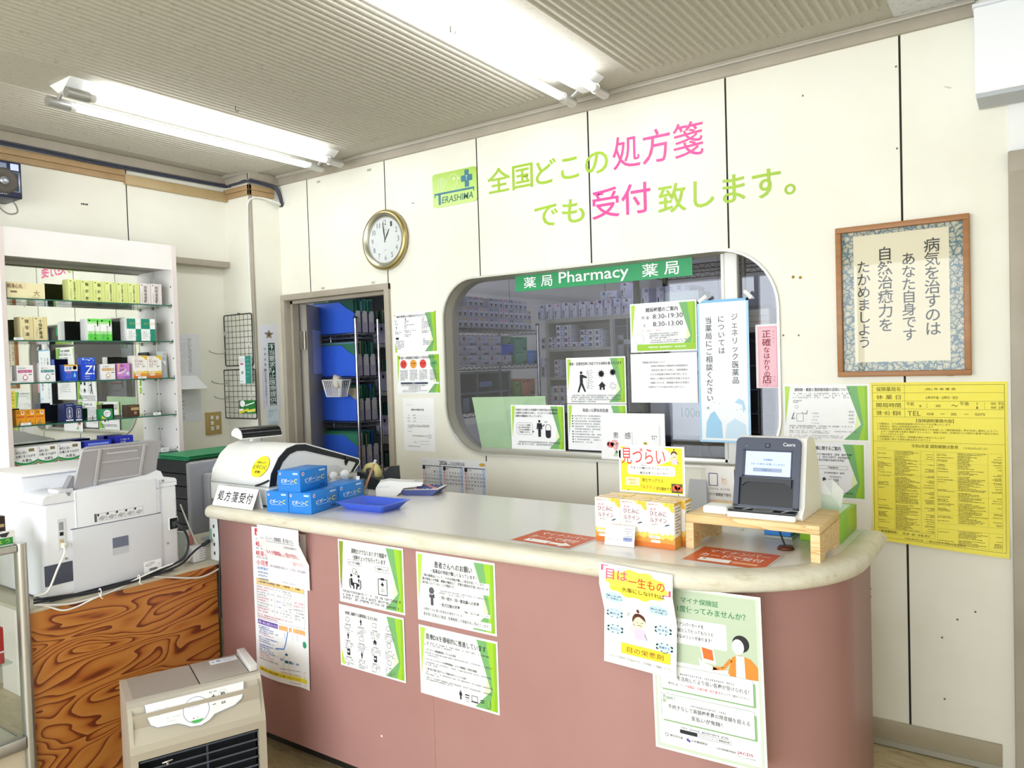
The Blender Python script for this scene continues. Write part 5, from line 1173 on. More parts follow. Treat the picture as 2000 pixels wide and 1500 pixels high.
b.box(0.012, gx0, 0, 0.02, 0.03, gz1, CH); b.box(gx1, HW - 0.012, 0, 0.02, 0.03, gz1, CH); b.box(0.012, HW - 0.012, 0, 0.02, 0.03, gz0, CH); b.box(0.005, HW - 0.005, 0.01, HD, 0.0, 0.03, C('#4c4946', 0.5)); b.box(0.012, HW - 0.012, HD - 0.01, HD, 0.03, HH - 0.01, CH)
b.build('case', ht)
b = MB(); b.box(gx0, gx1, 0.05, 0.055, gz0, gz1, C('#191b20', 0.6)); b.box(gx0, gx1, 0.02, 0.05, gz1 - 0.003, gz1 + 0.01, C('#191b20', 0.6)); b.build('outlet_recess', ht)
for k in range(7):
    b = MB(); z = gz1 - 0.012 - k * 0.027; b.M = Matrix.Translation((0, 0.014, z)) @ Matrix.Rotation(math.radians(-28), 4, 'X'); b.box(gx0 + 0.004, gx1 - 0.004, -0.008, 0.016, -0.0022, 0.0022, C('#49505c', 0.4)); b.build('louver', ht)
b = MB(); b.box((gx0 + gx1) / 2 + 0.02, (gx0 + gx1) / 2 + 0.025, 0.03, 0.036, gz0, gz1, C('#5b6270', 0.4)); b.build('louver_post', ht)
b = MB(); b.box(0.02, 0.205, 0.075, HD - 0.004, HH, HH + 0.0012, CHT); b.box(0.209, HW - 0.03, 0.07, HD - 0.004, HH, HH + 0.003, CHT, 0.001); b.box(0.2055, 0.2085, 0.07, HD - 0.004, HH, HH + 0.0006, BLACK); b.build('top_lid', ht)
b = MB(); b.box(HW - 0.028, HW - 0.002, 0.07, HD - 0.01, HH + 0.001, HH + 0.022, C('#d5d3d0', 0.15, 0.0, 0.6), 0.003); b.build('clear_guard', ht)
s = Sheet(0.085, 0.036, C('#dfe0e4', 0.4)); s.rows(0.5, 0.15, 0.95, 4, 0.2, 0.12, FAINT, ch=0.05); s.o(0.32, 0.45, 0.09, C('#7f93c4')); s.o(0.12, 0.55, 0.06, C('#8f96a8')); s.ring(0.43, 0.6, 0.05, 0.012, FAINT)
o = s.build('sticker', ht); o.location = (0.265, HD - 0.02, HH + 0.0032); o.rotation_euler = (-PI / 2, 0, 0)
# control panel lies on the slope
sa = math.atan2(0.036, HH - 0.014 - sl); SL = math.hypot(0.036, HH - 0.014 - sl)
pw = 0.285; s = Sheet(pw, SL + 0.03, C('#f6f6f5', 0.3)); s.v, s.f, s.mi, s.sm = [], [], [], []
LIN = C('#8d93ad', 0.3); y = -0.0012
out = [(0.0, 0.0), (pw, 0.0), (pw - 0.004, -0.03), (pw - 0.012, -0.05), (pw - 0.035, -0.064), (0.19, -0.075), (0.175, -0.088), (0.15, -0.097), (0.12, -0.094), (0.10, -0.082), (0.085, -0.075), (0.03, -0.072), (0.012, -0.06), (0.004, -0.035)]
out = [(p[0], p[1] * 0.98) for p in out]
s.prism(out, 'y', -0.0012, 0.0, C('#f6f6f5', 0.3)); s.h = 0.1; s.t = 0.0012
s.line([(p[0] / pw, -p[1] / 0.1) for p in out[1:]] + [(0, 0)], 0.0018, LIN, 1)
s.o(0.49, 0.48, 0.128, WH, 1, 30); s.ring(0.49, 0.48, 0.133, 0.007, C('#9aa2c0'), 2, 32); s.p([(0.42, 0.76), (0.56, 0.76), (0.52, 0.84), (0.46, 0.84)], C('#4fb45a'), 3)
s.rows(0.42, 0.22, 0.57, 1, 0.1, 0.05, FAINT, ch=0.018); s.rows(0.41, 0.34, 0.58, 1, 0.1, 0.06, C('#b9bdc9'), ch=0.02); s.rows(0.45, 0.69, 0.55, 1, 0.1, 0.03, INK, ch=0.02)
s.ring(0.12, 0.28, 0.035, 0.003, C('#9fc4cc')); s.t_('消臭', 0.105, 0.24, 0.145, 0.31, C('#5a7480'), 0.01); s.ring(0.21, 0.28, 0.03, 0.003, C('#b0b4bc')); s.t_('給油', 0.195, 0.25, 0.23, 0.31, INK, 0.01); s.t_('秒速点火', 0.265, 0.25, 0.33, 0.30, FAINT)
s.t_('+', 0.655, 0.16, 0.69, 0.27, INK, 0.02); s.t_('ー', 0.655, 0.44, 0.69, 0.46, INK, 0.02); s.t_('温度・時刻', 0.63, 0.06, 0.71, 0.11, FAINT, 0.01); s.ring(0.77, 0.2, 0.045, 0.003, C('#aab0c0')); s.t_('運転', 0.745, 0.15, 0.797, 0.23, INK, 0.03); s.t_('延長', 0.745, 0.42, 0.79, 0.50, INK, 0.03); s.rows(0.2, 0.5, 0.35, 2, 0.1, 0.03, C('#c3c8d6'), ch=0.03)
o = s.build('control_panel', ht); o.location = (0.045, 0.0335, HH - 0.009); o.rotation_euler = (-sa, 0, 0)
b = MB(); q = hp(327, 1489); b.tube([(q[0] - 0.012, 0.004, q[1]), (q[0], -0.002, q[1] + 0.004), (q[0] + 0.014, 0.003, q[1] + 0.003)], 0.003, CHROME, 8); b.box(q[0] - 0.003, q[0] + 0.003, -0.002, 0.014, q[1] - 0.008, q[1], CHROME, 0.001); b.build('louver_clip', ht)

# ================================================================ glass showcase at the left edge
SX = 0.80; a = on('x', SX, 38, 1100); c = on('x', SX, 61, 1150); zt = on('x', SX, 42, 1062).z; zl0, zl1 = on('x', SX, 48, 1466).z, on('x', SX, 48, 1442).z
sy1, sy0 = c.y - 0.002, c.y - 0.72; pw_ = c.y - a.y
t = thing('glass_showcase', 'aluminium framed glass showcase at the left edge beside the plywood desk', 'showcase', (SX - 0.2, (sy0 + sy1) / 2, 0))
AL = C('#bdbcb6', 0.28, 0.85)
for (x, y) in ((SX - 0.045, sy1 - pw_), (SX - 0.40, sy1 - pw_), (SX - 0.045, sy0), (SX - 0.40, sy0)):
    b = MB(); b.prism(rrect(x, y, x + 0.045, y + pw_, 0.014), 'z', 0, zt, AL, True); wpart(b, 'post', t)
b = MB(); b.box(SX - 0.038, SX - 0.006, sy0 + pw_, sy1 - pw_, zt - 0.026, zt - 0.004, AL, 0.003); wpart(b, 'top_rail', t)
b = MB(); b.box(SX - 0.38, SX - 0.04, sy0 + 0.02, sy1 - 0.02, zt - 0.012, zt - 0.004, CLEAR); wpart(b, 'top_pane', t)
b = MB(); b.box(SX - 0.038, SX - 0.004, sy0 + pw_, sy1 - pw_, zl0, zl1, AL, 0.003); wpart(b, 'lower_rail', t)
b = MB(); b.box(SX - 0.022, SX - 0.018, sy0 + pw_, sy1 - pw_, zl1, zt - 0.026, CLEAR); wpart(b, 'front_pane', t)
b = MB(); b.box(SX - 0.38, SX - 0.03, sy0 + 0.02, sy1 - 0.02, zl0, zl0 + 0.02, C('#cfcab8', 0.5)); wpart(b, 'bottom_board', t)
b = MB(); b.box(SX - 0.03, SX - 0.022, sy0 + pw_, sy1 - pw_, 0.02, zl0 - 0.002, C('#d8cbb4', 0.5)); wpart(b, 'lower_panel', t)
b = MB(); b.box(SX - 0.385, SX - 0.38, sy0 + 0.02, sy1 - 0.02, zl0 + 0.02, zt - 0.03, C('#c9c6b2', 0.6)); wpart(b, 'back_panel', t)
b = MB(); b.box(SX - 0.38, SX - 0.05, sy1 - 0.03, sy1 - 0.025, zl0 + 0.02, zt - 0.03, CLEAR); wpart(b, 'end_pane', t)
zsh = on('x', SX - 0.06, 20, 1292).z; b = MB(); b.box(SX - 0.37, SX - 0.05, sy0 + 0.03, sy1 - 0.04, zsh - 0.005, zsh, SHELFG); wpart(b, 'glass_shelf', t)
q = on('x', SX - 0.06, 6, 1225); q2 = on('x', SX - 0.06, 7, 1283); b = MB(); b.box(SX - 0.10, SX - 0.06, q.y - 0.06, q.y, zsh + 0.0005, q.z, C('#c8262c', 0.4), 0.001); b.box(SX - 0.0598, SX - 0.059, q.y - 0.06, q.y - 0.001, zsh + 0.035, zsh + 0.04, WH)
tag(b.build('medicine_box', origin=(SX - 0.08, q.y - 0.03, zsh)), 'red box inside the glass showcase', 'medicine box')
q = on('x', SX - 0.05, 0, 1045); q1 = on('x', SX - 0.05, 26, 1059)
s = Sheet(0.10, 0.042, C('#f4f2ee', 0.5), 0.02); s.r(0.0, 0.45, 0.93, 0.95, C('#2e9a4e'), 1); s.t_('しょう', 0.3, 0.52, 0.85, 0.85, C('#cfe03a'), 0.02); s.o(0.3, 0.2, 0.1, C('#d2303c'), 2, 7); s.p([(0.55, 0.1), (0.85, 0.05), (0.75, 0.4), (0.6, 0.35)], C('#33363c'), 2)
s.place('medicine_box', 'white and green box lying on top of the glass showcase', 'medicine box', (SX - 0.06, q1.y - 0.098, zt - 0.004 + 0.0425), PI / 2)
b = MB(); b.box(-0.02, 0.02, -0.05, 0.05, 0, 0.085, C('#2b1d16', 0.35), 0.004); b.box(0.02, 0.021, -0.04, 0.045, 0.05, 0.06, C('#b59a6a')); q = on('x', SX - 0.1, 8, 1010)
tag(b.build('medicine_box', loc=(SX - 0.11, q.y - 0.05, zt - 0.0035)), 'dark brown box standing on top of the glass showcase', 'medicine box')
# ================================================================ reception counter
CZ = 0.89
def outline(d, xl=0.80, n=14):
    x1, y0, y1, r_ = 3.055 - d, -1.243 + d, -0.585, 0.40 - d
    p = [(xl, y0)] + [(xl + (x1 - r_ - xl) * k / 6, y0) for k in range(1, 7)]
    for k in range(1, n + 1):
        a_ = -PI / 2 + PI / 2 * k / n; p.append((x1 - r_ + r_ * math.cos(a_), y0 + r_ + r_ * math.sin(a_)))
    return p + [(x1, y1)]
PINK = mottled('dusty_pink_panel', '#a87d78', '#b08680', 1.5, 0.42)
EDGE, nt, bs = newmat('worn_cream_edge')
n1 = node(nt, 'ShaderNodeTexNoise', Scale=14.0, Detail=8.0, Roughness=0.7); nt.links.new(coords(nt, (0.5, 1.6, 2.2)), n1.inputs['Vector'])
rp = ramp(nt, [(0.0, '#8f6a3e'), (0.30, '#b4854c'), (0.335, '#c9bfa2'), (0.42, '#d9d2bd'), (0.65, '#e6e1d2')])
nt.links.new(n1.outputs['Fac'], rp.inputs[0]); nt.links.new(rp.outputs[0], bs.inputs['Base Color']); bs.inputs['Roughness'].default_value = 0.4
bp = node(nt, 'ShaderNodeBump', Strength=0.25, Distance=0.003); nt.links.new(n1.outputs['Fac'], bp.inputs['Height']); nt.links.new(bp.outputs[0], bs.inputs['Normal'])
TOPM = C('#e9e6e2', 0.2, 0.0, 0.5)
ct = thing('reception_counter', 'dusty pink reception counter with worn cream edge and rounded right end', 'counter', (1.9, -0.9, 0))
b = MB(); P = outline(0.045, 0.82, 30); b.prism(P + [(0.82, -0.585)], 'z', 0.07, 0.846, PINK, True); 
x_, z_ = on('y', -1.2, 846, 1370).x, 0
b.box(x_ - 0.0004, x_ + 0.0004, -1.1983, -1.19, 0.07, 0.84, C('#8a5f5b')); b.box(*(lambda v: (v.x - 0.004, v.x + 0.002, -1.1986, -1.19, v.z - 0.003, v.z + 0.004))(on('y', -1.198, 746, 1438)), C('#efe9e2')); wpart(b, 'body', ct)
b = MB(); P = outline(0.11, 0.85); b.prism(P + [(0.85, -0.585)], 'z', 0.0, 0.07, C('#26241f', 0.6)); wpart(b, 'toe_kick', ct)
b = MB(); P = outline(0.060); b.prism(P + [(0.72, -0.585), (0.72, -1.15), (0.80, -1.17)], 'z', 0.848, CZ, TOPM); wpart(b, 'top', ct)
b = MB(); prof = [(0.062, CZ + 0.0005), (0.058, CZ + 0.0022), (0.022, CZ + 0.0015)] + [(0.0215 - 0.0215 * math.cos(t), 0.8675 + 0.0235 * math.sin(t)) for t in [PI / 2 - PI * k / 8 for k in range(1, 9)]] + [(0.062, 0.844)]
m_ = len(prof); vs = []; ols = {}
for d, z in prof:
    for q in outline(d): vs.append((q[0], q[1], z))
k = len(outline(0)); fs = []
for i in range(m_ - 1):
    for j in range(k - 1): fs.append((i * k + j, i * k + j + 1, (i + 1) * k + j + 1, (i + 1) * k + j))
b.add(vs, fs, EDGE, True); b.add([vs[i * k] for i in range(m_)], [tuple(range(m_))], EDGE); b.add([vs[i * k + k - 1] for i in range(m_)], [tuple(range(m_ - 1, -1, -1))], EDGE)
wpart(b, 'edge_moulding', ct)
CZT = CZ + 0.0004

# ---------------------------------------------------------------- cash register
t = thing('cash_register', 'white cash register with black side band on the left end of the counter', 'cash register', (0.88, -0.92, CZT))
rx0, rx1 = 0.70, 1.058; RW = C('#f1f1ef', 0.4)
b = MB(); b.box(rx0, rx1 + 0.004, -1.149, -0.70, CZT + 0.006, 0.966, C('#e3e4e2', 0.4), 0.006); b.box(rx0 + 0.02, rx1 - 0.02, -1.13, -0.72, CZT, CZT + 0.008, BLACK); b.box(rx0 + 0.004, rx1 + 0.0055, -1.1495, -0.701, 0.964, 0.9665, C('#b9bbb9')); wpart(b, 'base', t)
side = [(-1.146, 0.968), (-1.136, 1.016), (-1.10, 1.072), (-1.06, 1.103), (-1.015, 1.114), (-0.97, 1.111), (-0.69, 1.018), (-0.684, 1.006), (-0.688, 0.996), (-0.72, 0.968)]
inn = [(-1.112, 0.968), (-1.106, 1.006), (-1.078, 1.052), (-1.045, 1.078), (-1.01, 1.087), (-0.968, 1.083), (-0.71, 1.006), (-0.706, 1.003), (-0.707, 1.0), (-0.735, 0.968)]
b = MB(); b.prism(side, 'x', rx0, rx1, RW, True); wpart(b, 'housing', t)
b = MB(); o = rx1 + 0.003; n_ = len(side)
b.add([(rx1, *p) for p in side] + [(o, *p) for p in side] + [(o, *p) for p in inn] + [(rx1, *p) for p in inn], [f for i in range(n_ - 1) for f in ((i, i + 1, n_ + i + 1, n_ + i), (n_ + i, n_ + i + 1, 2 * n_ + i + 1, 2 * n_ + i), (2 * n_ + i, 2 * n_ + i + 1, 3 * n_ + i + 1, 3 * n_ + i))], C('#24262a', 0.4)); wpart(b, 'black_band', t)
b = MB(); b.tube([(rx1 + 0.002, *p) for p in side], 0.0028, RW, 6, raw=True); wpart(b, 'band_trim', t)
b = MB(); b.prism([(-1.06, 0.975), (-1.0, 1.03), (-0.80, 1.005), (-0.76, 0.975)], 'x', rx1, rx1 + 0.0015, C('#dcdee0', 0.4)); b.box(rx1 + 0.003, rx1 + 0.005, -0.90, -0.72, 0.925, 0.955, C('#c9ccd0', 0.4)); b.box(rx1 + 0.003, rx1 + 0.006, -0.80, -0.73, 0.935, 0.948, C('#8f949c', 0.4)); wpart(b, 'printer_door', t)
b = MB(); b.tube([(rx1 - 0.07, -1.149, 0.968), (rx1 - 0.03, -1.153, 0.978), (rx1 + 0.004, -1.146, 0.992)], 0.004, BLACK, 6); wpart(b, 'lead', t)
s = Sheet(0.085, 0.085, C('#f4f4f2', 0.5)); s.v, s.f, s.mi, s.sm = [], [], [], []
s.prism(disc(0.0425, -0.0425, 0.045, 28, 0.044), 'y', -0.001, 0, C('#f2e52e', 0.5)); s.t_('家族みんなで', 0.2, 0.25, 0.8, 0.35, INK, 0.015); s.t_('ビタミンC', 0.08, 0.42, 0.93, 0.62, INK, 0.03); s.t_('習慣♪', 0.3, 0.70, 0.72, 0.82, INK, 0.015)
o = s.build('round_sticker', t); q = on('y', -1.118, 498, 890); o.location = (q.x - 0.88, -1.136 + 0.92 - 0.003 , q.z - CZT); o.rotation_euler = (math.radians(-33), 0, 0)
o.location = (q.x - 0.88, -1.1045 + 0.92, 1.073 - CZT)
# display on a short neck
cd_ = thing('customer_display', 'small black-faced customer display standing on the cash register', 'display', (0.775, -0.985, 1.1105), math.radians(78))
b = MB(); b.prism([(-0.02, 0), (0.02, 0), (0.012, 0.03), (-0.012, 0.03)], 'y', -0.012, 0.012, RW); b.build('neck', cd_)
b = MB(); prof = [(-0.055, 0.018), (0.03, 0.03), (0.034, 0.036), (0.03, 0.046), (0.0, 0.062), (-0.03, 0.064), (-0.056, 0.050), (-0.066, 0.030), (-0.064, 0.020)]
b.prism(prof, 'x', -0.085, 0.085, C('#f3f3f1', 0.35), True); b.build('shell', cd_)
b = MB(); fp = [(-0.0655, 0.024), (-0.0675, 0.032), (-0.0575, 0.0515), (-0.031, 0.0655), (0.0, 0.0635), (0.031, 0.0475)]
b.add([(-0.083, *p) for p in fp] + [(0.083, *p) for p in fp], [(i, i + 1, i + 7, i + 6) for i in range(5)], C('#17181c', 0.12), True); b.build('screen', cd_)

# tent card
b = Sheet(0.245, 0.078, C('#f7f7f5', 0.5)); b.t_('処', 0.08, 0.22, 0.22, 0.72, INK, 0.008); b.t_('方', 0.255, 0.24, 0.395, 0.74, INK, 0.008); b.t_('箋', 0.43, 0.22, 0.58, 0.74, INK, 0.008); b.t_('受', 0.61, 0.24, 0.76, 0.74, INK, 0.008); b.t_('付', 0.79, 0.24, 0.925, 0.74, INK, 0.008)
b.add([(0, 0.0, 0), (0.245, 0, 0), (0.245, 0.05, -0.070), (0, 0.05, -0.070)], [(0, 1, 2, 3)], C('#eeeeec', 0.5))
b.place('tent_card', 'white folded card lettered in black for prescriptions at the left counter end', 'sign', (0.813, -1.187, CZT + 0.0743), 0, None, math.radians(-24))

# ---------------------------------------------------------------- blue vitamin boxes
VB = C('#1f7fd6', 0.4); bw, bd, bh = 0.098, 0.155, 0.075
def vit_face(s, big):
    k = 0.9 if big else 1.0
    s.t_('ビボーン', 0.16, 0.38, 0.66, 0.58, WH, 0.045, slant=0.12); s.t_('・', 0.67, 0.46, 0.71, 0.52, C('#f0e24a'), 0.05); s.t_('C', 0.73, 0.38, 0.86, 0.59, C('#f0e24a'), 0.06, slant=0.12)
    s.line([(0.2, 0.64), (0.72, 0.62)], 0.001, C('#d9ecfb'), 2); s.r(0.68, 0.10, 0.90, 0.18, C('#bfe0f8')); s.o(0.10, 0.16, 0.045, C('#e9e4ee')); s.o(0.10, 0.16, 0.025, C('#c9506a'), 2); s.rows(0.15, 0.76, 0.6, 2, 0.07, 0.03, C('#5aa2e2'), ch=0.03)
    if big: s.r(0.72, 0.80, 0.78, 0.88, C('#16386e')); s.r(0.81, 0.80, 0.87, 0.88, C('#16386e'))
b = Sheet(bw, bh, VB); b.box(0, bw, 0, bd, -bh, 0, VB, 0.0015, 1); vit_face(b, False)
c_ = Sheet(bd, bh, VB); c_.v, c_.f, c_.mi, c_.sm = [], [], [], []; vit_face(c_, True)
R_ = Matrix.Translation((bw - 0.0005, 0, 0)) @ Matrix.Rotation(PI / 2, 4, 'Z')
vs = [tuple(R_ @ Vector(p)) for p in c_.v]
o_ = len(b.v); b.v += vs
for f, mi_, sm_ in zip(c_.f, c_.mi, c_.sm): b.f.append(tuple(i + o_ for i in f)); b.mi.append(b.mat(c_.mats[mi_])); b.sm.append(sm_)
a_ = math.radians(11); ca, sa_ = math.cos(a_), math.sin(a_)
v0 = b.build('vitamin_box')
def vit(fx, fy, z, label, first=False):
    o = v0 if first else v0.copy()
    if not first: col.objects.link(o)
    o.location = (fx, fy, z + bh); o.rotation_euler = (0, 0, a_); return tag(o, label, 'medicine box', 'blue vitamin boxes on the counter')
A = Vector((1.118, -1.20)); dx = Vector((ca, sa_)); dy = Vector((-sa_, ca))
B = A + dx * (bw + 0.0025); D = B + dy * (bd + 0.004); Cc = A + dx * 0.052 + dy * 0.004
vit(A.x, A.y, CZT, 'blue vitamin box at the left of the bottom row, nearest the prescription card', True)
vit(B.x, B.y, CZT, 'blue vitamin box at the right of the bottom row, nearest the viewer'); vit(D.x, D.y, CZT, 'blue vitamin box standing behind the right one of the bottom row'); vit(Cc.x, Cc.y, CZT + bh + 0.0006, 'blue vitamin box on top of the two in front')

# ---------------------------------------------------------------- figurines, pens, tape, jar
DW = C('#f2f2f4', 0.35)
def doll(x, y, s_, label):
    b = MB(); b.lathe([(0.0, 0), (0.018, 0.0), (0.022, 0.012), (0.021, 0.03), (0.015, 0.052), (0.008, 0.062), (0.0, 0.064)], DW, (0, 0, 0), 20)
    b.ball((0, 0, 0.076), 0.0165, 0.0165, 0.016, DW); b.tube([(-0.013, 0, 0.055), (-0.027, -0.004, 0.035), (-0.024, -0.008, 0.014)], [0.006, 0.005], DW, 8); b.tube([(0.013, 0, 0.055), (0.027, -0.004, 0.035), (0.024, -0.008, 0.014)], [0.006, 0.005], DW, 8)
    for v in range(len(b.v)): b.v[v] = tuple(q * s_ for q in b.v[v])
    return tag(b.build('figurine', loc=(x, y, CZT)), label, 'figurine')
q = W(651, 950, -0.85)[0]; doll(q + 0.004, -0.85, 1.05, 'left white round-headed figurine behind the blue vitamin boxes'); q = W(673, 950, -0.83)[0]; doll(q + 0.004, -0.83, 1.12, 'right white round-headed figurine behind the blue vitamin boxes')
q = on('y', -0.90, 662, 952); b = MB(); GB_ = C('#a39a86', 0.5)
sp_ = [(0.014 * (1 - k / 22) * math.cos(k * 0.6), 0, 0.014 * (1 - k / 22) * math.sin(k * 0.6)) for k in range(20)]
b.tube(sp_, 0.0028, GB_, 6); b.prism([(0.0, -0.035), (-0.02, 0.0), (-0.016, 0.014), (-0.004, 0.012), (0.006, 0.002), (0.016, 0.012), (0.026, 0.006), (0.022, -0.012)], 'y', 0.003, 0.008, GB_)
b.cyl((0, 0.005, -0.033), (0, 0.005, CZT - q.z), 0.004, GB_); b.cyl((0, 0.005, CZT - q.z), (0, 0.005, CZT - q.z + 0.004), 0.014, GB_)
tag(b.build('ornament', loc=q), 'grey-brown heart ornament with spiral before the white figurines', 'ornament')
# pen holder with ruler and pens
hx, hy = W(655, 940, -0.76)[0], -0.76
t = thing('pen_holder', 'frosted pen holder behind the figurines', 'pen holder', (hx, hy, CZT)); b = MB(); b.box(-0.035, 0.035, -0.025, 0.025, 0, 0.06, C('#e1e3e6', 0.4), 0.004); b.build('cup', t)
def stick(p0, p1, r_, m, name, label, cat, tip=None):
    b = MB(); P0, P1 = Vector(p0), Vector(p1); b.cyl(P0, P1, r_, m, 10)
    if tip: b.cyl(P1, P1 + (P1 - P0).normalized() * 0.02, r_ * 1.15, tip, 10)
    return tag(b.build(name, origin=P0), label, cat)
P0 = Vector((hx - 0.012, hy, CZT + 0.0605)); P1 = on('y', hy, 640, 893)
d = (P1 - P0).normalized(); side_ = Vector((d.z, 0, -d.x)) * 0.014; b = MB(); f_ = Vector((0, 0.002, 0))
b.add([P0 - side_, P0 + side_, P1 + side_, P1 - side_, P0 - side_ + f_, P0 + side_ + f_, P1 + side_ + f_, P1 - side_ + f_], [(0, 1, 2, 3), (7, 6, 5, 4), (0, 4, 5, 1), (1, 5, 6, 2), (2, 6, 7, 3), (3, 7, 4, 0)], C('#b9cbe6', 0.2)); tag(b.build('ruler', origin=P0), 'clear blue ruler standing in the pen holder', 'ruler')
stick((hx + 0.012, hy - 0.004, CZT + 0.0605), on('y', hy, 667, 906), 0.010, C('#d9dcd8', 0.35), 'marker_pen', 'thick pale marker in the pen holder beside the ruler', 'pen', C('#c9ccca', 0.4))
stick((hx + 0.027, hy + 0.008, CZT + 0.0605), on('y', hy, 676, 902), 0.007, C('#2a2b30', 0.35), 'marker_pen', 'black marker at the right of the pen holder', 'pen', BLACK)
# tape dispenser
t = thing('tape_dispenser', 'black desk tape dispenser with yellow reel behind the glass jar', 'tape dispenser', (1.1, -0.645, CZT)); tx0, tx1 = W(683, 930, -0.66)[0], W(767, 930, -0.66)[0]; TB = C('#2b3036', 0.4)
b = MB(); zt = on('y', -0.66, 684, 917).z
b.prism([(tx0, CZT), (tx1, CZT), (tx1, CZT + 0.05), (tx1 - 0.003, on('y', -0.66, 766, 902).z - 0.02), (tx1 - 0.025, on('y', -0.66, 762, 905).z - 0.03), (tx1 - 0.045, CZT + 0.035), (tx1 - 0.08, CZT + 0.045), (tx0 + 0.08, zt - 0.005), (tx0, zt)], 'y', -0.675, -0.615, TB); wpart(b, 'base', t)
q = on('y', -0.65, 725, 922); b = MB(); b.lathe([(0.026, -0.012), (0.045, -0.012), (0.046, 0.0), (0.045, 0.012), (0.026, 0.012), (0.026, -0.012)], C('#d9cf86', 0.4), (q.x, -0.645, q.z - 0.006), 26, True, 'y'); wpart(b, 'tape_reel', t)
b = MB(); b.prism([(tx1 - 0.05, on('y', -0.66, 750, 905).z - 0.022), (tx1 - 0.02, on('y', -0.66, 760, 902).z - 0.02), (tx1 - 0.03, on('y', -0.66, 760, 902).z - 0.052)], 'y', -0.66, -0.63, C('#8f8a80', 0.3, 0.6)); wpart(b, 'cutter', t)
# glass jar with marker and pencil
jx, jy = 1.195, -0.815; b = MB(); b.lathe([(0.0, 0.0), (0.03, 0.0), (0.032, 0.004), (0.032, 0.05), (0.027, 0.06), (0.028, 0.068), (0.026, 0.068), (0.025, 0.06), (0.029, 0.05), (0.029, 0.006), (0.0, 0.005)], thin_glass('jar_glass', (0.9, 0.93, 0.92), 1.5, 0.02, 0.05), (0, 0, 0), 24)
tag(b.build('glass_jar', loc=(jx, jy, CZT)), 'small glass jar holding pens in front of the tape dispenser', 'jar')
q = on('y', jy - 0.045, 700, 966); q2 = on('y', jy - 0.045, 702, 930); b = MB(); l_ = q2.z - CZT - 0.001; b.cyl((0, 0, 0), (0, 0, l_ * 0.8), 0.0085, C('#f0f0ee', 0.35), 14); b.cyl((0, 0, l_ * 0.8), (0, 0, l_), 0.0075, WH, 14); b.box(-0.002, 0.004, -0.0089, -0.008, l_ * 0.25, l_ * 0.62, C('#7a7e86'))
tag(b.build('glue_bottle', loc=(q.x, jy - 0.045, CZT)), 'slim white bottle standing before the glass jar', 'bottle')
b = MB(); P0 = Vector((jx + 0.012, jy + 0.0, CZT + 0.008)); P1 = on('y', jy + 0.01, 731, 905)
b.cyl(P0, P1, 0.0042, C('#b98f72', 0.45), 8); b.cyl(P1, P1 + (P1 - P0).normalized() * 0.014, 0.0055, C('#d9dad8', 0.3, 0.3), 8); tag(b.build('pencil', origin=P0), 'brown pencil leaning out of the glass jar', 'pencil')
b = MB(); P0 = Vector((jx + 0.002, jy + 0.012, CZT + 0.008)); P1 = on('y', jy + 0.02, 718, 915); b.cyl(P0, P1, 0.006, C('#25262a', 0.35), 8); tag(b.build('ballpoint_pen', origin=P0), 'black pen leaning in the glass jar behind the pencil', 'pen')
# blue money tray
tr_ = thing('money_tray', 'shallow blue plastic money tray on the counter', 'tray', (1.435, -0.985, CZT)); TBL = C('#4767d8', 0.3)
b = MB(); o0 = rrect(-0.11, -0.072, 0.11, 0.072, 0.012, 3); o1 = rrect(-0.085, -0.05, 0.085, 0.05, 0.010, 3); o2 = rrect(-0.083, -0.048, 0.083, 0.048, 0.01, 3); o3 = rrect(-0.105, -0.067, 0.105, 0.067, 0.012, 3); n_ = len(o0)
rings = [(o1, 0.0), (o0, 0.026), (rrect(-0.116, -0.078, 0.116, 0.078, 0.014, 3), 0.0275), (rrect(-0.116, -0.078, 0.116, 0.078, 0.014, 3), 0.029), (o3, 0.0285), (o2, 0.0035)]
vs = [(p[0], p[1], z) for R0, z in rings for p in R0]
b.add(vs, [(i * n_ + j, i * n_ + (j + 1) % n_, (i + 1) * n_ + (j + 1) % n_, (i + 1) * n_ + j) for i in range(5) for j in range(n_)] , TBL); b.add(vs[:n_], [tuple(range(n_ - 1, -1, -1))], TBL); b.add(vs[-n_:], [tuple(range(n_))], TBL)
b.build('dish', tr_); tr_.rotation_euler = (0, 0, math.radians(3))
# card terminal and calculator
t = thing('card_terminal', 'white card terminal lying behind the blue tray', 'card terminal', (1.285, -0.745, CZT), math.radians(40)); 
b = MB(); b.prism([(-0.045, 0.0), (0.028, 0.0), (0.044, 0.012), (0.058, 0.03), (0.13, 0.036), (0.135, 0.05), (0.06, 0.054), (0.0, 0.062), (-0.035, 0.056), (-0.05, 0.035), (-0.05, 0.01)], 'y', -0.035, 0.035, C('#efefee', 0.35), True); b.build('body', t)
b = MB(); b.box(-0.048, 0.004, -0.0357, -0.0350, 0.038, 0.0395, C('#bfc1c4')); b.cyl((0.105, -0.0, 0.049), (0.105, -0.0, 0.053), 0.003, C('#8a8c90'), 8); b.build('seam', t)
t = thing('calculator', 'desk calculator with navy case at the rear edge of the counter', 'calculator', (1.385, -0.655, CZT), math.radians(20))
b = MB(); b.prism([(-0.075, 0.004), (-0.05, 0.0), (0.055, 0.0), (0.085, 0.024), (-0.07, 0.02)], 'y', -0.055, 0.055, C('#4a5590', 0.35)); b.build('case', t)
b = MB(); b.prism([(-0.072, 0.0202), (0.083, 0.0243), (0.083, 0.0263), (-0.072, 0.0225)], 'y', -0.052, 0.052, C('#e6e4dc', 0.4)); b.build('face_plate', t)
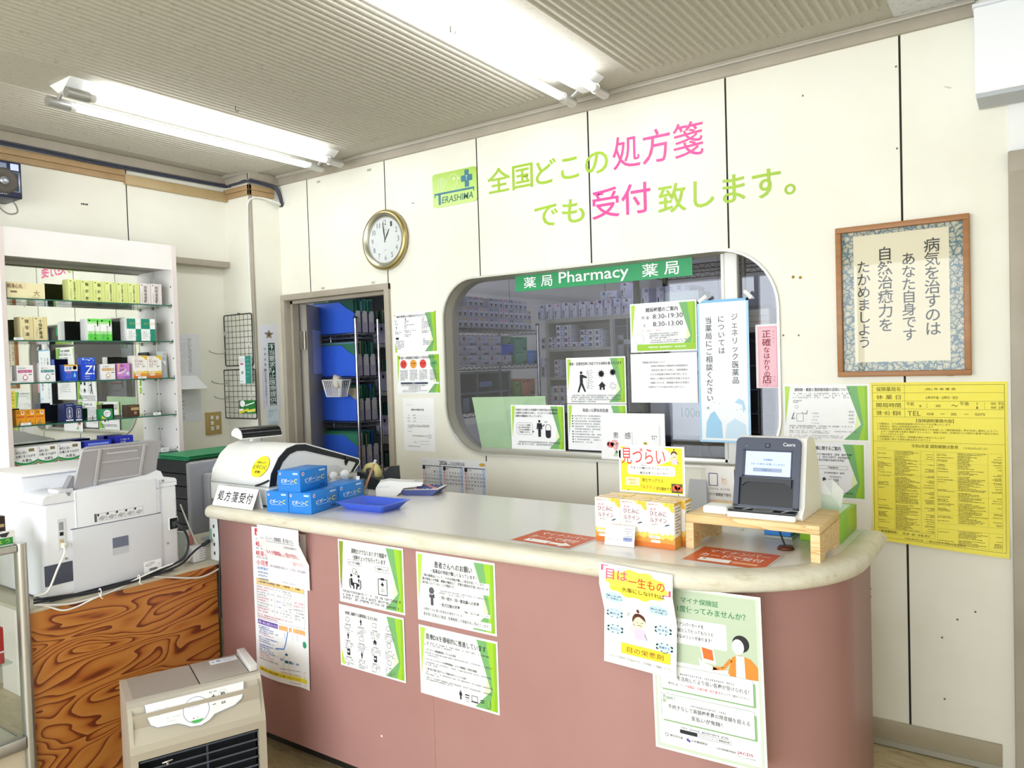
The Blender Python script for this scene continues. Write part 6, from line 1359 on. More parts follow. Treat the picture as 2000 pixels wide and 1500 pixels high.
for i in range(5):
    for j in range(4):
        b = MB(); x = -0.025 + i * 0.02; y = -0.036 + j * 0.024; b.box(x, x + 0.014, y - 0.008, y + 0.008, 0.0235 + 0.026 * (x + 0.07) * 0.5 , 0.0285 + 0.026 * (x + 0.07) * 0.5, C('#3c4686' if (i + j) % 4 else '#c98a8a', 0.4), 0.002); b.build('key', t)

# ---------------------------------------------------------------- orange laminated signs
def orange_sign(x, y, rz, label, arrow):
    s = Sheet(0.212, 0.160, C('#dedad6', 0.15), 0.0006); s.r(0.025, 0.03, 0.975, 0.97, C('#d9602f', 0.35), 1)
    s.t_('マイナンバー', 0.16, 0.16, 0.90, 0.34, WH, 0.03, lv=2); s.t_('カードで受付', 0.12, 0.42, 0.88, 0.62, WH, 0.03, lv=2)
    s.r(0.18, 0.70, 0.56, 0.88, WH, 2); s.o(0.24, 0.76, 0.02, C('#7a4a3a'), 3, 10)
    if arrow: s.p([(0.58, 0.74), (0.76, 0.74), (0.76, 0.66), (0.92, 0.80), (0.76, 0.94), (0.76, 0.86), (0.58, 0.86)], WH, 2)
    else: s.r(0.58, 0.74, 0.88, 0.84, C('#f3b48e'), 2)
    return s.place('laminated_sign', label, 'sign', (x, y, CZT + 0.0002), rz, None, -PI / 2)
orange_sign(2.163, -0.998, math.radians(-4), 'orange laminated arrow sign flat on the counter left of the supplement boxes', True)
orange_sign(2.664, -0.972, math.radians(-1), 'orange laminated sign flat on the counter before the wooden stand', False)

# ---------------------------------------------------------------- supplement boxes, pop card, price card
bw2, bd2, bh2 = 0.078, 0.046, 0.124
def lut_box(first=None):
    s = Sheet(bw2, bh2, C('#fbf7ee', 0.45)); s.box(0, bw2, 0, bd2, -bh2, 0, C('#fbf7ee', 0.45), 0.0008, 1); d_lutein()(s)
    for z0, z1, h in ((-0.008, 0, '#e0b33c'), (-bh2, -bh2 * 0.74, '#e7a848')): s.box(bw2 - 0.0002, bw2 + 0.0004, 0.001, bd2 - 0.001, z0, z1, C(h, 0.5))
    for k in range(9): s.box(bw2, bw2 + 0.0005, 0.006, bd2 - 0.006 - 0.012 * (k % 3 == 2), -0.018 - 0.008 * k, -0.014 - 0.008 * k, C('#a9a9ac', 0.5))
    s.box(0.002, bw2 - 0.002, 0.003, 0.012, -0.0002, 0.0004, C('#e6b96a', 0.5)); s.box(0.002, bw2 - 0.002, bd2 - 0.014, bd2 - 0.004, -0.0002, 0.0004, C('#ecc98a', 0.5)); s.box(0.012, bw2 - 0.012, 0.018, 0.03, -0.0002, 0.0004, C('#efe0c6', 0.5))
    return s.build('supplement_box')
L0 = lut_box()
for i, (x, y) in enumerate(((2.376, -1.045), (2.4565, -1.047), (2.537, -1.050), (2.385, -0.995), (2.466, -0.996), (2.546, -0.997))):
    o = L0 if i == 0 else L0.copy()
    if i: col.objects.link(o)
    o.location = (x, y, CZT + bh2); tag(o, ('white and orange supplement box in the front row on the counter, %s of three', 'white and orange supplement box in the rear row below the yellow card, %s of three')[i // 3] % ('leftmost', 'middle', 'rightmost')[i % 3], 'supplement box', 'supplement boxes on the counter')
def girl(s, cu, cv, k, arm=True):
    # a simple drawn girl with a topknot holding her brow
    br, sk, pk = C('#5e2f26', 0.6), C('#f6e0c0', 0.6), C('#eec8ea', 0.6); ln = C('#2f2a2a', 0.6); w2 = s.w / s.h
    def E(u, v, ru, rv, m, lv): s.p(disc(cu + u * k, cv + v * k * w2, ru * k, 20, rv * k * w2), m, lv)
    E(0, -0.62, 0.09, 0.13, br, 2); E(0, 0.0, 0.44, 0.46, br, 2); E(0.05, 0.12, 0.38, 0.36, sk, 3); s.p([(cu - 0.42 * k, cv), (cu - 0.05 * k, cv - 0.3 * k * w2), (cu + 0.42 * k, cv - 0.02 * k * w2), (cu + 0.30 * k, cv - 0.36 * k * w2), (cu - 0.3 * k, cv - 0.34 * k * w2)], br, 4)
    s.line([(cu - 0.16 * k, cv + 0.10 * k * w2), (cu - 0.02 * k, cv + 0.14 * k * w2)], 0.0012, ln, 4); s.line([(cu + 0.14 * k, cv + 0.14 * k * w2), (cu + 0.3 * k, cv + 0.08 * k * w2)], 0.0012, ln, 4); s.line([(cu - 0.08 * k, cv + 0.30 * k * w2), (cu + 0.04 * k, cv + 0.27 * k * w2), (cu + 0.2 * k, cv + 0.31 * k * w2)], 0.0014, ln, 4)
    s.p([(cu - 0.28 * k, cv + 0.5 * k * w2), (cu + 0.34 * k, cv + 0.5 * k * w2), (cu + 0.5 * k, cv + 0.75 * k * w2), (cu + 0.34 * k, cv + 1.15 * k * w2), (cu - 0.24 * k, cv + 1.15 * k * w2), (cu - 0.3 * k, cv + 0.8 * k * w2)], pk, 2)
    if arm: s.line([(cu - 0.28 * k, cv + 0.8 * k * w2), (cu - 0.5 * k, cv + 0.6 * k * w2), (cu - 0.3 * k, cv + 0.05 * k * w2)], 0.003, sk, 5); s.line([(cu + 0.4 * k, cv + 0.75 * k * w2), (cu + 0.55 * k, cv + 1.1 * k * w2)], 0.0012, ln, 4)
    for a_ in (0, 1): s.line([(cu - (0.55 + 0.1 * a_) * k, cv - (0.25 - 0.1 * a_) * k * w2), (cu - (0.7 + 0.08 * a_) * k, cv - (0.4 - 0.12 * a_) * k * w2)], 0.001, ln, 4)
t = thing('pop_stand', 'clear stand holding the yellow card behind the supplement boxes', 'card stand', (2.49, -0.93, CZT))
b = MB(); b.box(-0.06, 0.06, -0.01, 0.03, 0, 0.003, CLEAR); b.box(-0.02, 0.02, -0.006, -0.003, 0.003, 0.13, CLEAR); b.build('upright', t)
a = on('y', -0.935, 1209, 868); c = on('y', -0.935, 1339, 962); s = Sheet(c.x - a.x, a.z - c.z + 0.01, C('#fafafa', 0.45)); YE = C('#f4e61e', 0.5)
s.r(0.03, 0.03, 0.97, 0.97, YE, 1); s.p(disc(0.40, 0.2, 0.42, 26, 0.22), WH, 2); s.r(0.0, 0.0, 0.03, 1, C('#fafafa', 0.45), 2)
RD = C('#e0453c', 0.5); s.t_('見づらい', 0.04, 0.05, 0.72, 0.40, RD, 0.055, 4)
s.p([(u / s.w, -v / s.h) for u, v in rrect(0.13 * s.w, -0.62 * s.h, 0.86 * s.w, -0.41 * s.h, 0.008)], WH, 2); s.t_('今までの瞳のサプリメントで', 0.18, 0.445, 0.76, 0.50, INK, 0.02, 4); s.t_('満足出来ていない方へ！！', 0.32, 0.545, 0.82, 0.60, INK, 0.02, 4)
s.t_('飲むサングラス', 0.36, 0.68, 0.68, 0.76, C('#7a6a1c'), 0.015, 4); s.t_('「ルテイン」', 0.34, 0.82, 0.58, 0.91, C('#d3562c'), 0.02, 4); s.t_('がお勧めです', 0.58, 0.84, 0.80, 0.92, C('#6b5a1c'), 0.015, 4)
s.r(0.10, 0.68, 0.32, 0.85, C('#f7efb6'), 2); s.t_('眼科医も', 0.14, 0.71, 0.28, 0.755, C('#d2904c'), 0, 4); s.t_('推奨', 0.17, 0.78, 0.25, 0.825, C('#d2904c'), 0, 4)
s.r(0.80, 0.76, 0.965, 0.95, C('#4d5a2c'), 2); 
for u, v, r_ in ((0.85, 0.86, 0.042), (0.89, 0.83, 0.042), (0.93, 0.87, 0.036)): s.o(u, v, r_, C('#e0603c'), 3)
s.o(0.14, 0.955, 0.008, INK, 3); s.o(0.90, 0.985, 0.008, INK, 3); girl(s, 0.85, 0.17, 0.115)
s.place('pop_card', 'yellow hand lettered advertising card standing behind the supplement boxes', 'card', (a.x, -0.9365, a.z))
s = Sheet(0.088, 0.056, C('#fafaf9', 0.45)); s.rows(0.66, 0.12, 0.92, 6, 0.12, 0.06, C('#6d7076'), ch=0.05); s.r(0.62, 0.56, 0.92, 0.74, C('#8f9bd0'), 1); s.t_('10包 ¥3,240円', 0.08, 0.66, 0.54, 0.74, C('#8a8a86'), 0)
q = on('y', -1.058, 1183, 1063); s.place('price_card', 'white price card leaning on the front supplement boxes', 'price card', (2.42, -1.066, CZT + 0.055), math.radians(2), None, math.radians(-13))

# ---------------------------------------------------------------- wooden stand with the card reader
t = thing('wooden_stand', 'pine wood riser on the counter carrying the card reader', 'stand', (2.80, -0.90, CZT)); 
PINE, nt, bs = newmat('pine_wood')
n1 = node(nt, 'ShaderNodeTexNoise', Scale=2.2, Detail=2.0, Distortion=1.0); nt.links.new(coords(nt, (1.2, 9, 12)), n1.inputs['Vector'])
mu = node(nt, 'ShaderNodeMath', operation='MULTIPLY'); mu.inputs[1].default_value = 7; fr = node(nt, 'ShaderNodeMath', operation='FRACT'); nt.links.new(n1.outputs['Fac'], mu.inputs[0]); nt.links.new(mu.outputs[0], fr.inputs[0])
rp = ramp(nt, [(0, '#ecd2a0'), (0.7, '#e4c48c'), (1, '#cfa468')]); nt.links.new(fr.outputs[0], rp.inputs[0]); nt.links.new(rp.outputs[0], bs.inputs['Base Color']); bs.inputs['Roughness'].default_value = 0.5
SZ = 0.982; sx0, sx1, sy0_, sy1_ = 2.630, 2.972, -1.012, -0.79
b = MB(); b.box(sx0, sx1, sy0_ - 0.0, sy1_, SZ - 0.022, SZ, PINE, 0.0015, 1); wpart(b, 'top_board', t)
for x in (sx0, sx1 - 0.022):
    b = MB(); b.prism([(sy0_ + 0.001, CZT), (sy0_ + 0.05, CZT), (sy0_ + 0.058, CZT + 0.012), (sy1_ - 0.058, CZT + 0.012), (sy1_ - 0.05, CZT), (sy1_ - 0.001, CZT), (sy1_ - 0.001, SZ - 0.0225), (sy0_ + 0.001, SZ - 0.0225)], 'x', x, x + 0.022, PINE); wpart(b, 'leg_board', t)
t = thing('card_reader', 'dark faced card reader terminal with lit screen on the pine riser', 'card reader', (2.83, -0.88, SZ)); KD = C('#454a5c', 0.4); KW = C('#f3f3f1', 0.35)
kx0, kx1 = 2.747, 2.912
b = MB(); b.prism([(-0.975, SZ + 0.001), (-0.775, SZ + 0.001), (-0.772, SZ + 0.02), (-0.80, SZ + 0.12), (-0.835, SZ + 0.185), (-0.86, SZ + 0.20), (-0.90, SZ + 0.203), (-0.917, SZ + 0.198), (-0.955, SZ + 0.03), (-0.978, SZ + 0.012)], 'x', kx0 + 0.002, kx1 + 0.012, KW, True); wpart(b, 'shell', t)
# dark face: local frame leaning back
tilt = math.atan2(0.045, 0.175)
M_ = Matrix.Translation((kx0, -0.962, SZ + 0.022)) @ Matrix.Rotation(-tilt, 4, 'X'); fw_, fh_ = kx1 - kx0, 0.183
b = MB(); b.M = M_
outer = rrect(0, 0, fw_, fh_, [0.012, 0.012, 0.003, 0.003], 4)
b.box(0, fw_, -0.012, -0.001, 0.0, 0.006, KD); b.box(0, 0.013, -0.012, -0.001, 0.0, fh_ * 0.42, KD); b.box(fw_ - 0.013, fw_, -0.012, -0.001, 0, fh_ * 0.42, KD); b.prism([(0, fh_ * 0.42), (fw_, fh_ * 0.42), (fw_, fh_ - 0.012), (fw_ - 0.004, fh_ - 0.004), (fw_ - 0.012, fh_), (0.012, fh_), (0.004, fh_ - 0.004), (0, fh_ - 0.012)], 'y', -0.012, -0.001, KD); wpart(b, 'face_frame', t)
b = MB(); b.M = M_; b.box(0.013, fw_ - 0.013, -0.004, -0.0005, 0.006, fh_ * 0.42, C('#0d0e11', 0.3)); b.prism([(0.02, fh_ * 0.42), (fw_ - 0.02, fh_ * 0.42), (fw_ - 0.02, fh_ * 0.30), (fw_ - 0.026, fh_ * 0.34), (fw_ - 0.036, fh_ * 0.365), (0.036, fh_ * 0.365), (0.026, fh_ * 0.34), (0.02, fh_ * 0.30)], 'y', -0.010, -0.004, C('#2c3038', 0.4)); wpart(b, 'card_bay', t)
b = MB(); b.box(kx0 - 0.006, kx1 + 0.001, -1.004, -0.962, SZ + 0.001, SZ + 0.016, KW, 0.003); wpart(b, 'base_lip', t)
b = MB(); b.box(kx0 - 0.004, kx1 - 0.001, -1.0, -0.964, SZ + 0.016, SZ + 0.022, C('#17181c', 0.25), 0.001); wpart(b, 'card_tray', t)
b = MB(); b.box(kx0 + 0.058, kx0 + 0.108, -0.998, -0.968, SZ + 0.0221, SZ + 0.0226, C('#9a9a98', 0.4)); b.box(kx0 + 0.062, kx0 + 0.10, -0.994, -0.982, SZ + 0.0226, SZ + 0.0229, C('#6f7276', 0.4)); wpart(b, 'card_guide', t)
for x in (kx0 + 0.03, kx0 + 0.128): b = MB(); b.add([(x, -0.996, SZ + 0.0224), (x + 0.008, -0.996, SZ + 0.0224), (x + 0.02, -0.970, SZ + 0.0224), (x + 0.010, -0.970, SZ + 0.0224)], [(0, 1, 2, 3)], C('#e6e6e4', 0.4)); wpart(b, 'guide_mark', t)
SCR = emit('reader_screen', '#a9bdf0', 0.55); s = Sheet(fw_ * 0.70, fh_ * 0.345, SCR, 0.001); s.t_('寺島薬局', 0.40, 0.30, 0.60, 0.38, C('#4a5a86'), 0.01); s.t_('スタートボタンを押してください', 0.12, 0.48, 0.88, 0.57, C('#4a5a86'), 0.01); s.r(0.18, 0.68, 0.82, 0.84, C('#93a2c2', 0.4), 1); s.t_('スタート', 0.38, 0.72, 0.60, 0.80, C('#3c4a76'), 0.01)
o = s.build('screen', t); q = M_ @ Vector((fw_ * 0.165, -0.012, fh_ * 0.80)); o.location = q - t.location; o.rotation_euler = (-tilt, 0, 0)
b = MB(); b.M = M_
ym = -0.0125
for (a_, c_2, e_, f_2) in ((0.115, 0.43, 0.885, 0.455), (0.115, 0.80, 0.885, 0.825), (0.115, 0.43, 0.16, 0.825), (0.87, 0.43, 0.885, 0.825)): b.box(fw_ * a_, fw_ * e_, -0.0128, -0.0121, fh_ * c_2, fh_ * f_2, C('#353a4a', 0.35))
b.box(fw_ * 0.46, fw_ * 0.54, -0.0132, -0.012, fh_ * 0.855, fh_ * 0.92, C('#23262f', 0.2)); b.prism(disc(fw_ * 0.5, fh_ * 0.888, 0.004, 14), 'y', -0.0137, -0.0131, C('#5a606c', 0.2)); b.box(fw_ * 0.16, fw_ * 0.175, -0.0128, -0.012, fh_ * 0.87, fh_ * 0.875, C('#8fc9a8')); wpart(b, 'camera_bezel', t)
s = Sheet(0.03, 0.009, KD); s.v, s.f, s.mi, s.sm = [], [], [], []; s.t_('Caora', 0, 0, 1, 1, C('#e6e8ee'), 0.03); o = s.build('logo_print', t); o.location = M_ @ Vector((fw_ * 0.74, -0.0115, fh_ * 0.935)) - t.location; o.rotation_euler = (-tilt, 0, 0)
b = MB(); b.box(2.668, 2.735, -0.985, -0.93, SZ + 0.0005, SZ + 0.022, KW, 0.006); tag(b.build('smart_card_reader', origin=(2.70, -0.955, SZ)), 'small white reader box at the left on the pine riser', 'reader')
# behind the riser
t = thing('leaflet_holder', 'clear stand with white leaflet behind the pine riser', 'leaflet holder', (2.60, -0.66, CZT)); b = MB(); b.box(-0.06, 0.07, -0.02, 0.05, 0, 0.004, CLEAR); b.box(0.062, 0.066, -0.004, 0.04, 0.004, 0.17, CLEAR); b.box(-0.06, 0.066, 0.006, 0.008, 0.004, 0.17, CLEAR); b.build('acrylic', t)
a = on('y', -0.665, 1377, 909); c = on('y', -0.665, 1434, 970); s = Sheet(c.x - a.x, a.z - CZT - 0.004, C('#faf6f4', 0.5)); s.r(0, 0.62, 1, 0.66, C('#f3cfc6')); s.frame(0.12, 0.14, 0.42, 0.36, 0.0022, C('#3f4a8a')); s.o(0.66, 0.28, 0.11, C('#f6e3d2')); s.line([(0.56, 0.2), (0.6, 0.26), (0.7, 0.22)], 0.0012, C('#c98a7a')); s.t_('スマホでも、カードでも', 0.12, 0.40, 0.84, 0.44, INK, 0); s.t_('マイナ保険証で受付', 0.08, 0.49, 0.88, 0.55, INK, 0.03)
s.place('leaflet', 'white leaflet with phone and hand drawing in the clear stand', 'leaflet', (a.x, -0.6612, a.z))
a = on('y', -0.70, 1345, 938); b = MB(); h_ = a.z - CZT; b.add([(-0.02, -0.012, 0), (0.05, -0.012, 0), (0.034, 0.03, h_), (-0.02, 0.03, h_), (-0.02, 0.06, 0), (0.05, 0.06, 0), ], [(0, 1, 2, 3), (3, 2, 5, 4), (1, 5, 2), (0, 3, 4)], C('#c3c6cf', 0.5)); tag(b.build('tent_card', loc=(on('y', -0.7, 1352, 960).x, -0.70, CZT)), 'blank grey back of a tent card behind the supplement boxes', 'card')
b = MB(); b.box(2.775, 2.848, -0.80, -0.70, CZT + 0.008, CZT + 0.045, C('#3f86cf', 0.4), 0.003); b.box(2.772, 2.852, -0.803, -0.697, CZT, CZT + 0.008, C('#9aa29c', 0.4), 0.001); tag(b.build('ink_pad', origin=(2.81, -0.75, CZT)), 'blue box under the pine riser', 'box')
t = thing('tissue_box', 'green tissue box behind the right leg of the pine riser', 'tissue box', (2.93, -0.70, CZT)); GT = C('#8fc23a', 0.35)
b = MB(); b.box(2.868, 2.974, -0.785, -0.572, CZT, CZT + 0.071, GT, 0.001, 1); b.prism([(-0.76, CZT + 0.0712), (-0.59, CZT + 0.0712), (-0.60, CZT + 0.0714), (-0.75, CZT + 0.0714)], 'x', 2.88, 2.962, C('#bfe0b4', 0.3)); wpart(b, 'carton', t)
b = MB()
fan = [(-0.03, 0, 0.0), (0.035, 0.01, 0.0), (0.045, 0.0, 0.05), (0.02, -0.02, 0.085), (-0.01, 0.01, 0.075), (-0.04, -0.01, 0.045), (0.0, 0.02, 0.03), (0.015, -0.015, 0.04)]
b.add([(2.915 + p[0], -0.67 + p[1], CZT + 0.072 + p[2]) for p in fan], [(0, 7, 5), (0, 1, 7), (1, 2, 7), (2, 3, 7), (3, 4, 7), (4, 5, 7), (4, 6, 5), (6, 0, 5), (1, 6, 2), (2, 6, 3), (3, 6, 4)], C('#fbfbfc', 0.7)); wpart(b, 'tissue', t)
b = MB(); q = on('z', CZT + 0.01, 1565, 1040); b.cyl((2.862, -0.905, CZT + 0.004), (2.835, -0.89, CZT + 0.062), 0.0025, BLACK, 8); b.cyl((2.835, -0.89, CZT + 0.062), (2.834, -0.8895, CZT + 0.066), 0.005, C('#d9d9d8', 0.3), 8); b.lathe([(0, 0.0), (0.022, 0.0), (0.018, 0.008), (0.0, 0.009)], C('#5a3222', 0.4), (2.862, -0.905, CZT), 16); tag(b.build('pen_stand', origin=(2.86, -0.9, CZT)), 'counter pen on a brown base under the riser', 'pen stand')
b = MB(); b.tube([(2.675, -0.72, CZT + 0.07), (2.685, -0.73, CZT + 0.04), (2.675, -0.74, CZT + 0.01), (2.70, -0.75, CZT + 0.004)], 0.003, C('#d9d7cc', 0.4), 6); b.tube([(2.66, -0.70, CZT + 0.08), (2.668, -0.71, CZT + 0.03), (2.69, -0.72, CZT + 0.004)], 0.003, C('#e6e4da', 0.4), 6); tag(b.build('usb_cable', origin=(2.68, -0.73, CZT)), 'pale cable coiled behind the left leg of the riser', 'cable')
# ================================================================ signs and notices
LIME, MIDG, PALE, LEFTG = C('#9ccb33', 0.45), C('#76b06c', 0.45), C('#e6f4b8', 0.45), C('#b4dc4c', 0.45)
OLIV = C('#8fbf2c', 0.45)
def green(s, left=True, left_full=True, lower=True):
    a, b_ = 0.02, 0.98
    if left: s.p([(a, 0.03), (0.085, 0.03), (a, 0.75)] if left_full else [(a, 0.72), (0.03, 0.75), (0.075, 0.97), (a, 0.97)], LEFTG, 1)
    s.p([(0.745, 0.03), (b_, 0.03), (b_, 0.97), (0.71, 0.97), (0.905, 0.70)], MIDG, 1)
    s.p([(0.90, 0.70), (0.86, 0.50), (0.835, 0.79)], PALE, 1)
    s.p([(0.865, 0.03), (b_, 0.03), (b_, 0.97), (0.875, 0.97), (0.93, 0.70)], LIME, 2)
    s.p([(0.945, 0.03), (b_, 0.03), (b_, 0.97), (0.935, 0.97), (0.955, 0.70)], OLIV, 3)
def T(s, body, u0, v0, u1, v1, m=None, bold=0.012): s.t_(body, u0, v0, u1, v1, m, bold, 5)
def wall(px, py, w_, h_, draw, label, y=-0.0003, name='poster', base=None, cat='poster', rot=0.0, bend=None, cuts=None, px2=None):
    x, z = W(px, py, y); s = Sheet(w_, h_, base)
    draw(s)
    if cuts: s.cut(*cuts)
    return s.place(name, label, cat, (x, y, z), 0, None, 0, bend, rot)
def person_icon(s, u, v, h, m=None, lv=5):
    m = m or INK; k = s.w / s.h; w2 = h / k * 0.32
    s.p(disc(u, v + 0.09 * h, 0.075 * h / k, 14, 0.085 * h), m, lv); s.p([(u - w2 * 0.5, v + 0.20 * h), (u + w2 * 0.5, v + 0.20 * h), (u + w2 * 0.62, v + 0.56 * h), (u + w2 * 0.36, v + 0.56 * h), (u + w2 * 0.3, v + 0.34 * h), (u + w2 * 0.28, v + h), (u + 0.02 * w2, v + h), (u, v + 0.6 * h), (u - 0.02 * w2, v + h), (u - w2 * 0.28, v + h), (u - w2 * 0.3, v + 0.34 * h), (u - w2 * 0.36, v + 0.56 * h), (u - w2 * 0.62, v + 0.56 * h)], m, lv)
def house(s, u, v, r_, m=None, lv=5):
    k = s.w / s.h; m = m or INK
    s.p([(u, v - r_ * k), (u + r_, v), (u + r_ * 0.65, v), (u + r_ * 0.65, v + r_ * k * 0.9), (u + r_ * 0.2, v + r_ * k * 0.9), (u + r_ * 0.2, v + r_ * k * 0.35), (u - r_ * 0.2, v + r_ * k * 0.35), (u - r_ * 0.2, v + r_ * k * 0.9), (u - r_ * 0.65, v + r_ * k * 0.9), (u - r_ * 0.65, v), (u - r_, v)], m, lv)
# --- logo plate
LGM, nt, bs = newmat('lime_logo_plate'); tcx = nt.nodes.new('ShaderNodeTexCoord'); spx = nt.nodes.new('ShaderNodeSeparateXYZ'); nt.links.new(tcx.outputs['Object'], spx.inputs[0])
ml = node(nt, 'ShaderNodeMath', operation='MULTIPLY_ADD'); ml.inputs[1].default_value = -5.9; ml.inputs[2].default_value = 0.0; nt.links.new(spx.outputs[2], ml.inputs[0])
rp = ramp(nt, [(0, '#a6cb4a'), (0.45, '#b7d86c'), (1, '#c6e083')]); nt.links.new(ml.outputs[0], rp.inputs[0]); nt.links.new(rp.outputs[0], bs.inputs['Base Color']); bs.inputs['Roughness'].default_value = 0.35
x0, z0 = W(845, 342.5); lw_, lh_ = 0.276, 0.166
s = Sheet(lw_, lh_, LGM); s.v, s.f, s.mi, s.sm = [], [], [], []; s.prism(rrect(0, -lh_, lw_, 0, 0.016), 'y', -0.004, 0, LGM); s.t = 0.004
NV = C('#3c7a8c', 0.4); TQ = C('#3a7268', 0.4); W2 = C('#f4faf0', 0.4)
s.r(0.04, 0.575, 0.945, 0.635, NV, 1); s.r(0.04, 0.62, 0.062, 0.70, NV, 1); s.r(0.925, 0.62, 0.945, 0.70, NV, 1); s.r(0.13, 0.62, 0.185, 0.93, NV, 1)
s.r(0.66, 0.20, 0.91, 0.38, NV, 1); s.r(0.74, 0.05, 0.835, 0.55, NV, 2); s.t_('T', 0.765, 0.22, 0.80, 0.35, W2, 0.0, 3)
s.t_('ERASHIMA', 0.205, 0.705, 0.915, 0.90, TQ, 0.018, 2, None, 0.16)
th = 0.0016
s.line([(0.15, 0.565), (0.14, 0.2), (0.155, 0.165), (0.175, 0.165), (0.19, 0.2), (0.2, 0.565)], th, W2, 2); s.line([(0.19, 0.2), (0.205, 0.165), (0.225, 0.165), (0.24, 0.2), (0.25, 0.48)], th, W2, 2); s.line([(0.24, 0.2), (0.255, 0.165), (0.275, 0.165), (0.295, 0.21), (0.305, 0.32)], th, W2, 2)
s.line([(0.22, 0.565), (0.25, 0.48), (0.40, 0.15), (0.46, 0.10), (0.52, 0.11), (0.56, 0.16), (0.575, 0.22), (0.572, 0.30), (0.55, 0.42), (0.49, 0.54), (0.455, 0.565)], th, W2, 2); s.o(0.50, 0.24, 0.022, W2, 2); s.p([(0.572, 0.20), (0.625, 0.25), (0.572, 0.30)], W2, 2)
s.place('logo_sign', 'lime green rounded sign with white bird and teal cross on the back wall', 'sign', (x0, 0.0, z0))
# --- cut lettering on the wall
LG = C('#a3c63c', 0.4); PK = C('#ee4f9b', 0.4)
def letters(items, label):
    xm = W(items[0][1], items[0][3])
    t = thing('wall_lettering', label, 'lettering', (xm[0], 0.0, xm[1]))
    for body, ax, bx, py, h_, m in items:
        xa = W(ax, py)[0]; xb = W(bx, py)[0]; zc = W((ax + bx) / 2, py)[1]
        b = MB(); v, f = text_raw(body, 0.030); x_0, x_1 = min(p[0] for p in v), max(p[0] for p in v); y_0, y_1 = min(p[1] for p in v), max(p[1] for p in v)
        sx = (xb - xa) / (x_1 - x_0); sz = h_ / (y_1 - y_0)
        P = [(xa + (p[0] - x_0) * sx, zc - h_ / 2 + (p[1] - y_0) * sz) for p in v]; n_ = len(P)
        b.add([(p[0], -0.002, p[1]) for p in P], f, m)
        wpart(b, 'letters', t, 'pink letters' if m is PK else 'green letters')
letters([('全国', 952, 1041, 348, 0.118, LG), ('どこの', 1046, 1188, 325, 0.108, LG), ('処方箋', 1196, 1374, 284, 0.138, PK)], 'upper line of green and pink wall lettering beside the logo sign')
letters([('でも', 1044, 1142, 416, 0.105, LG), ('受付', 1156, 1271, 392, 0.128, PK), ('致します。', 1285, 1554, 370, 0.118, LG)], 'lower line of green and pink wall lettering above the window')

# --- clock
cx, cz = W(755.5, 469.5); t = thing('wall_clock', 'round gold rimmed clock on the wall above the doorway', 'clock', (cx, 0, cz))
GOLD = C('#b5a471', 0.3, 0.8); b = MB(); R0 = 0.157
b.lathe([(R0 - 0.012, 0.0), (R0, -0.006), (R0 + 0.0, -0.020), (R0 - 0.008, -0.030), (R0 - 0.016, -0.031)], GOLD, (0, 0, 0), 48, True, 'y'); b.build('outer_rim', t)
b = MB(); b.lathe([(R0 - 0.0155, -0.031), (R0 - 0.028, -0.026), (R0 - 0.036, -0.017)], C('#a9a692', 0.3, 0.8), (0, 0, 0), 48, True, 'y'); b.lathe([(R0 - 0.036, -0.0171), (R0 - 0.039, -0.0165)], C('#d9d8d0', 0.3, 0.6), (0, 0, 0), 48, True, 'y'); b.build('inner_rim', t)
s = Sheet(0.24, 0.24, C('#f2f2f6', 0.4)); s.v, s.f, s.mi, s.sm = [], [], [], []; s.prism(disc(0.12, -0.12, R0 - 0.036, 48), 'y', -0.012, 0, C('#f2f2f6', 0.4)); s.t = 0.012
for k in range(1, 13):
    a_ = k * PI / 6; u = 0.5 + 0.385 * math.sin(a_); v = 0.5 - 0.385 * math.cos(a_); d = 0.028 if k < 10 else 0.045; s.t_(str(k), u - d, v - 0.055, u + d, v + 0.055, C('#4a4c52'), -0.004, 2)
s.rows(0.46, 0.70, 0.54, 2, 0.022, 0.012, FAINT, ch=0.012); s.t_('QUARTZ', 0.45, 0.27, 0.55, 0.295, FAINT, 0, 2)
o = s.build('dial', t); o.location = (-0.12, 0, 0.12)
def hand(ang, l_, w_, name, y):
    b = MB(); c_, s_ = math.cos(ang), math.sin(ang); pts = [(-w_ * 0.3, -0.012), (w_ * 0.3, -0.012), (w_, l_ * 0.5), (w_ * 0.4, l_), (-w_ * 0.4, l_), (-w_, l_ * 0.5)]
    b.prism([(x * c_ + z * s_, z * c_ - x * s_) for x, z in pts], 'y', y, y - 0.001, C('#2b2c30', 0.4)); b.build(name, t)
hand(math.radians(29), 0.062, 0.0038, 'hour_hand', -0.0135); hand(math.radians(-7.5), 0.092, 0.003, 'minute_hand', -0.0148)
b = MB(); b.prism(disc(0, 0, R0 - 0.034, 48), 'y', -0.0175, -0.0165, CLEAR); b.build('cover_glass', t)

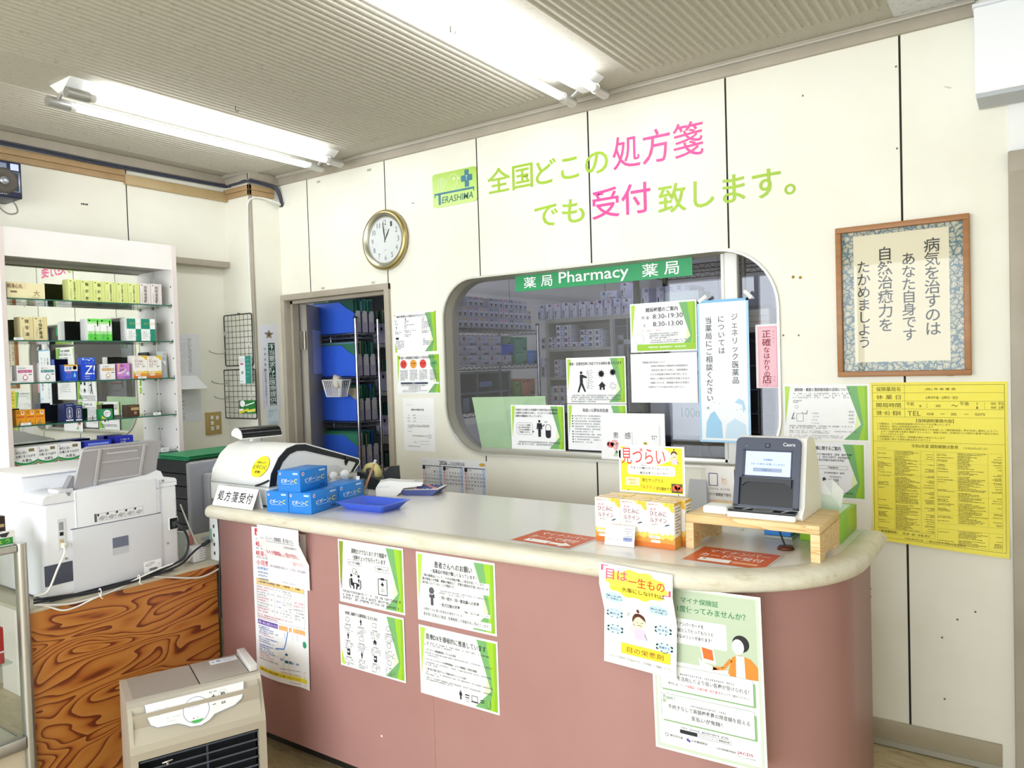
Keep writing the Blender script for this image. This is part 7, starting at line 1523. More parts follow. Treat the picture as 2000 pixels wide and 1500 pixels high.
# --- notices left of the window
def d_kinds(s):
    green(s, True, False); s.r(0.02, 0.03, 0.74, 0.12, PAPER, 1); T(s, '薬局の管理および運営は以下のとおりです', 0.08, 0.06, 0.78, 0.115)
    for (u, v, n_, w_) in ((0.04, 0.26, 1, 0.12), (0.04, 0.42, 1, 0.05), (0.04, 0.46, 2, 0.16), (0.26, 0.20, 2, 0.1), (0.26, 0.29, 1, 0.38), (0.26, 0.33, 2, 0.08), (0.26, 0.43, 2, 0.26), (0.26, 0.53, 2, 0.16), (0.05, 0.68, 6, 0.18), (0.66, 0.20, 1, 0.09), (0.66, 0.24, 5, 0.2), (0.66, 0.46, 2, 0.22), (0.68, 0.71, 3, 0.24)): s.rows(u, v, u + w_, n_, 0.038, 0.024, C('#6d717c'), 5, ch=0.016)
    for u, v in ((0.06, 0.16), (0.7, 0.12), (0.7, 0.64)): s.ring(u, v + 0.04, 0.022, 0.004, INK, 5)
    person_icon(s, 0.07, 0.32, 0.07); person_icon(s, 0.29, 0.13, 0.07); s.r(0.05, 0.60, 0.12, 0.65, INK, 5)
    for (u, v) in ((0.03, 0.03), (0.965, 0.0)): s.o(u, v + 0.02, 0.012, C('#d9b23a', 0.3), 6); s.o(u + 0.015, v + 0.02, 0.008, C('#a98a2a', 0.3), 7)
wall(768, 613, 0.297, 0.210, d_kinds, 'white and green notice of facility management nearest the doorway, upper of two')
def d_class(s):
    green(s); T(s, '取り扱う一般用医薬品や医薬品リスク区分の表示について', 0.06, 0.06, 0.92, 0.13)
    for u, h in ((0.17, '#e2483f'), (0.40, '#eda23c'), (0.62, '#e04a42'), (0.86, '#6aa96a')):
        s.o(u, 0.255, 0.075, C(h, 0.5), 5, 24); T(s, '第1類' if u < 0.3 else '第2類', u - 0.045, 0.225, u + 0.045, 0.26, WH); T(s, '医薬品', u - 0.03, 0.28, u + 0.03, 0.30, WH, 0)
        s.rows(u - 0.09, 0.40, u + 0.09, 8, 0.034, 0.022, C('#6d717c'), 5, ch=0.014)
    s.p([(p / s.w, -q / s.h) for p, q in rrect(0.09 * s.w, -0.76 * s.h, 0.72 * s.w, -0.71 * s.h, 0.004)], C('#4b5262'), 5); s.rows(0.34, 0.725, 0.5, 1, 0.1, 0.02, WH, 6, ch=0.014); s.r(0.74, 0.71, 0.97, 0.755, PAPER, 5); s.rows(0.10, 0.78, 0.66, 1, 0.03, 0.024, INK, 5, ch=0.014, last=1); s.rows(0.28, 0.82, 0.54, 2, 0.045, 0.026, INK, 5, ch=0.016, last=1); s.rows(0.12, 0.91, 0.70, 2, 0.03, 0.02, FAINT, 5, ch=0.013)
wall(774, 692.5, 0.297, 0.206, d_class, 'white and green notice with four coloured circles, lower of two beside the doorway')
def d_cert(s):
    s.rows(0.12, 0.12, 0.42, 1, 0.1, 0.012, FAINT, ch=0.02); T(s, '麻薬小売業許可書', 0.27, 0.20, 0.68, 0.235, INK, 0.01)
    for v in (0.31, 0.365, 0.425): s.rows(0.14, v, 0.27, 1, 0.1, 0.018, FAINT, ch=0.02); s.rows(0.32, v, 0.46, 1, 0.1, 0.016, INK, ch=0.02); s.line([(0.14, v + 0.025), (0.90, v + 0.025)], 0.0006, C('#b9bcc4'))
    s.rows(0.14, 0.50, 0.84, 3, 0.025, 0.018, C('#5a5d66'), ch=0.02, last=0.2); s.rows(0.14, 0.62, 0.34, 1, 0.1, 0.014, FAINT, ch=0.02); s.rows(0.28, 0.70, 0.76, 1, 0.1, 0.02, INK, ch=0.024, last=1); s.frame(0.78, 0.68, 0.88, 0.745, 0.0012, C('#8f95ad')); s.rows(0.8, 0.69, 0.87, 3, 0.018, 0.012, C('#8f95ad'), ch=0.02)
    s.rows(0.50, 0.80, 0.82, 2, 0.055, 0.012, FAINT, ch=0.02, last=1); s.rows(0.32, 0.82, 0.41, 1, 0.1, 0.016, INK, ch=0.02, last=1); s.rows(0.13, 0.90, 0.52, 1, 0.1, 0.014, INK, ch=0.02, last=1)
wall(786.5, 777.5, 0.213, 0.275, d_cert, 'white framed licence sheet on the wall above the calendar', name='certificate', base=C('#f7f7f6', 0.35), cat='notice')
def d_cal(s):
    import calendar as _c
    s.rows(0.02, 0.05, 0.09, 2, 0.02, 0.014, C('#b9bcc4'), ch=0.012); T(s, '2026', 0.285, 0.035, 0.405, 0.105, INK, 0.03); T(s, 'CALENDAR', 0.455, 0.045, 0.675, 0.105, C('#5a5d66'), -0.006); s.r(0.415, 0.09, 0.45, 0.096, INK, 5)
    s.p([(0.88, 0.06), (0.92, 0.035), (0.97, 0.04), (0.975, 0.08), (0.92, 0.09)], C('#d9a83a'), 5)
    for i in range(6):
        c_, r_ = i % 3, i // 3; u0 = 0.015 + 0.327 * c_; v0 = 0.125 + 0.47 * r_; cw = 0.305 / 7
        s.r(u0, v0, u0 + 0.305, v0 + 0.012, C('#3c4354'), 5); s.r(u0, v0 + 0.012, u0 + 0.04, v0 + 0.07, C('#3a2230'), 5); T(s, str(i + 1), u0 + 0.012, v0 + 0.02, u0 + 0.028, v0 + 0.062, WH, 0.02); s.rows(u0 + 0.05, v0 + 0.03, u0 + 0.11, 1, 0.1, 0.022, FAINT, 5, ch=0.012, last=1)
        s.r(u0, v0 + 0.07, u0 + cw, v0 + 0.45, C('#e9d6dc'), 4); s.r(u0 + 6 * cw, v0 + 0.012, u0 + 7 * cw, v0 + 0.45, C('#c3d3ee'), 4)
        for k in range(1, 7): s.line([(u0 + k * cw, v0 + 0.07), (u0 + k * cw, v0 + 0.45)], 0.0004, C('#c9ccd4'), 5)
        wks = _c.Calendar(6).monthdayscalendar(2026, i + 1)
        for wi, wk in enumerate(wks):
            vv = v0 + 0.085 + wi * 0.061
            s.line([(u0, vv + 0.05), (u0 + 0.305, vv + 0.05)], 0.0004, C('#c9ccd4'), 5)
            for di, dd in enumerate(wk):
                if dd: u = u0 + di * cw + cw * 0.2; s.t_(str(dd), u, vv, u + cw * (0.3 if dd < 10 else 0.6), vv + 0.034, C('#b5566a') if di == 0 else (C('#4a6aa8') if di == 6 else C('#3d4250')), 0.01, 6)
wall(823.5, 893.5, 0.418, 0.297, d_cal, 'wall calendar for 2026 hanging below the window by the counter', name='calendar', base=C('#eef0f4', 0.45), cat='calendar')

# --- on the window glass
GP = 0.052
def d_banner(s):
    s.t_('薬', 0.055, 0.22, 0.135, 0.84, WH, 0.035); s.t_('局', 0.165, 0.22, 0.235, 0.84, WH, 0.035); s.t_('Pharmacy', 0.275, 0.14, 0.675, 0.94, WH, 0.05); s.t_('薬', 0.745, 0.2, 0.83, 0.86, WH, 0.035); s.t_('局', 0.86, 0.2, 0.935, 0.86, WH, 0.035)
x0, z0 = W(1006, 536.5, GP); x1, _ = W(1352, 512, GP)
s = Sheet(x1 - x0, 0.0825, C('#2f9d63', 0.4), 0.0006); d_banner(s); s.place('banner', 'green pharmacy banner with white lettering along the top of the window', 'banner', (x0, GP, z0))
def d_hours(s):
    green(s); s.r(0.10, 0.84, 0.98, 0.97, LIME, 4); T(s, '開局時間のご案内', 0.25, 0.10, 0.73, 0.19, INK, 0.012); T(s, '月-金', 0.18, 0.265, 0.30, 0.33, C('#3c3f48'), 0); T(s, '8:30-19:30', 0.355, 0.235, 0.80, 0.33, C('#3c3f48'), 0); T(s, '土', 0.20, 0.42, 0.245, 0.48, C('#3c3f48'), 0); T(s, '8:30-13:00', 0.355, 0.39, 0.80, 0.485, C('#3c3f48'), 0)
    T(s, '日・祝日　休局', 0.18, 0.54, 0.47, 0.585, C('#e3b9c2'), 0); s.rows(0.30, 0.62, 0.72, 3, 0.042, 0.028, C('#5a5d66'), 5, ch=0.018, last=0.8); s.rows(0.30, 0.755, 0.85, 2, 0.04, 0.026, FAINT, 5, ch=0.018, last=0.9)
    s.ring(0.14, 0.73, 0.075, 0.003, C('#9a9da6'), 5); T(s, '時間外対応（転送電話あり） 058-262-5075', 0.28, 0.88, 0.84, 0.925, WH, 0.015)
def d_points(s):
    T(s, '明細書の発行状況について', 0.19, 0.16, 0.53, 0.20, C('#5a5d66'), 0)
    for k, (b_, u0, u1) in enumerate((('医療の透明化や積極的な情報提供の', 0.32, 0.87), ('領収証を発行する際に、調剤報酬の', 0.32, 0.87), ('わかる明細書を無料で発行致します。', 0.30, 0.86), ('使用した薬剤の名称等が記載されます。', 0.30, 0.90), ('ご理解いただき、明細書の発行を希望さ', 0.28, 0.88), ('は受付にてその旨をお申し出下さい。', 0.27, 0.82))): T(s, b_, u0, 0.235 + 0.085 * k, u1, 0.275 + 0.085 * k, C('#6a6d76'), 0)
def d_infect(s):
    green(s); T(s, '感染・災害発生時に対応できる体制を備えています', 0.06, 0.10, 0.94, 0.17, INK, 0.015)
    s.p(disc(0.26, 0.33, 0.022, 14, 0.032), INK, 5); s.p([(0.235, 0.37), (0.28, 0.37), (0.36, 0.42), (0.355, 0.45), (0.285, 0.44), (0.285, 0.56), (0.335, 0.74), (0.31, 0.75), (0.258, 0.60), (0.215, 0.76), (0.19, 0.75), (0.235, 0.56)], INK, 5)
    s.p(disc(0.37, 0.48, 0.014, 18, 0.20), WH, 5); s.line([(0.37 + 0.014 * math.cos(t), 0.48 + 0.2 * math.sin(t)) for t in [k * PI / 9 for k in range(19)]], 0.0013, INK, 6)
    for k in range(9): s.line([(0.40, 0.30 + 0.045 * k), (0.40 + 0.05 + 0.02 * (k % 2), 0.27 + 0.052 * k)], 0.0013, INK, 5)
    for (u, v, r_) in ((0.60, 0.36, 0.045), (0.79, 0.33, 0.042)):
        s.o(u, v, r_, INK, 5, 16)
        for k in range(9): a_ = k * 2 * PI / 9; s.line([(u, v), (u + 1.5 * r_ * math.cos(a_), v + 1.5 * r_ * math.sin(a_) * s.w / s.h)], 0.0016, INK, 5)
    house(s, 0.61, 0.62, 0.065)
    for k in range(6): a_ = k * PI / 3; s.line([(0.79 + 0.02 * math.cos(a_), 0.62 + 0.03 * math.sin(a_)), (0.79 + 0.045 * math.cos(a_ + 0.5), 0.62 + 0.065 * math.sin(a_ + 0.5)), (0.79 + 0.055 * math.cos(a_ + 1.1), 0.62 + 0.08 * math.sin(a_ + 1.1))], 0.0013, INK, 5)
    s.rows(0.08, 0.81, 0.92, 4, 0.045, 0.03, C('#5a5d66'), 5, ch=0.02, last=0.5)
def d_kouhi(s):
    green(s); T(s, '取扱い公費負担医療', 0.27, 0.095, 0.70, 0.17, INK, 0.01)
    for k in range(11):
        v = 0.245 + 0.057 * k
        if k != 5: s.o(0.09, v + 0.013, 0.011, INK, 5, 10)
        s.rows(0.125, v, 0.125 + (0.42, 0.41, 0.42, 0.40, 0.40, 0.40, 0.28, 0.42, 0.38, 0.42, 0.26)[k] + 0.03, 1, 0.1, 0.028, C('#5a5d66'), 5, ch=0.02, last=1)
def d_generic(s):
    green(s); 
    for k, b_ in enumerate(('当薬局では適正な医療費で持続可能な医療制度', 'の維持や未来のために、ジェネリック医薬品の', '調剤を積極的に行っています。')): T(s, b_, 0.09, 0.085 + 0.07 * k, 0.88 if k < 2 else 0.60, 0.135 + 0.07 * k, INK, 0.015)
    s.frame(0.11, 0.40, 0.41, 0.67, 0.0009, INK, 5, 0.012); s.p([(0.41, 0.57), (0.44, 0.60), (0.41, 0.62)], INK, 5)
    for k, b_ in enumerate(('ジェネリック医薬', '品に変更を希望さ', 'れる方は薬剤師に', 'ご相談ください。')): T(s, b_, 0.145, 0.435 + 0.053 * k, 0.37, 0.475 + 0.053 * k, INK, 0.01)
    person_icon(s, 0.54, 0.33, 0.38); s.line([(0.56, 0.44), (0.60, 0.475), (0.635, 0.43)], 0.004, INK, 5)
    s.frame(0.655, 0.43, 0.745, 0.73, 0.002, INK, 5, 0.012); s.p([(0.655, 0.56), (0.745, 0.56), (0.745, 0.68), (0.725, 0.73), (0.675, 0.73), (0.655, 0.68)], INK, 5); s.line([(0.64, 0.36), (0.66, 0.39), (0.685, 0.355)], 0.002, INK, 5)
    s.rows(0.12, 0.82, 0.90, 2, 0.05, 0.034, INK, 5, ch=0.021, last=0.82)
A4W, A4H = 0.298, 0.211
for (px, py, d, lb, h_) in ((1230, 594.5, d_hours, 'opening hours notice with green ribbons on the window glass', 0.208), (1231.5, 692, d_points, 'plain white printed notice on the window glass directly below the opening hours', 0.208), (1105.5, 699.5, d_infect, 'notice with shield figure and virus symbols on the window glass', 0.206), (1108, 789, d_kouhi, 'bulleted medical subsidy notice on the glass below the virus notice', 0.207), (997.5, 790.5, d_generic, 'notice with figure and capsule taped before the pale green folder', 0.210)):
    wall(px, py, A4W, h_, d, lb, GP)
b = MB(); q = [W(922, 776, 0.064), W(1065, 773.5, 0.064), W(1077, 889, 0.064), W(944, 887, 0.064)]; FO = mottled('pale_green_folder', '#c3e6a6', '#cfecb6', 6, 0.5)
b.add([(p[0], 0.062, p[1]) for p in q] + [(p[0], 0.066, p[1]) for p in q], [(0, 1, 2, 3), (7, 6, 5, 4), (0, 4, 5, 1), (1, 5, 6, 2), (2, 6, 7, 3), (3, 7, 4, 0)], FO)
u = 0.46; b.quad([(q[0][0] + (q[1][0] - q[0][0]) * u - 0.0006, 0.0617, q[0][1]), (q[3][0] + (q[2][0] - q[3][0]) * u - 0.0006, 0.0617, q[3][1]), (q[3][0] + (q[2][0] - q[3][0]) * u + 0.0006, 0.0617, q[3][1]), (q[0][0] + (q[1][0] - q[0][0]) * u + 0.0006, 0.0617, q[0][1])], C('#8fb37a'))
tag(b.build('folder_board', origin=(q[3][0], 0.064, q[3][1])), 'pale green folder board leaning behind the lower left of the window glass', 'folder')
# greeting card pair
def d_cards(s):
    s.vt('感', 0.43, 0.40, 0.030, INK, 1); s.vt('恵と', 0.24, 0.40, 0.028, INK, 1.3)
    s.line([(0.50, 0.38), (0.50, 0.78)], 0.001, C('#9aa0b4')); s.line([(0.92, 0.25), (0.92, 0.8)], 0.0012, C('#8f97c4')); s.rows(0.80, 0.46, 0.88, 2, 0.05, 0.03, C('#6a6d76'), ch=0.03)
    for k in range(16): a_ = random.random() * 6.3; r_ = random.random() * 0.09; s.o(0.20 + r_ * math.cos(a_), 0.68 + 0.9 * r_ * math.sin(a_), random.uniform(0.02, 0.045), C(random.choice(('#e98a8a', '#f2b3b0', '#e0605f', '#f4c9c4'))), 2 + k % 3, 9)
    for k in range(6): s.line([(0.24, 0.80), (0.20 + 0.03 * k, 0.92 + 0.01 * (k % 2))], 0.003, C('#8fbf6a'), 2)
    for k in range(5): s.o(0.70 + 0.02 * math.cos(k * 1.3), 0.66 + 0.05 * math.sin(k * 1.3), 0.022, C('#f4e07a'), 2, 8)
x0, z0 = W(1172, 806.5, 0.02); x1, _ = W(1297, 808, 0.02); _, z1 = W(1172, 897, 0.02)
s = Sheet(x1 - x0, z0 - z1, C('#f8f7f7', 0.5)); d_cards(s); s.place('greeting_card', 'white folded card with painted pink flowers standing on the window track', 'card', (x0, 0.025, z0))
# generic medicine sign
def d_jene(s):
    BL = C('#a9d3f2', 0.45); s.r(0, 0, 1, 0.018, C('#7fbbe6', 0.45), 1); s.r(0, 0, 0.04, 1, BL, 1); s.r(0.955, 0, 1, 1, BL, 1); s.r(0.04, 0.985, 0.96, 1, BL, 1)
    GY_ = C('#6a6a6c'); sz = s.w * 0.142
    s.vt('ジェネリック医薬品', 0.73, 0.10, sz, GY_, 1.06, 0.012); s.vt('については', 0.47, 0.11, sz, GY_, 1.06, 0.012); s.vt('当薬局にご相談ください。', 0.22, 0.115, sz, C('#55565a'), 1.06, 0.012)
    LB_ = C('#cfe6f6', 0.5); s.p([(0.12, 0.97), (0.14, 0.86), (0.22, 0.80), (0.30, 0.78), (0.44, 0.86), (0.46, 0.97)], C('#a3d2f0', 0.5), 2); s.o(0.36, 0.72, 0.13, C('#f3f6f9', 0.5), 2); s.p([(0.50, 0.97), (0.54, 0.87), (0.70, 0.83), (0.90, 0.87), (0.93, 0.97)], LB_, 2); s.o(0.78, 0.76, 0.11, C('#f5f8fa', 0.5), 2); s.p([(0.70, 0.72), (0.78, 0.69), (0.88, 0.71), (0.91, 0.76), (0.86, 0.79), (0.84, 0.735)], C('#b3d9f2', 0.5), 3)
    for (u, v) in ((0.30, 0.72), (0.41, 0.725), (0.74, 0.77), (0.82, 0.765)): s.o(u, v, 0.009, C('#9fb4c6'), 4, 8)
x0, z0 = W(1366, 589, GP - 0.012); s = Sheet(0.206, 0.566, C('#f3f6f9', 0.45)); d_jene(s); s.place('hanging_sign', 'tall white sign with pale blue border taped across the window frame', 'sign', (x0, 0.014, z0))
for (px, py, a_, lb) in ((1371, 584, 35, 'strip of clear tape at the upper left corner of the tall blue bordered sign'), (1460, 574, -45, 'strip of clear tape at the upper right corner of the tall blue bordered sign')):
    x0, z0 = W(px, py, 0.01); b = MB(); b.box(-0.02, 0.02, -0.0005, 0, -0.007, 0.007, C('#d9d9d4', 0.2)); tag(b.build('tape_strip', loc=(x0, 0.012, z0), rot=(0, math.radians(-a_), 0)), lb, 'tape')
def d_pinks(s):
    s.frame(0.05, 0.02, 0.95, 0.98, 0.0009, C('#d98a9a')); s.vt('正確', 0.44, 0.06, 0.031, C('#8f2a3c'), 1.05, 0.03, 3, 1.15); s.vt('なはかりの', 0.44, 0.335, 0.024, C('#8f2a3c'), 0.97, 0.02, 3, 1.1); s.vt('店', 0.44, 0.80, 0.033, C('#8f2a3c'), 1, 0.03, 3, 1.15)
    s.vt('せいかく', 0.80, 0.07, 0.009, C('#c0566a'), 1.5); s.vt('みせ', 0.80, 0.81, 0.009, C('#c0566a'), 1.5); s.rows(0.25, 0.94, 0.6, 2, 0.022, 0.014, C('#c0566a'), ch=0.05)
wall(1479.5, 638, 0.076, 0.236, d_pinks, 'narrow pink notice at the right end of the window', 0.045, base=C('#f3bfc9', 0.45))
b = MB(); x0, z0 = W(1479, 757, 0.05); b.box(-0.002, 0.10, 0.002, 0.006, -0.002, 0.245, C('#f3efee', 0.45)); tag(b.build('backing_card', loc=(x0, 0.046, z0)), 'white backing card behind the narrow pink notice', 'card')
# things behind the right pane
x0, z0 = W(1463, 640, 0.2); x1, z1 = W(1502, 602, 0.2)
b = MB(); b.box(0, x1 - x0, 0, 0.1, 0, z1 - z0, C('#e9e3d4', 0.5), 0.002); b.box(0.0, x1 - x0, -0.0006, 0, (z1 - z0) * 0.3, (z1 - z0) * 0.33, C('#c98a62')); b.box(0.0, x1 - x0, -0.0006, 0, (z1 - z0) * 0.62, (z1 - z0) * 0.64, C('#c98a62')); tag(b.build('carton', loc=(x0, 0.2, z0)), 'cream carton on a bracket behind the right pane of the window', 'carton')
b = MB(); b.box(x0 - 0.06, x1 + 0.03, 0.17, 0.32, z0 - 0.02, z0 - 0.0005, C('#bdb8ac', 0.5)); tag(b.build('bracket_shelf', origin=(x0, 0.32, z0)), 'short bracket shelf behind the right pane of the window', 'shelf')

# --- framed calligraphy
x0, z0 = W(1633.5, 448.5); x1, z1 = W(1898.5, 732.5); fw_, fh_ = x1 - x0, z0 - z1
t = thing('framed_calligraphy', 'brown framed brush calligraphy with patterned blue border on the right wall', 'framed picture', (x0, 0, z0))
FWD_ = mottled('brown_frame_wood', '#9c6c43', '#ad7c50', 3, 0.4, (1, 1, 8)); m_ = 0.019
b = MB()
for (a_, c_, e_, f_) in ((0, fw_, -m_, 0), (0, fw_, -fh_, -fh_ + m_)): b.box(a_, c_, -0.026, 0, e_, f_, FWD_, 0.002)
for a_ in (0, fw_ - m_): b.box(a_, a_ + m_, -0.0258, 0, -fh_ + m_, -m_, FWD_, 0.002)
b.build('frame', t)
BRO, nt, bs = newmat('blue_gold_brocade'); vo = node(nt, 'ShaderNodeTexVoronoi', Scale=52.0, feature='DISTANCE_TO_EDGE'); n1 = node(nt, 'ShaderNodeTexNoise', Scale=60.0, Detail=2.0)
cd = coords(nt, (1, 0.01, 1)); mx = node(nt, 'ShaderNodeVectorMath', operation='MULTIPLY_ADD'); mx.inputs[1].default_value = (0.02, 0.02, 0.02); nt.links.new(cd, n1.inputs['Vector']); nt.links.new(n1.outputs['Color'], mx.inputs[0]); nt.links.new(cd, mx.inputs[2]); nt.links.new(mx.outputs[0], vo.inputs['Vector'])
rp = ramp(nt, [(0.0, '#5f7a86'), (0.18, '#6a8590'), (0.24, '#cdc9b0'), (0.42, '#bfb894'), (0.5, '#7d939b'), (0.6, '#d2cdb4')]); nt.links.new(vo.outputs['Distance'], rp.inputs[0]); mu = node(nt, 'ShaderNodeMath', operation='MULTIPLY'); mu.inputs[1].default_value = 2.0; nt.links.new(vo.outputs['Distance'], mu.inputs[0]); nt.links.new(mu.outputs[0], rp.inputs[0]); nt.links.new(rp.outputs[0], bs.inputs['Base Color']); bs.inputs['Roughness'].default_value = 0.7
s = Sheet(fw_ - 2 * m_, fh_ - 2 * m_, BRO, 0.004); s.r(0.10, 0.03, 0.89, 0.935, C('#ece4c8', 0.7), 1)
SI = C('#4a4846', 0.7); sz = s.w * 0.135
s.vt('病気を治すのは', 0.755, 0.09, sz, SI, 0.93, 0.03); s.vt('あなた自身です', 0.565, 0.175, sz * 0.92, SI, 0.93, 0.025); s.vt('自然治癒力を', 0.37, 0.12, sz, SI, 0.98, 0.035); s.vt('たかめましよう', 0.185, 0.205, sz * 0.92, SI, 0.95, 0.025)
o = s.build('scroll', t); o.location = (m_, -0.002, -m_)
b = MB(); b.box(m_ - 0.002, fw_ - m_ + 0.002, -0.013, -0.011, -fh_ + m_ - 0.002, -m_ + 0.002, thin_glass('picture_glass', (0.98, 0.98, 0.98), 1.28)); b.build('glazing', t)

# --- notices right of the window
def d_dx2(s):
    green(s); T(s, '調剤録・薬歴と薬剤服用歴の活用について', 0.14, 0.06, 0.78, 0.12, C('#4a4d56'), 0.01); s.rows(0.12, 0.15, 0.84, 3, 0.035, 0.024, FAINT, 5, fill=0.6, ch=0.016, last=0.9); s.rows(0.12, 0.28, 0.22, 2, 0.03, 0.02, C('#6a6d76'), 5, ch=0.016)
    s.frame(0.16, 0.52, 0.24, 0.66, 0.001, INK, 5, 0.003); s.line([(0.14, 0.60), (0.10, 0.62), (0.13, 0.50)], 0.003, C('#6a6d76'), 5); s.line([(0.22, 0.5), (0.28, 0.53), (0.29, 0.46)], 0.002, C('#6a6d76'), 5); s.ring(0.16, 0.40, 0.02, 0.003, C('#6a6d76'), 5)
    for k in range(4): s.rows(0.34, 0.50 + 0.06 * k, 0.42, 1, 0.1, 0.022, C('#a9adb8'), 5, ch=0.018, last=1); T(s, ('45点', '8点', '52点', '5点')[k], 0.77, 0.46 + 0.06 * k, 0.83, 0.495 + 0.06 * k, C('#6a6d76'), 0)
    s.rows(0.07, 0.73, 0.80, 2, 0.035, 0.024, C('#6a6d76'), 5, fill=0.7, ch=0.016); s.rows(0.07, 0.82, 0.86, 2, 0.03, 0.02, FAINT, 5, fill=0.8, ch=0.014); s.rows(0.07, 0.90, 0.7, 3, 0.03, 0.018, FAINT, 5, fill=0.7, ch=0.014)
x0, z0 = W(1529.5, 751.5); wall(1529.5, 751.5, 0.297, 0.207, d_dx2, 'white and green record keeping notice right of the window, upper of two', -0.0004)
def d_home(s):
    green(s, False); T(s, '在宅患者訪問薬剤管理指導に関するご案内', 0.03, 0.07, 0.72, 0.145, INK, 0.018); s.rows(0.05, 0.20, 0.84, 3, 0.052, 0.034, INK, 5, ch=0.02, last=0.9); s.rows(0.05, 0.36, 0.35, 1, 0.05, 0.034, INK, 5, ch=0.02)
    s.frame(0.08, 0.42, 0.36, 0.475, 0.0007, INK, 5, 0.005); s.frame(0.46, 0.42, 0.80, 0.475, 0.0007, INK, 5, 0.005); s.rows(0.57, 0.435, 0.68, 1, 0.1, 0.028, INK, 5, ch=0.02, last=1); s.line([(0.42, 0.42), (0.42, 0.86)], 0.0005, FAINT, 5); s.rows(0.53, 0.53, 0.75, 1, 0.1, 0.03, INK, 5, ch=0.018, last=1)
    house(s, 0.525, 0.66, 0.026); s.frame(0.505, 0.755, 0.548, 0.835, 0.0009, INK, 5); s.line([(0.526, 0.755), (0.526, 0.835)], 0.0009, INK, 5)
    T(s, '650点/回', 0.57, 0.645, 0.69, 0.70, C('#3c3f48'), 0.006); T(s, '320点/回', 0.575, 0.76, 0.66, 0.805, C('#3c3f48'), 0.004); T(s, '290点/回', 0.575, 0.825, 0.66, 0.865, C('#3c3f48'), 0.004); s.rows(0.57, 0.60, 0.72, 1, 0.1, 0.026, FAINT, 5, ch=0.018, last=1); s.rows(0.57, 0.725, 0.69, 1, 0.1, 0.022, FAINT, 5, ch=0.018, last=1); s.rows(0.47, 0.88, 0.86, 2, 0.028, 0.02, INK, 5, ch=0.016); s.rows(0.55, 0.94, 0.7, 2, 0.022, 0.015, INK, 5, ch=0.016)
x1, z1 = W(1690.5, 866); s = Sheet(A4W, 0.206, C('#f2f2f6', 0.45)); d_home(s); s.place('poster', 'white and green home visit notice right of the window, lower of two', 'poster', (x1 - A4W, -0.0004, z1 + 0.0))

# --- yellow tariff poster
YL = mottled('yellow_poster_paper', '#efe04a', '#f4e75c', 3, 0.5); YI = C('#6d6320', 0.6); YF = C('#8f842f', 0.6)
x0, z0 = W(1700, 747.5); x1, _ = W(1968, 744); _, zb = W(1973, 1090); s = Sheet(x1 - x0, z0 - zb, YL, 0.0006)
L_ = lambda pts, th=0.0008: s.line(pts, th, YI, 1)
s.frame(0.015, 0.016, 0.978, 0.972, 0.0012, YI, 1)
for v in (0.063, 0.112, 0.160, 0.208, 0.358): L_([(0.015, v), (0.978, v)])
L_([(0.265, 0.016), (0.265, 0.208)])
for k, b_ in enumerate(('保険薬局名', '休 業 日', '開局時間', '深夜・休日・緊急時')): s.t_(b_, 0.045, 0.026 + 0.0485 * k, 0.235, 0.054 + 0.0485 * k, YI, 0.004)
s.t_('(有) 寺 島 薬 局', 0.42, 0.034, 0.64, 0.05, YI, 0.02); s.t_('土曜日午後・日曜日・祝日', 0.42, 0.083, 0.655, 0.10, YI, 0.02); s.t_('午前', 0.28, 0.118, 0.335, 0.140, YI, 0.004); s.t_('8', 0.375, 0.135, 0.39, 0.148, YI, 0.02); s.t_(':', 0.428, 0.13, 0.434, 0.15, YI, 0.02); s.t_('30', 0.495, 0.133, 0.53, 0.147, YI, 0.02); s.t_('～', 0.61, 0.132, 0.655, 0.144, YI, 0.01); s.t_('午後', 0.67, 0.114, 0.735, 0.138, YI, 0.004)
for k in range(2): s.t_(('7', '1')[k], 0.785, 0.121 + 0.022 * k, 0.797, 0.134 + 0.022 * k, YI, 0.02); s.t_('00', 0.885, 0.119 + 0.022 * k, 0.92, 0.132 + 0.022 * k, YI, 0.02); s.t_(('平日', '土曜')[k], 0.935, 0.117 + 0.022 * k, 0.972, 0.135 + 0.022 * k, YI, 0.015); s.t_(':', 0.84, 0.121 + 0.022 * k, 0.845, 0.133 + 0.022 * k, YI, 0.02)
s.t_('TEL', 0.285, 0.172, 0.385, 0.200, YI, 0.0); s.t_('058', 0.43, 0.182, 0.48, 0.195, YI, 0.02); s.t_('202', 0.605, 0.181, 0.645, 0.195, YI, 0.02); s.t_('5075', 0.775, 0.181, 0.845, 0.195, YI, 0.02); s.t_('ー', 0.53, 0.186, 0.56, 0.189, YI); s.t_('ー', 0.70, 0.186, 0.73, 0.189, YI)
s.t_('【保険調剤業務内容】', 0.35, 0.218, 0.625, 0.240, YI, 0.006)
for k, (b_, u0, u1) in enumerate((('1 当薬局は、どの保険医療機関の処方せんでも応需いたします', 0.05, 0.60), ('2 当薬局は、適切に後発医薬品調剤をいたします', 0.05, 0.475), ('3 当薬局は、服用薬剤の種類や服用経過などを記録した「薬剤服用歴」等を作成し薬剤によるアレ', 0.05, 0.935), ('ルギーや副作用の有無を確認するとともに、複数の病院・診療所からの薬剤の重複や相互作用の', 0.075, 0.935), ('チェックをいたします', 0.075, 0.255), ('4 保険調剤を行った際は、明細書を無料で発行いたします', 0.05, 0.56), ('5 上記業務に関する保険点数は次のとおりです', 0.05, 0.455))): s.t_(b_, u0, 0.2445 + 0.0157 * k, u1, 0.2565 + 0.0157 * k, YI, 0.0)
s.t_('令和6年度 調剤報酬点数表', 0.31, 0.370, 0.655, 0.392, YI, 0.006); s.t_('（令和6年6月1日）', 0.69, 0.378, 0.86, 0.392, YF, 0)
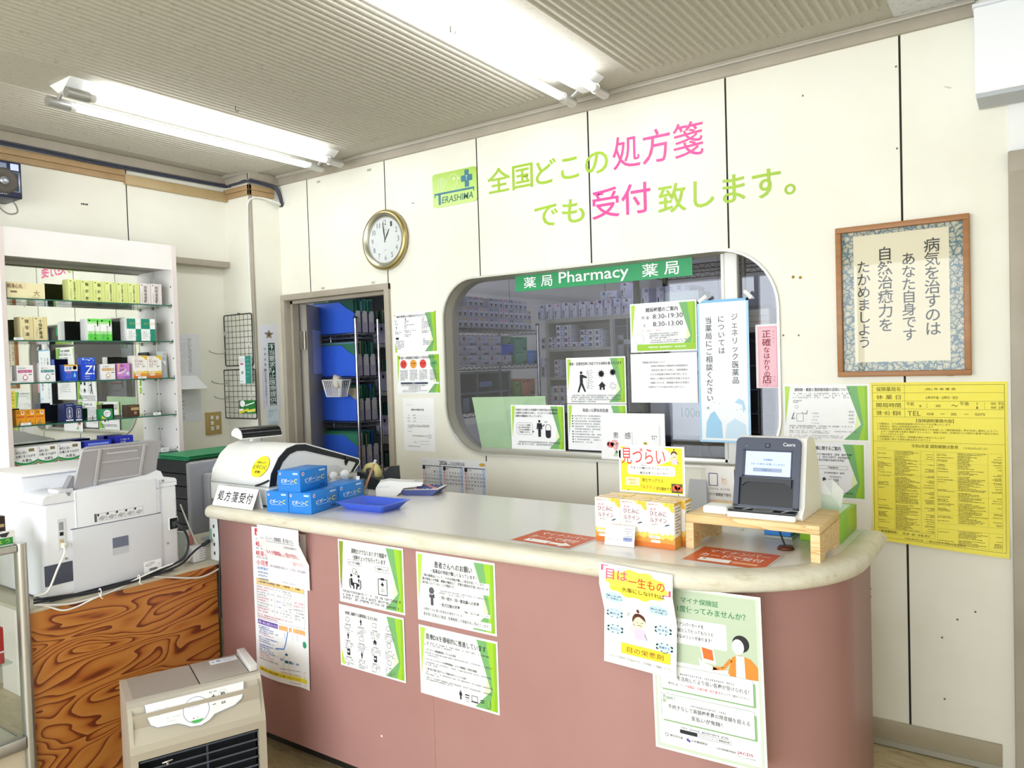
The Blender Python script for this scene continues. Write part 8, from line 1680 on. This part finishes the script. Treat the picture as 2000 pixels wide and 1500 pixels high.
def table(u0, u1, v0, v1, c1, c2, seed):
    rr = random.Random(seed); s.frame(u0, v0, u1, v1, 0.0005, YF, 1)
    for c_ in (c1, c2): L_([(c_, v0), (c_, v1)], 0.0004)
    v = v0 + 0.004
    while v < v1 - 0.006:
        if rr.random() < 0.16: s.line([(u0, v), (u1, v)], 0.0003, YF, 1)
        for (a_, b_, p_, mx_) in ((u0 + 0.004, c1 - 0.006, 0.45, 0.95), (c1 + 0.005, c2 - 0.006, 0.92, 1.0), (c2 + 0.02, u1 - 0.003, 0.5, 1.0)):
            if rr.random() < p_:
                e = a_ + (b_ - a_) * rr.uniform(0.35, mx_); u = a_ if a_ < c2 else b_ - (e - a_)
                lim = e if a_ < c2 else b_
                while u < lim: w3 = rr.uniform(0.006, 0.02); s.r(u, v, min(u + w3, lim), v + rr.uniform(0.0025, 0.004), YI, 1); u += w3 + rr.uniform(0.001, 0.004)
        v += 0.0068
table(0.045, 0.478, 0.412, 0.905, 0.178, 0.378, 3); table(0.497, 0.955, 0.412, 0.835, 0.645, 0.86, 5); table(0.497, 0.955, 0.868, 0.962, 0.645, 0.86, 8)
s.rows(0.045, 0.398, 0.11, 1, 0.1, 0.006, YF, 1, ch=0.008, last=1); s.frame(0.055, 0.91, 0.20, 0.94, 0.0006, YI, 1); s.frame(0.20, 0.91, 0.478, 0.94, 0.0006, YI, 1); s.t_('管理薬剤師', 0.065, 0.917, 0.19, 0.934, YI, 0.01); s.t_('槻 修一郎・寺島 陽子', 0.235, 0.919, 0.445, 0.934, YI, 0.02); s.t_('令和6年6月1日　一般社団法人 岐阜県薬剤師会', 0.25, 0.952, 0.70, 0.966, YI, 0.004)
Hh_ = s.h
def bend_y(p):
    t_ = max(0.0, (-p.z / Hh_ - 0.75) / 0.25); k = max(0.0, 1 - p.x / 0.22)
    return Vector((p.x, p.y - 0.010 * t_ * t_ - 0.004 * math.sin(p.x / 0.41 * PI) * t_, p.z + 0.022 * t_ * t_ * max(0.0, 1 - p.x / 0.38)))
s.cut('z', [-Hh_ * k for k in (0.75, 0.8, 0.85, 0.9, 0.95)]); s.cut('x', [0.06 * k for k in range(1, 7)])
s.place('poster', 'large yellow tariff poster on the wall beside the right door frame', 'poster', (x0, -0.0006, z0), 0, None, 0, bend_y)
b = MB(); x0, z0 = W(1549, 541); x1, z1 = W(1563, 542)
for (xx, zz, lb) in ((x0, z0, 'brass pushpin on the wall right of the window, left of two'), (x1, z1, 'brass pushpin on the wall right of the window, right of two')):
    b = MB(); b.lathe([(0, -0.004), (0.004, -0.0035), (0.0055, -0.001), (0.0055, 0)], C('#b9963a', 0.3, 0.8), (0, 0, 0), 14, True, 'y'); tag(b.build('pushpin', loc=(xx, 0, zz)), lb, 'pushpin')
# --- white air conditioner at the top right
t = thing('air_conditioner', 'white wall unit at the top right above the door', 'air conditioner', (3.7, -0.1, 2.2))
ax0 = on('y', -0.16, 1902, 60).x; az1 = on('y', -0.16, 1900, 16).z; az0 = on('y', -0.16, 1906, 184).z
b = MB(); b.box(ax0, 4.15, -0.16, -0.001, az0, az1, C('#f2f4f7', 0.4), 0.004); wpart(b, 'case', t)
b = MB(); b.box(ax0 - 0.004, 4.155, -0.165, -0.001, az1, az1 + 0.012, C('#dfe2e6', 0.4), 0.003); wpart(b, 'top_edge', t)
b = MB(); b.box(ax0 + 0.004, 4.14, -0.155, -0.02, az0 - 0.012, az0 - 0.0005, C('#b4b8bd', 0.4)); wpart(b, 'bottom_grille', t)

# --- on the counter front
FY = -1.1985
def front(px, py, w_, h_, draw, label, base=None, dy=0.0, rot=0.0, bend=None, cuts=None):
    v = on('y', FY - dy, px, py); s = Sheet(w_, h_, base); draw(s)
    for c_ in (cuts or []): s.cut(*c_)
    return s.place('poster', label, 'poster', (v.x, FY - dy, v.z), 0, None, 0, bend, rot)
RED = C('#cf2f4a', 0.5); BLU = C('#2f63b8', 0.5); PUR = C('#6f4fae', 0.5); ORA = C('#f3b673', 0.5)
def d_gifu(s):
    s.r(0.06, 0.008, 0.90, 0.055, C('#e2333f'), 1); s.t_('岐阜市急患', 0.09, 0.028, 0.42, 0.052, WH, 0.02)
    for k, b_ in enumerate(('岐阜市民', '岐阜市医', '小児夜間')): s.t_(b_, 0.075, 0.092 + 0.062 * k, 0.40, 0.130 + 0.062 * k, RED, 0.02); s.rows(0.075, 0.072 + 0.062 * k, 0.5, 1, 0.1, 0.012, FAINT, ch=0.022, last=1)
    s.t_('〈診療案内〉', 0.075, 0.263, 0.33, 0.283, C('#2f7fc9'), 0.02); s.rows(0.10, 0.295, 0.5, 4, 0.022, 0.012, C('#4a7fb8'), ch=0.02, last=1)
    s.r(0.06, 0.345, 0.94, 0.385, C('#f6cf86'), 1); s.frame(0.06, 0.345, 0.94, 0.612, 0.0008, C('#6a6050'), 2); s.line([(0.06, 0.385), (0.94, 0.385)], 0.0008, C('#6a6050'))
    for u in (0.30, 0.405, 0.535, 0.73): s.line([(u, 0.345), (u, 0.575 if u < 0.7 else 0.612)], 0.0006, C('#8a8070'))
    for v in (0.44, 0.485, 0.535, 0.575): s.line([(0.06, v), (0.73, v)], 0.0005, C('#b9b4a8'))
    for (b_, u0, u1) in (('名　称', 0.14, 0.22), ('診療科目', 0.32, 0.39), ('診 療 日', 0.43, 0.51), ('診療時間', 0.57, 0.69), ('受付場所', 0.79, 0.87)): s.t_(b_, u0, 0.357, u1, 0.371, C('#5a4420'), 0.01)
    for k in range(5):
        v = 0.395 + 0.036 * k; s.rows(0.075, v, 0.28, 2, 0.018, 0.011, C('#c0607a' if k % 2 == 0 else '#8a8f9a'), ch=0.02, last=0.9); s.rows(0.33, v, 0.39, 1, 0.02, 0.011, FAINT, fill=0.6, ch=0.02, last=1); s.rows(0.43, v, 0.52, 1, 0.02, 0.011, C('#8f9dc0'), fill=0.6, ch=0.02, last=1); s.rows(0.56, v, 0.71, 2, 0.016, 0.010, FAINT, fill=0.6, ch=0.02, last=1)
    s.rows(0.075, 0.582, 0.70, 2, 0.014, 0.010, C('#c0607a'), ch=0.02); s.rows(0.75, 0.45, 0.92, 2, 0.022, 0.012, C('#d0607a'), ch=0.02, last=1); s.rows(0.75, 0.495, 0.93, 4, 0.02, 0.012, C('#6a6d76'), fill=0.7, ch=0.02)
    s.r(0.06, 0.622, 0.46, 0.653, PUR, 1); s.t_('夜間・休日に病気になったら', 0.075, 0.629, 0.45, 0.647, WH, 0.01)
    for k, (v, m) in enumerate(((0.662, BLU), (0.675, BLU), (0.69, C('#6a7fa8')), (0.703, C('#6a7fa8')), (0.716, C('#c98a9a')), (0.735, BLU), (0.75, C('#6a7fa8')), (0.764, C('#6a7fa8')), (0.785, BLU), (0.80, BLU), (0.815, C('#6a7fa8')), (0.83, C('#6a7fa8')), (0.845, C('#d08a90')), (0.86, C('#d08a90')), (0.878, FAINT))): s.rows(0.08, v, 0.30 + 0.16 * ((k * 7) % 3) / 2, 1, 0.02, 0.010, m, ch=0.017, last=1)
    s.r(0.48, 0.625, 0.94, 0.655, C('#f6b377'), 1)
    for u in (0.64, 0.71): s.r(u, 0.625, u + 0.02, 0.655, WH, 2)
    s.line([(0.64, 0.652), (0.60, 0.735), (0.57, 0.775), (0.42, 0.785)], 0.004, C('#3f7fd2')); s.o(0.92, 0.715, 0.04, C('#35a070'), 2)
    for u in (0.58, 0.72, 0.79, 0.86): s.rows(u, 0.665, u + 0.012, 5, 0.008, 0.006, C('#6a6d76'), ch=0.012, last=1)
    for (u, v) in ((0.50, 0.84), (0.68, 0.85), (0.76, 0.85), (0.84, 0.855)): s.r(u, v, u + 0.05, v + 0.012, C('#8fa6d6'), 2)
    s.r(0.58, 0.845, 0.70, 0.863, C('#2f6f7f'), 2); s.r(0.59, 0.80, 0.63, 0.815, C('#2f5f9a'), 2)
    for k in range(18): s.r(0.50 + 0.024 * k, 0.905 - 0.0006 * k, 0.512 + 0.024 * k, 0.909 - 0.0006 * k, INK, 2)
    for u in (0.56, 0.65): s.line([(u, 0.82), (u, 0.925)], 0.003, C('#e6e3ec'))
    s.rows(0.52, 0.925, 0.92, 1, 0.02, 0.008, C('#c0704a'), ch=0.014, last=1); s.r(0.06, 0.938, 0.95, 0.967, C('#f4e548'), 1); s.t_('急病と感じた場合は 救急車（119番）を呼んでください。', 0.10, 0.945, 0.87, 0.961, C('#a8622c'), 0.012); s.rows(0.66, 0.978, 0.92, 1, 0.02, 0.008, FAINT, ch=0.02, last=1)
def bend_g(p): return Vector((p.x, p.y - 0.012 * abs(math.sin(p.x / 0.255 * PI)) * min(1, max(0, (-p.z - 0.2) / 0.3)) - 0.004 * max(0, -p.z - 0.4), p.z))
v = on('y', FY, 491, 1028); v2 = on('y', FY, 657, 1388); v3 = on('y', FY, 520, 1345)
front(491.5, 1028, 0.297, 0.545, d_gifu, 'long emergency clinic poster with map at the left of the counter front', None, 0.0005, 0, bend_g, [('x', [0.03 * k for k in range(1, 10)]), ('z', [-0.15, -0.2, -0.3, -0.4])])
def d_online(s):
    s.t_('当店は', 0.07, 0.19, 0.17, 0.225, FAINT, 0); s.t_('オンライン資格確認・電子処方せん', 0.21, 0.165, 0.88, 0.235, C('#4a4050'), 0.004); s.line([(0.21, 0.255), (0.88, 0.255)], 0.0016, C('#7a6f86')); s.t_('に対応可能な薬局です', 0.57, 0.30, 0.89, 0.345, C('#7a5f76'), 0)
    s.t_('マイナ保険証', 0.06, 0.425, 0.42, 0.515, C('#d9405e'), 0.012); s.t_('による', 0.425, 0.45, 0.545, 0.515, C('#d9405e'), 0); s.t_('受け付け', 0.55, 0.425, 0.79, 0.515, C('#d9405e'), 0.012); s.t_('に', 0.795, 0.455, 0.83, 0.515, C('#d9405e'), 0); s.t_('ご協力ください', 0.60, 0.585, 0.90, 0.645, C('#d9405e'), 0)
    s.t_('『様々な医療情報の活用により、より安心・安全な医療へ』', 0.05, 0.695, 0.95, 0.74, C('#7a5f76'), 0); s.rows(0.36, 0.945, 0.66, 1, 0.1, 0.018, C('#a9a3c0'), ch=0.014, last=1)
def bend_o(p): return Vector((p.x, p.y - 0.047 + max(0.0, min(0.040, (-p.z - 0.05) * 0.5)), p.z))
front(523.5, 1019, 0.222, 0.217, d_online, 'white online eligibility sheet taped over the clinic poster and counter edge', None, 0.002, 0, bend_o, [('z', [-0.05, -0.07, -0.09, -0.11, -0.13])])
def d_consult(s):
    green(s); s.p([(0.02, 0.03), (0.085, 0.03), (0.055, 0.4), (0.05, 0.8), (0.02, 0.78)], C('#c9c2d8', 0.45), 1); s.p([(0.02, 0.03), (0.085, 0.03), (0.04, 0.78), (0.02, 0.6)], C('#8aa024', 0.45), 2)
    T(s, '調剤だけでなくおくすり相談や', 0.215, 0.115, 0.76, 0.195, INK, 0.015); T(s, '健康チェックも行っています', 0.24, 0.215, 0.74, 0.295, INK, 0.015)
    s.frame(0.14, 0.30, 0.37, 0.385, 0.0008, INK, 5, 0.007); T(s, 'おくすり相談', 0.165, 0.32, 0.345, 0.365, INK, 0.01); s.frame(0.58, 0.33, 0.80, 0.415, 0.0008, INK, 5, 0.007); T(s, '健康チェック', 0.61, 0.35, 0.78, 0.395, INK, 0.012)
    for sg in (-1, 1):
        u = 0.26 + sg * 0.058; s.o(u, 0.545, 0.017, INK, 5, 12); s.p([(u - 0.014, 0.59), (u + 0.014, 0.59), (u + 0.012 - sg * 0.01, 0.66), (u - sg * 0.04, 0.67), (u - sg * 0.045, 0.75), (u - sg * 0.03, 0.76), (u - sg * 0.022, 0.71), (u + sg * 0.012, 0.70)], INK, 5); s.line([(u + sg * 0.028, 0.60), (u + sg * 0.03, 0.71), (u + sg * 0.01, 0.75)], 0.003, INK, 5)
    s.r(0.225, 0.655, 0.295, 0.67, INK, 5); s.ring(0.255, 0.475, 0.034, 0.004, INK, 5); s.ring(0.285, 0.50, 0.022, 0.004, INK, 6)
    s.frame(0.62, 0.52, 0.75, 0.76, 0.0022, INK, 5); s.p([(0.66, 0.50), (0.71, 0.50), (0.71, 0.535), (0.66, 0.535)], INK, 6); s.r(0.676, 0.565, 0.688, 0.635, INK, 6); s.r(0.66, 0.59, 0.705, 0.61, INK, 6); s.line([(0.655, 0.675), (0.715, 0.675)], 0.0012, INK, 6); s.line([(0.655, 0.705), (0.715, 0.705)], 0.0012, INK, 6)
    s.rows(0.06, 0.80, 0.95, 2, 0.055, 0.036, C('#5a5d66'), 6, fill=0.75, ch=0.024, last=0.8); s.rows(0.06, 0.905, 0.92, 1, 0.05, 0.036, C('#5a5d66'), 6, fill=0.75, ch=0.024, last=1)
def d_region(s):
    green(s, True, False); T(s, '地域に貢献する薬剤師になるために', 0.10, 0.085, 0.62, 0.145, INK, 0.012)
    for k in range(12):
        u, v = 0.14 + 0.21 * (k % 4), 0.22 + 0.265 * (k // 4)
        kind = ('c', 'p', 'f', 'c', 'p', 'f', 'h', 'c', 'b', 'p', 'b', 'c')[k]
        if kind == 'c': s.ring(u, v, 0.03, 0.004, INK, 6)
        elif kind == 'p': person_icon(s, u, v - 0.05, 0.1, None, 6)
        elif kind == 'h': house(s, u, v, 0.03, None, 6)
        elif kind == 'f': s.frame(u - 0.03, v - 0.035, u + 0.03, v + 0.03, 0.001, INK, 6)
        else: s.r(u - 0.022, v - 0.05, u + 0.022, v + 0.05, INK, 6); s.r(u - 0.012, v - 0.02, u + 0.012, v + 0.005, WH, 7)
        s.rows(u - 0.045, v + 0.075, u + 0.05, 1, 0.03, 0.022, INK, 6, ch=0.016, last=1); s.rows(u - 0.06, v + 0.11, u + 0.08, 4, 0.03, 0.02, FAINT, 6, fill=0.7, ch=0.016)
def d_ask(s):
    green(s); s.r(0.70, 0.30, 0.93, 0.46, PAPER, 4); s.r(0.50, 0.72, 0.93, 0.775, PAPER, 4); s.r(0.06, 0.84, 0.94, 0.945, PAPER, 4)
    T(s, '患者さんへのお願い', 0.245, 0.10, 0.725, 0.195, INK, 0.008); T(s, '－医薬品の供給が難しくなっています－', 0.19, 0.215, 0.79, 0.275, INK, 0.008)
    for k, b_ in enumerate(('一部の医薬品について、十分な供給が難しい状況が続いています。', '薬の製造上の問題、需要の増加など、複数の原因が複雑に絡み合い供', '給が追いついていないことが原因です。')): T(s, b_, 0.08, 0.30 + 0.054 * k, (0.88, 0.92, 0.50)[k], 0.342 + 0.054 * k, INK, 0.008)
    person_icon(s, 0.20, 0.50, 0.25, C('#4a4d56')); s.o(0.20, 0.535, 0.035, C('#5a5d66'), 6); s.ring(0.20, 0.535, 0.042, 0.006, WH, 7)
    s.rows(0.30, 0.505, 0.92, 2, 0.032, 0.022, FAINT, 5, fill=0.8, ch=0.016, last=0.5); T(s, '・同一成分・同一薬効薬への変更', 0.305, 0.585, 0.80, 0.64, INK, 0.015); T(s, '・処方日数の変更', 0.305, 0.685, 0.56, 0.74, INK, 0.015); T(s, 'ご理解、ご協力をお願いいたします。', 0.60, 0.735, 0.92, 0.77, INK, 0.004)
    T(s, '当薬局では必要な医薬品を確保するため、', 0.08, 0.795, 0.60, 0.835, C('#6a6d76'), 0); T(s, '薬局間の医薬品の融通、医療機関との情報共有に努めています。', 0.08, 0.865, 0.92, 0.915, INK, 0.01)
def d_dx(s):
    green(s); T(s, '医療DXを積極的に推進しています', 0.10, 0.10, 0.86, 0.185, INK, 0.012)
    s.rows(0.075, 0.225, 0.90, 2, 0.032, 0.022, C('#5a5d66'), 5, fill=0.8, ch=0.015, last=0.45)
    for k, b_ in enumerate(('1. オンライン資格確認等システムの活用', '2. マイナンバーカードの健康保険証（マイナ保険証）利用の推進', '3. 電子処方箋や電子カルテ情報共有サービスの活用')):
        v = (0.32, 0.46, 0.60)[k]; T(s, b_, 0.08, v, (0.48, 0.74, 0.60)[k], v + 0.035, INK, 0.012); s.rows(0.075, v + 0.055, 0.92, 2, 0.032, 0.02, C('#6a6d76'), 5, fill=0.8, ch=0.015, last=0.2)
    s.rows(0.08, 0.735, 0.92, 2, 0.03, 0.02, C('#6a6d76'), 5, fill=0.8, ch=0.015, last=0.4); person_icon(s, 0.53, 0.80, 0.13)
    s.r(0.585, 0.835, 0.64, 0.85, INK, 6); s.r(0.585, 0.87, 0.64, 0.88, INK, 6); s.ring(0.615, 0.915, 0.018, 0.003, INK, 6); s.frame(0.67, 0.83, 0.74, 0.905, 0.0014, INK, 6); s.line([(0.66, 0.915), (0.75, 0.915)], 0.002, INK, 6); s.r(0.775, 0.855, 0.82, 0.868, INK, 6); s.r(0.775, 0.885, 0.82, 0.895, INK, 6)
    for k in range(4): s.p(disc(0.875, 0.85 + 0.028 * k, 0.026, 16, 0.014), INK, 6); s.p(disc(0.875, 0.843 + 0.028 * k, 0.026, 16, 0.014), C('#86ba60', 0.45), 7)
for (px, py, d, lb, w_, h_, rt) in ((660, 1052, d_consult, 'poster with consultation icons on the counter front, upper of the left pair', 0.294, 0.210, 0.0), (662, 1179, d_region, 'poster with rows of small icons on the counter front, lower of the left pair', 0.294, 0.206, 0.0), (812.5, 1076.5, d_ask, 'request to patients poster with dark figure on the counter front, upper of the right pair', 0.300, 0.211, 0.0), (818, 1219, d_dx, 'medical digitisation poster on the counter front, lower of the right pair', 0.300, 0.213, 0.0)):
    front(px, py, w_, h_, d, lb, None, 0.0003 if d is not d_region else 0.0016)
def d_eye(s):
    pts = []
    for k in range(40): a_ = k * PI / 20; r_ = 1.0 if k % 4 < 2 else 0.88; pts.append((0.52 + 0.43 * r_ * math.cos(a_), 0.165 + 0.145 * r_ * math.sin(a_)))
    s.p(pts, C('#f6ea52', 0.5), 1); PKR = C('#e0577a', 0.5)
    s.t_('「', 0.03, 0.015, 0.13, 0.07, PKR, 0.04, 4); s.t_('目は', 0.10, 0.045, 0.40, 0.145, C('#e0607a'), 0.035, 4); s.t_('一生もの', 0.41, 0.085, 0.90, 0.175, C('#d9402f'), 0.035, 4); s.t_('」', 0.88, 0.15, 0.98, 0.205, PKR, 0.04, 4); s.t_('大事にしなければ', 0.32, 0.195, 0.90, 0.245, C('#8a6a1c'), 0.012, 4)
    for (u, v, b_) in ((0.18, 0.33, '遠いものが見る'), (0.78, 0.38, '目の変化が心配'), (0.15, 0.51, '疲れる'), (0.82, 0.57, 'かすむ'), (0.16, 0.66, '見づらい'), (0.84, 0.73, '乾燥する')):
        for k in range(8): a_ = k * PI / 4; s.p(disc(u + 0.09 * math.cos(a_), v + 0.028 * math.sin(a_), 0.05, 12, 0.026), C('#cdeaf4', 0.5), 1)
        s.p(disc(u, v, 0.10, 16, 0.034), C('#cdeaf4', 0.5), 2)
        if len(b_) > 5: s.t_(b_[:4], u - 0.09, v - 0.022, u + 0.09, v - 0.003, C('#2f4f86'), 0.015, 4); s.t_(b_[4:], u - 0.05, v + 0.006, u + 0.06, v + 0.025, C('#2f4f86'), 0.015, 4)
        else: s.t_(b_, u - 0.07, v - 0.011, u + 0.07, v + 0.011, C('#2f4f86'), 0.015, 4)
    girl(s, 0.49, 0.53, 0.21); s.r(0.25, 0.775, 0.92, 0.875, C('#f2e336', 0.5), 1); s.frame(0.25, 0.775, 0.92, 0.875, 0.0009, C('#b9b04a')); s.t_('目の栄養剤', 0.33, 0.80, 0.83, 0.855, C('#a8622c'), 0.008, 4); s.t_('このような症状でお悩みの方、お気軽にご相談ください。', 0.06, 0.91, 0.96, 0.935, C('#7a7d86'), 0, 4)
def bend_e(p): return Vector((p.x, p.y - 0.047 + max(0.0, min(0.030, (-p.z - 0.055) * 0.4)), p.z))
v = on('y', FY - 0.047, 1171, 1097); s = Sheet(0.197, 0.265, C('#f7f7f6', 0.45)); d_eye(s)
s.cut('z', [-0.055, -0.075, -0.1, -0.13])
s.place('poster', 'hand drawn eye care poster taped over the counter edge', 'poster', (v.x, FY - 0.001, v.z), 0, None, 0, bend_e, math.radians(2.2))
def d_myna(s):
    bgm = C('#bccbb0', 0.5); s.r(0.02, 0.012, 0.98, 0.985, C('#cdd8c4', 0.5), 1); s.r(0.045, 0.02, 0.955, 0.45, bgm, 2); s.r(0.045, 0.45, 0.955, 0.965, C('#f5f6f4', 0.5), 2); GD = C('#3f8a54', 0.5)
    s.t_('マイナ保険証', 0.30, 0.055, 0.64, 0.09, GD, 0.02, 4); s.t_('まず、1度使ってみませんか？', 0.08, 0.105, 0.87, 0.145, GD, 0.02, 4)
    s.p([(p / s.w, -q / s.h) for p, q in rrect(0.07 * s.w, -0.335 * s.h, 0.70 * s.w, -0.185 * s.h, 0.004)], C('#f1f2ef', 0.5), 3)
    for k, b_ in enumerate(('マイナンバーカードを', '健康保険証として使ってもらうと', 'さまざまなメリットがあります！')): s.t_(b_, (0.22, 0.145, 0.16)[k], 0.205 + 0.037 * k, (0.50, 0.585, 0.57)[k], 0.228 + 0.037 * k, INK, 0.012, 5)
    s.o(0.82, 0.28, 0.072, C('#1f1d20', 0.5), 4); s.p(disc(0.795, 0.30, 0.052, 18, 0.045), C('#f4efe6', 0.5), 5); s.p([(0.70, 0.46), (0.74, 0.365), (0.80, 0.345), (0.90, 0.36), (0.955, 0.40), (0.955, 0.475), (0.72, 0.475)], C('#e08a32', 0.5), 4); s.p([(0.775, 0.35), (0.845, 0.35), (0.85, 0.475), (0.77, 0.475)], C('#f4f0e8', 0.5), 5); s.line([(0.73, 0.38), (0.66, 0.44), (0.56, 0.45)], 0.008, C('#e08a32', 0.5), 4); s.o(0.555, 0.448, 0.016, C('#f4e6d6', 0.5), 5)
    s.p([(0.46, 0.325), (0.58, 0.335), (0.60, 0.425), (0.48, 0.42)], C('#f3f3f0', 0.5), 4); s.p([(0.475, 0.335), (0.57, 0.343), (0.58, 0.405), (0.49, 0.40)], C('#d9712c', 0.5), 5); s.p([(0.44, 0.40), (0.48, 0.42), (0.62, 0.45), (0.53, 0.465), (0.45, 0.445)], C('#e3e3df', 0.5), 4)
    for k in range(2):
        v0 = (0.475, 0.655)[k]; v1 = v0 + (0.15, 0.16)[k]
        s.p([(p / s.w, -q / s.h) for p, q in rrect(0.09 * s.w, -(v1 + 0.008) * s.h, 0.93 * s.w, -(v0 + 0.02) * s.h, 0.003)], C('#8fb780', 0.5), 3); s.p([(p / s.w, -q / s.h) for p, q in rrect(0.075 * s.w, -v1 * s.h, 0.91 * s.w, -v0 * s.h, 0.003)], C('#f9faf8', 0.5), 4); s.frame(0.075, v0, 0.91, v1, 0.0008, C('#6a8f66'), 5, 0.003)
        s.t_('Point !', 0.10, v0 + 0.008, 0.21, v0 + 0.032, C('#5a8f66'), 0.01, 6, None, -0.1); s.o(0.105, v0 + 0.045, 0.018, C('#a9c49a'), 5)
    s.rows(0.25, 0.515, 0.74, 1, 0.1, 0.011, C('#6a6d76'), 6, ch=0.018, last=1); s.t_('データを活用したより良い医療が受けられる！', 0.125, 0.535, 0.875, 0.562, INK, 0.02, 6); s.t_('受付には、', 0.15, 0.58, 0.25, 0.594, INK, 0.01, 6); s.t_('マイナ保険証・お薬手帳・処方箋', 0.26, 0.578, 0.60, 0.596, C('#d0455a'), 0.01, 6); s.t_('をセットでご提示ください！', 0.61, 0.58, 0.87, 0.594, INK, 0.006, 6)
    s.rows(0.35, 0.695, 0.66, 1, 0.1, 0.011, C('#6a6d76'), 6, ch=0.018, last=1); s.t_('手続きなしで高額療養費の限度額を超える', 0.14, 0.715, 0.87, 0.742, INK, 0.02, 6); s.t_('支払いが免除！', 0.35, 0.758, 0.63, 0.786, INK, 0.02, 6)
    s.rows(0.25, 0.838, 0.68, 1, 0.1, 0.011, C('#6a6d76'), 5, ch=0.016, last=1); s.p([(p / s.w, -q / s.h) for p, q in rrect(0.24 * s.w, -0.878 * s.h, 0.40 * s.w, -0.855 * s.h, 0.0025)], C('#22252c', 0.5), 4); s.frame(0.40, 0.855, 0.70, 0.878, 0.0006, INK, 5); s.t_('マイナンバーカード 保険証利用', 0.415, 0.861, 0.685, 0.872, INK, 0.006, 6)
    s.ring(0.115, 0.905, 0.016, 0.004, C('#4a4d56'), 5); s.t_('厚生労働省', 0.145, 0.898, 0.265, 0.913, C('#5a5d66'), 0.006, 5); s.o(0.31, 0.908, 0.012, C('#4a4f9a'), 5); s.o(0.325, 0.915, 0.010, C('#4a4f9a'), 5); s.t_('日本薬剤師会', 0.345, 0.90, 0.49, 0.915, C('#5a5d66'), 0.006, 5); s.t_('日本保険薬局協会', 0.57, 0.908, 0.74, 0.921, C('#5a5d66'), 0.004, 5); s.t_('JACDS', 0.75, 0.90, 0.885, 0.922, C('#b0455a'), 0.012, 5); s.rows(0.76, 0.928, 0.9, 1, 0.1, 0.007, FAINT, 5, ch=0.012, last=1)
front(1267, 1139, 0.277, 0.411, d_myna, 'tall green insurance card poster with orange cardigan figure on the counter front', C('#f3f5f1', 0.4), 0.0003, math.radians(-1.2))
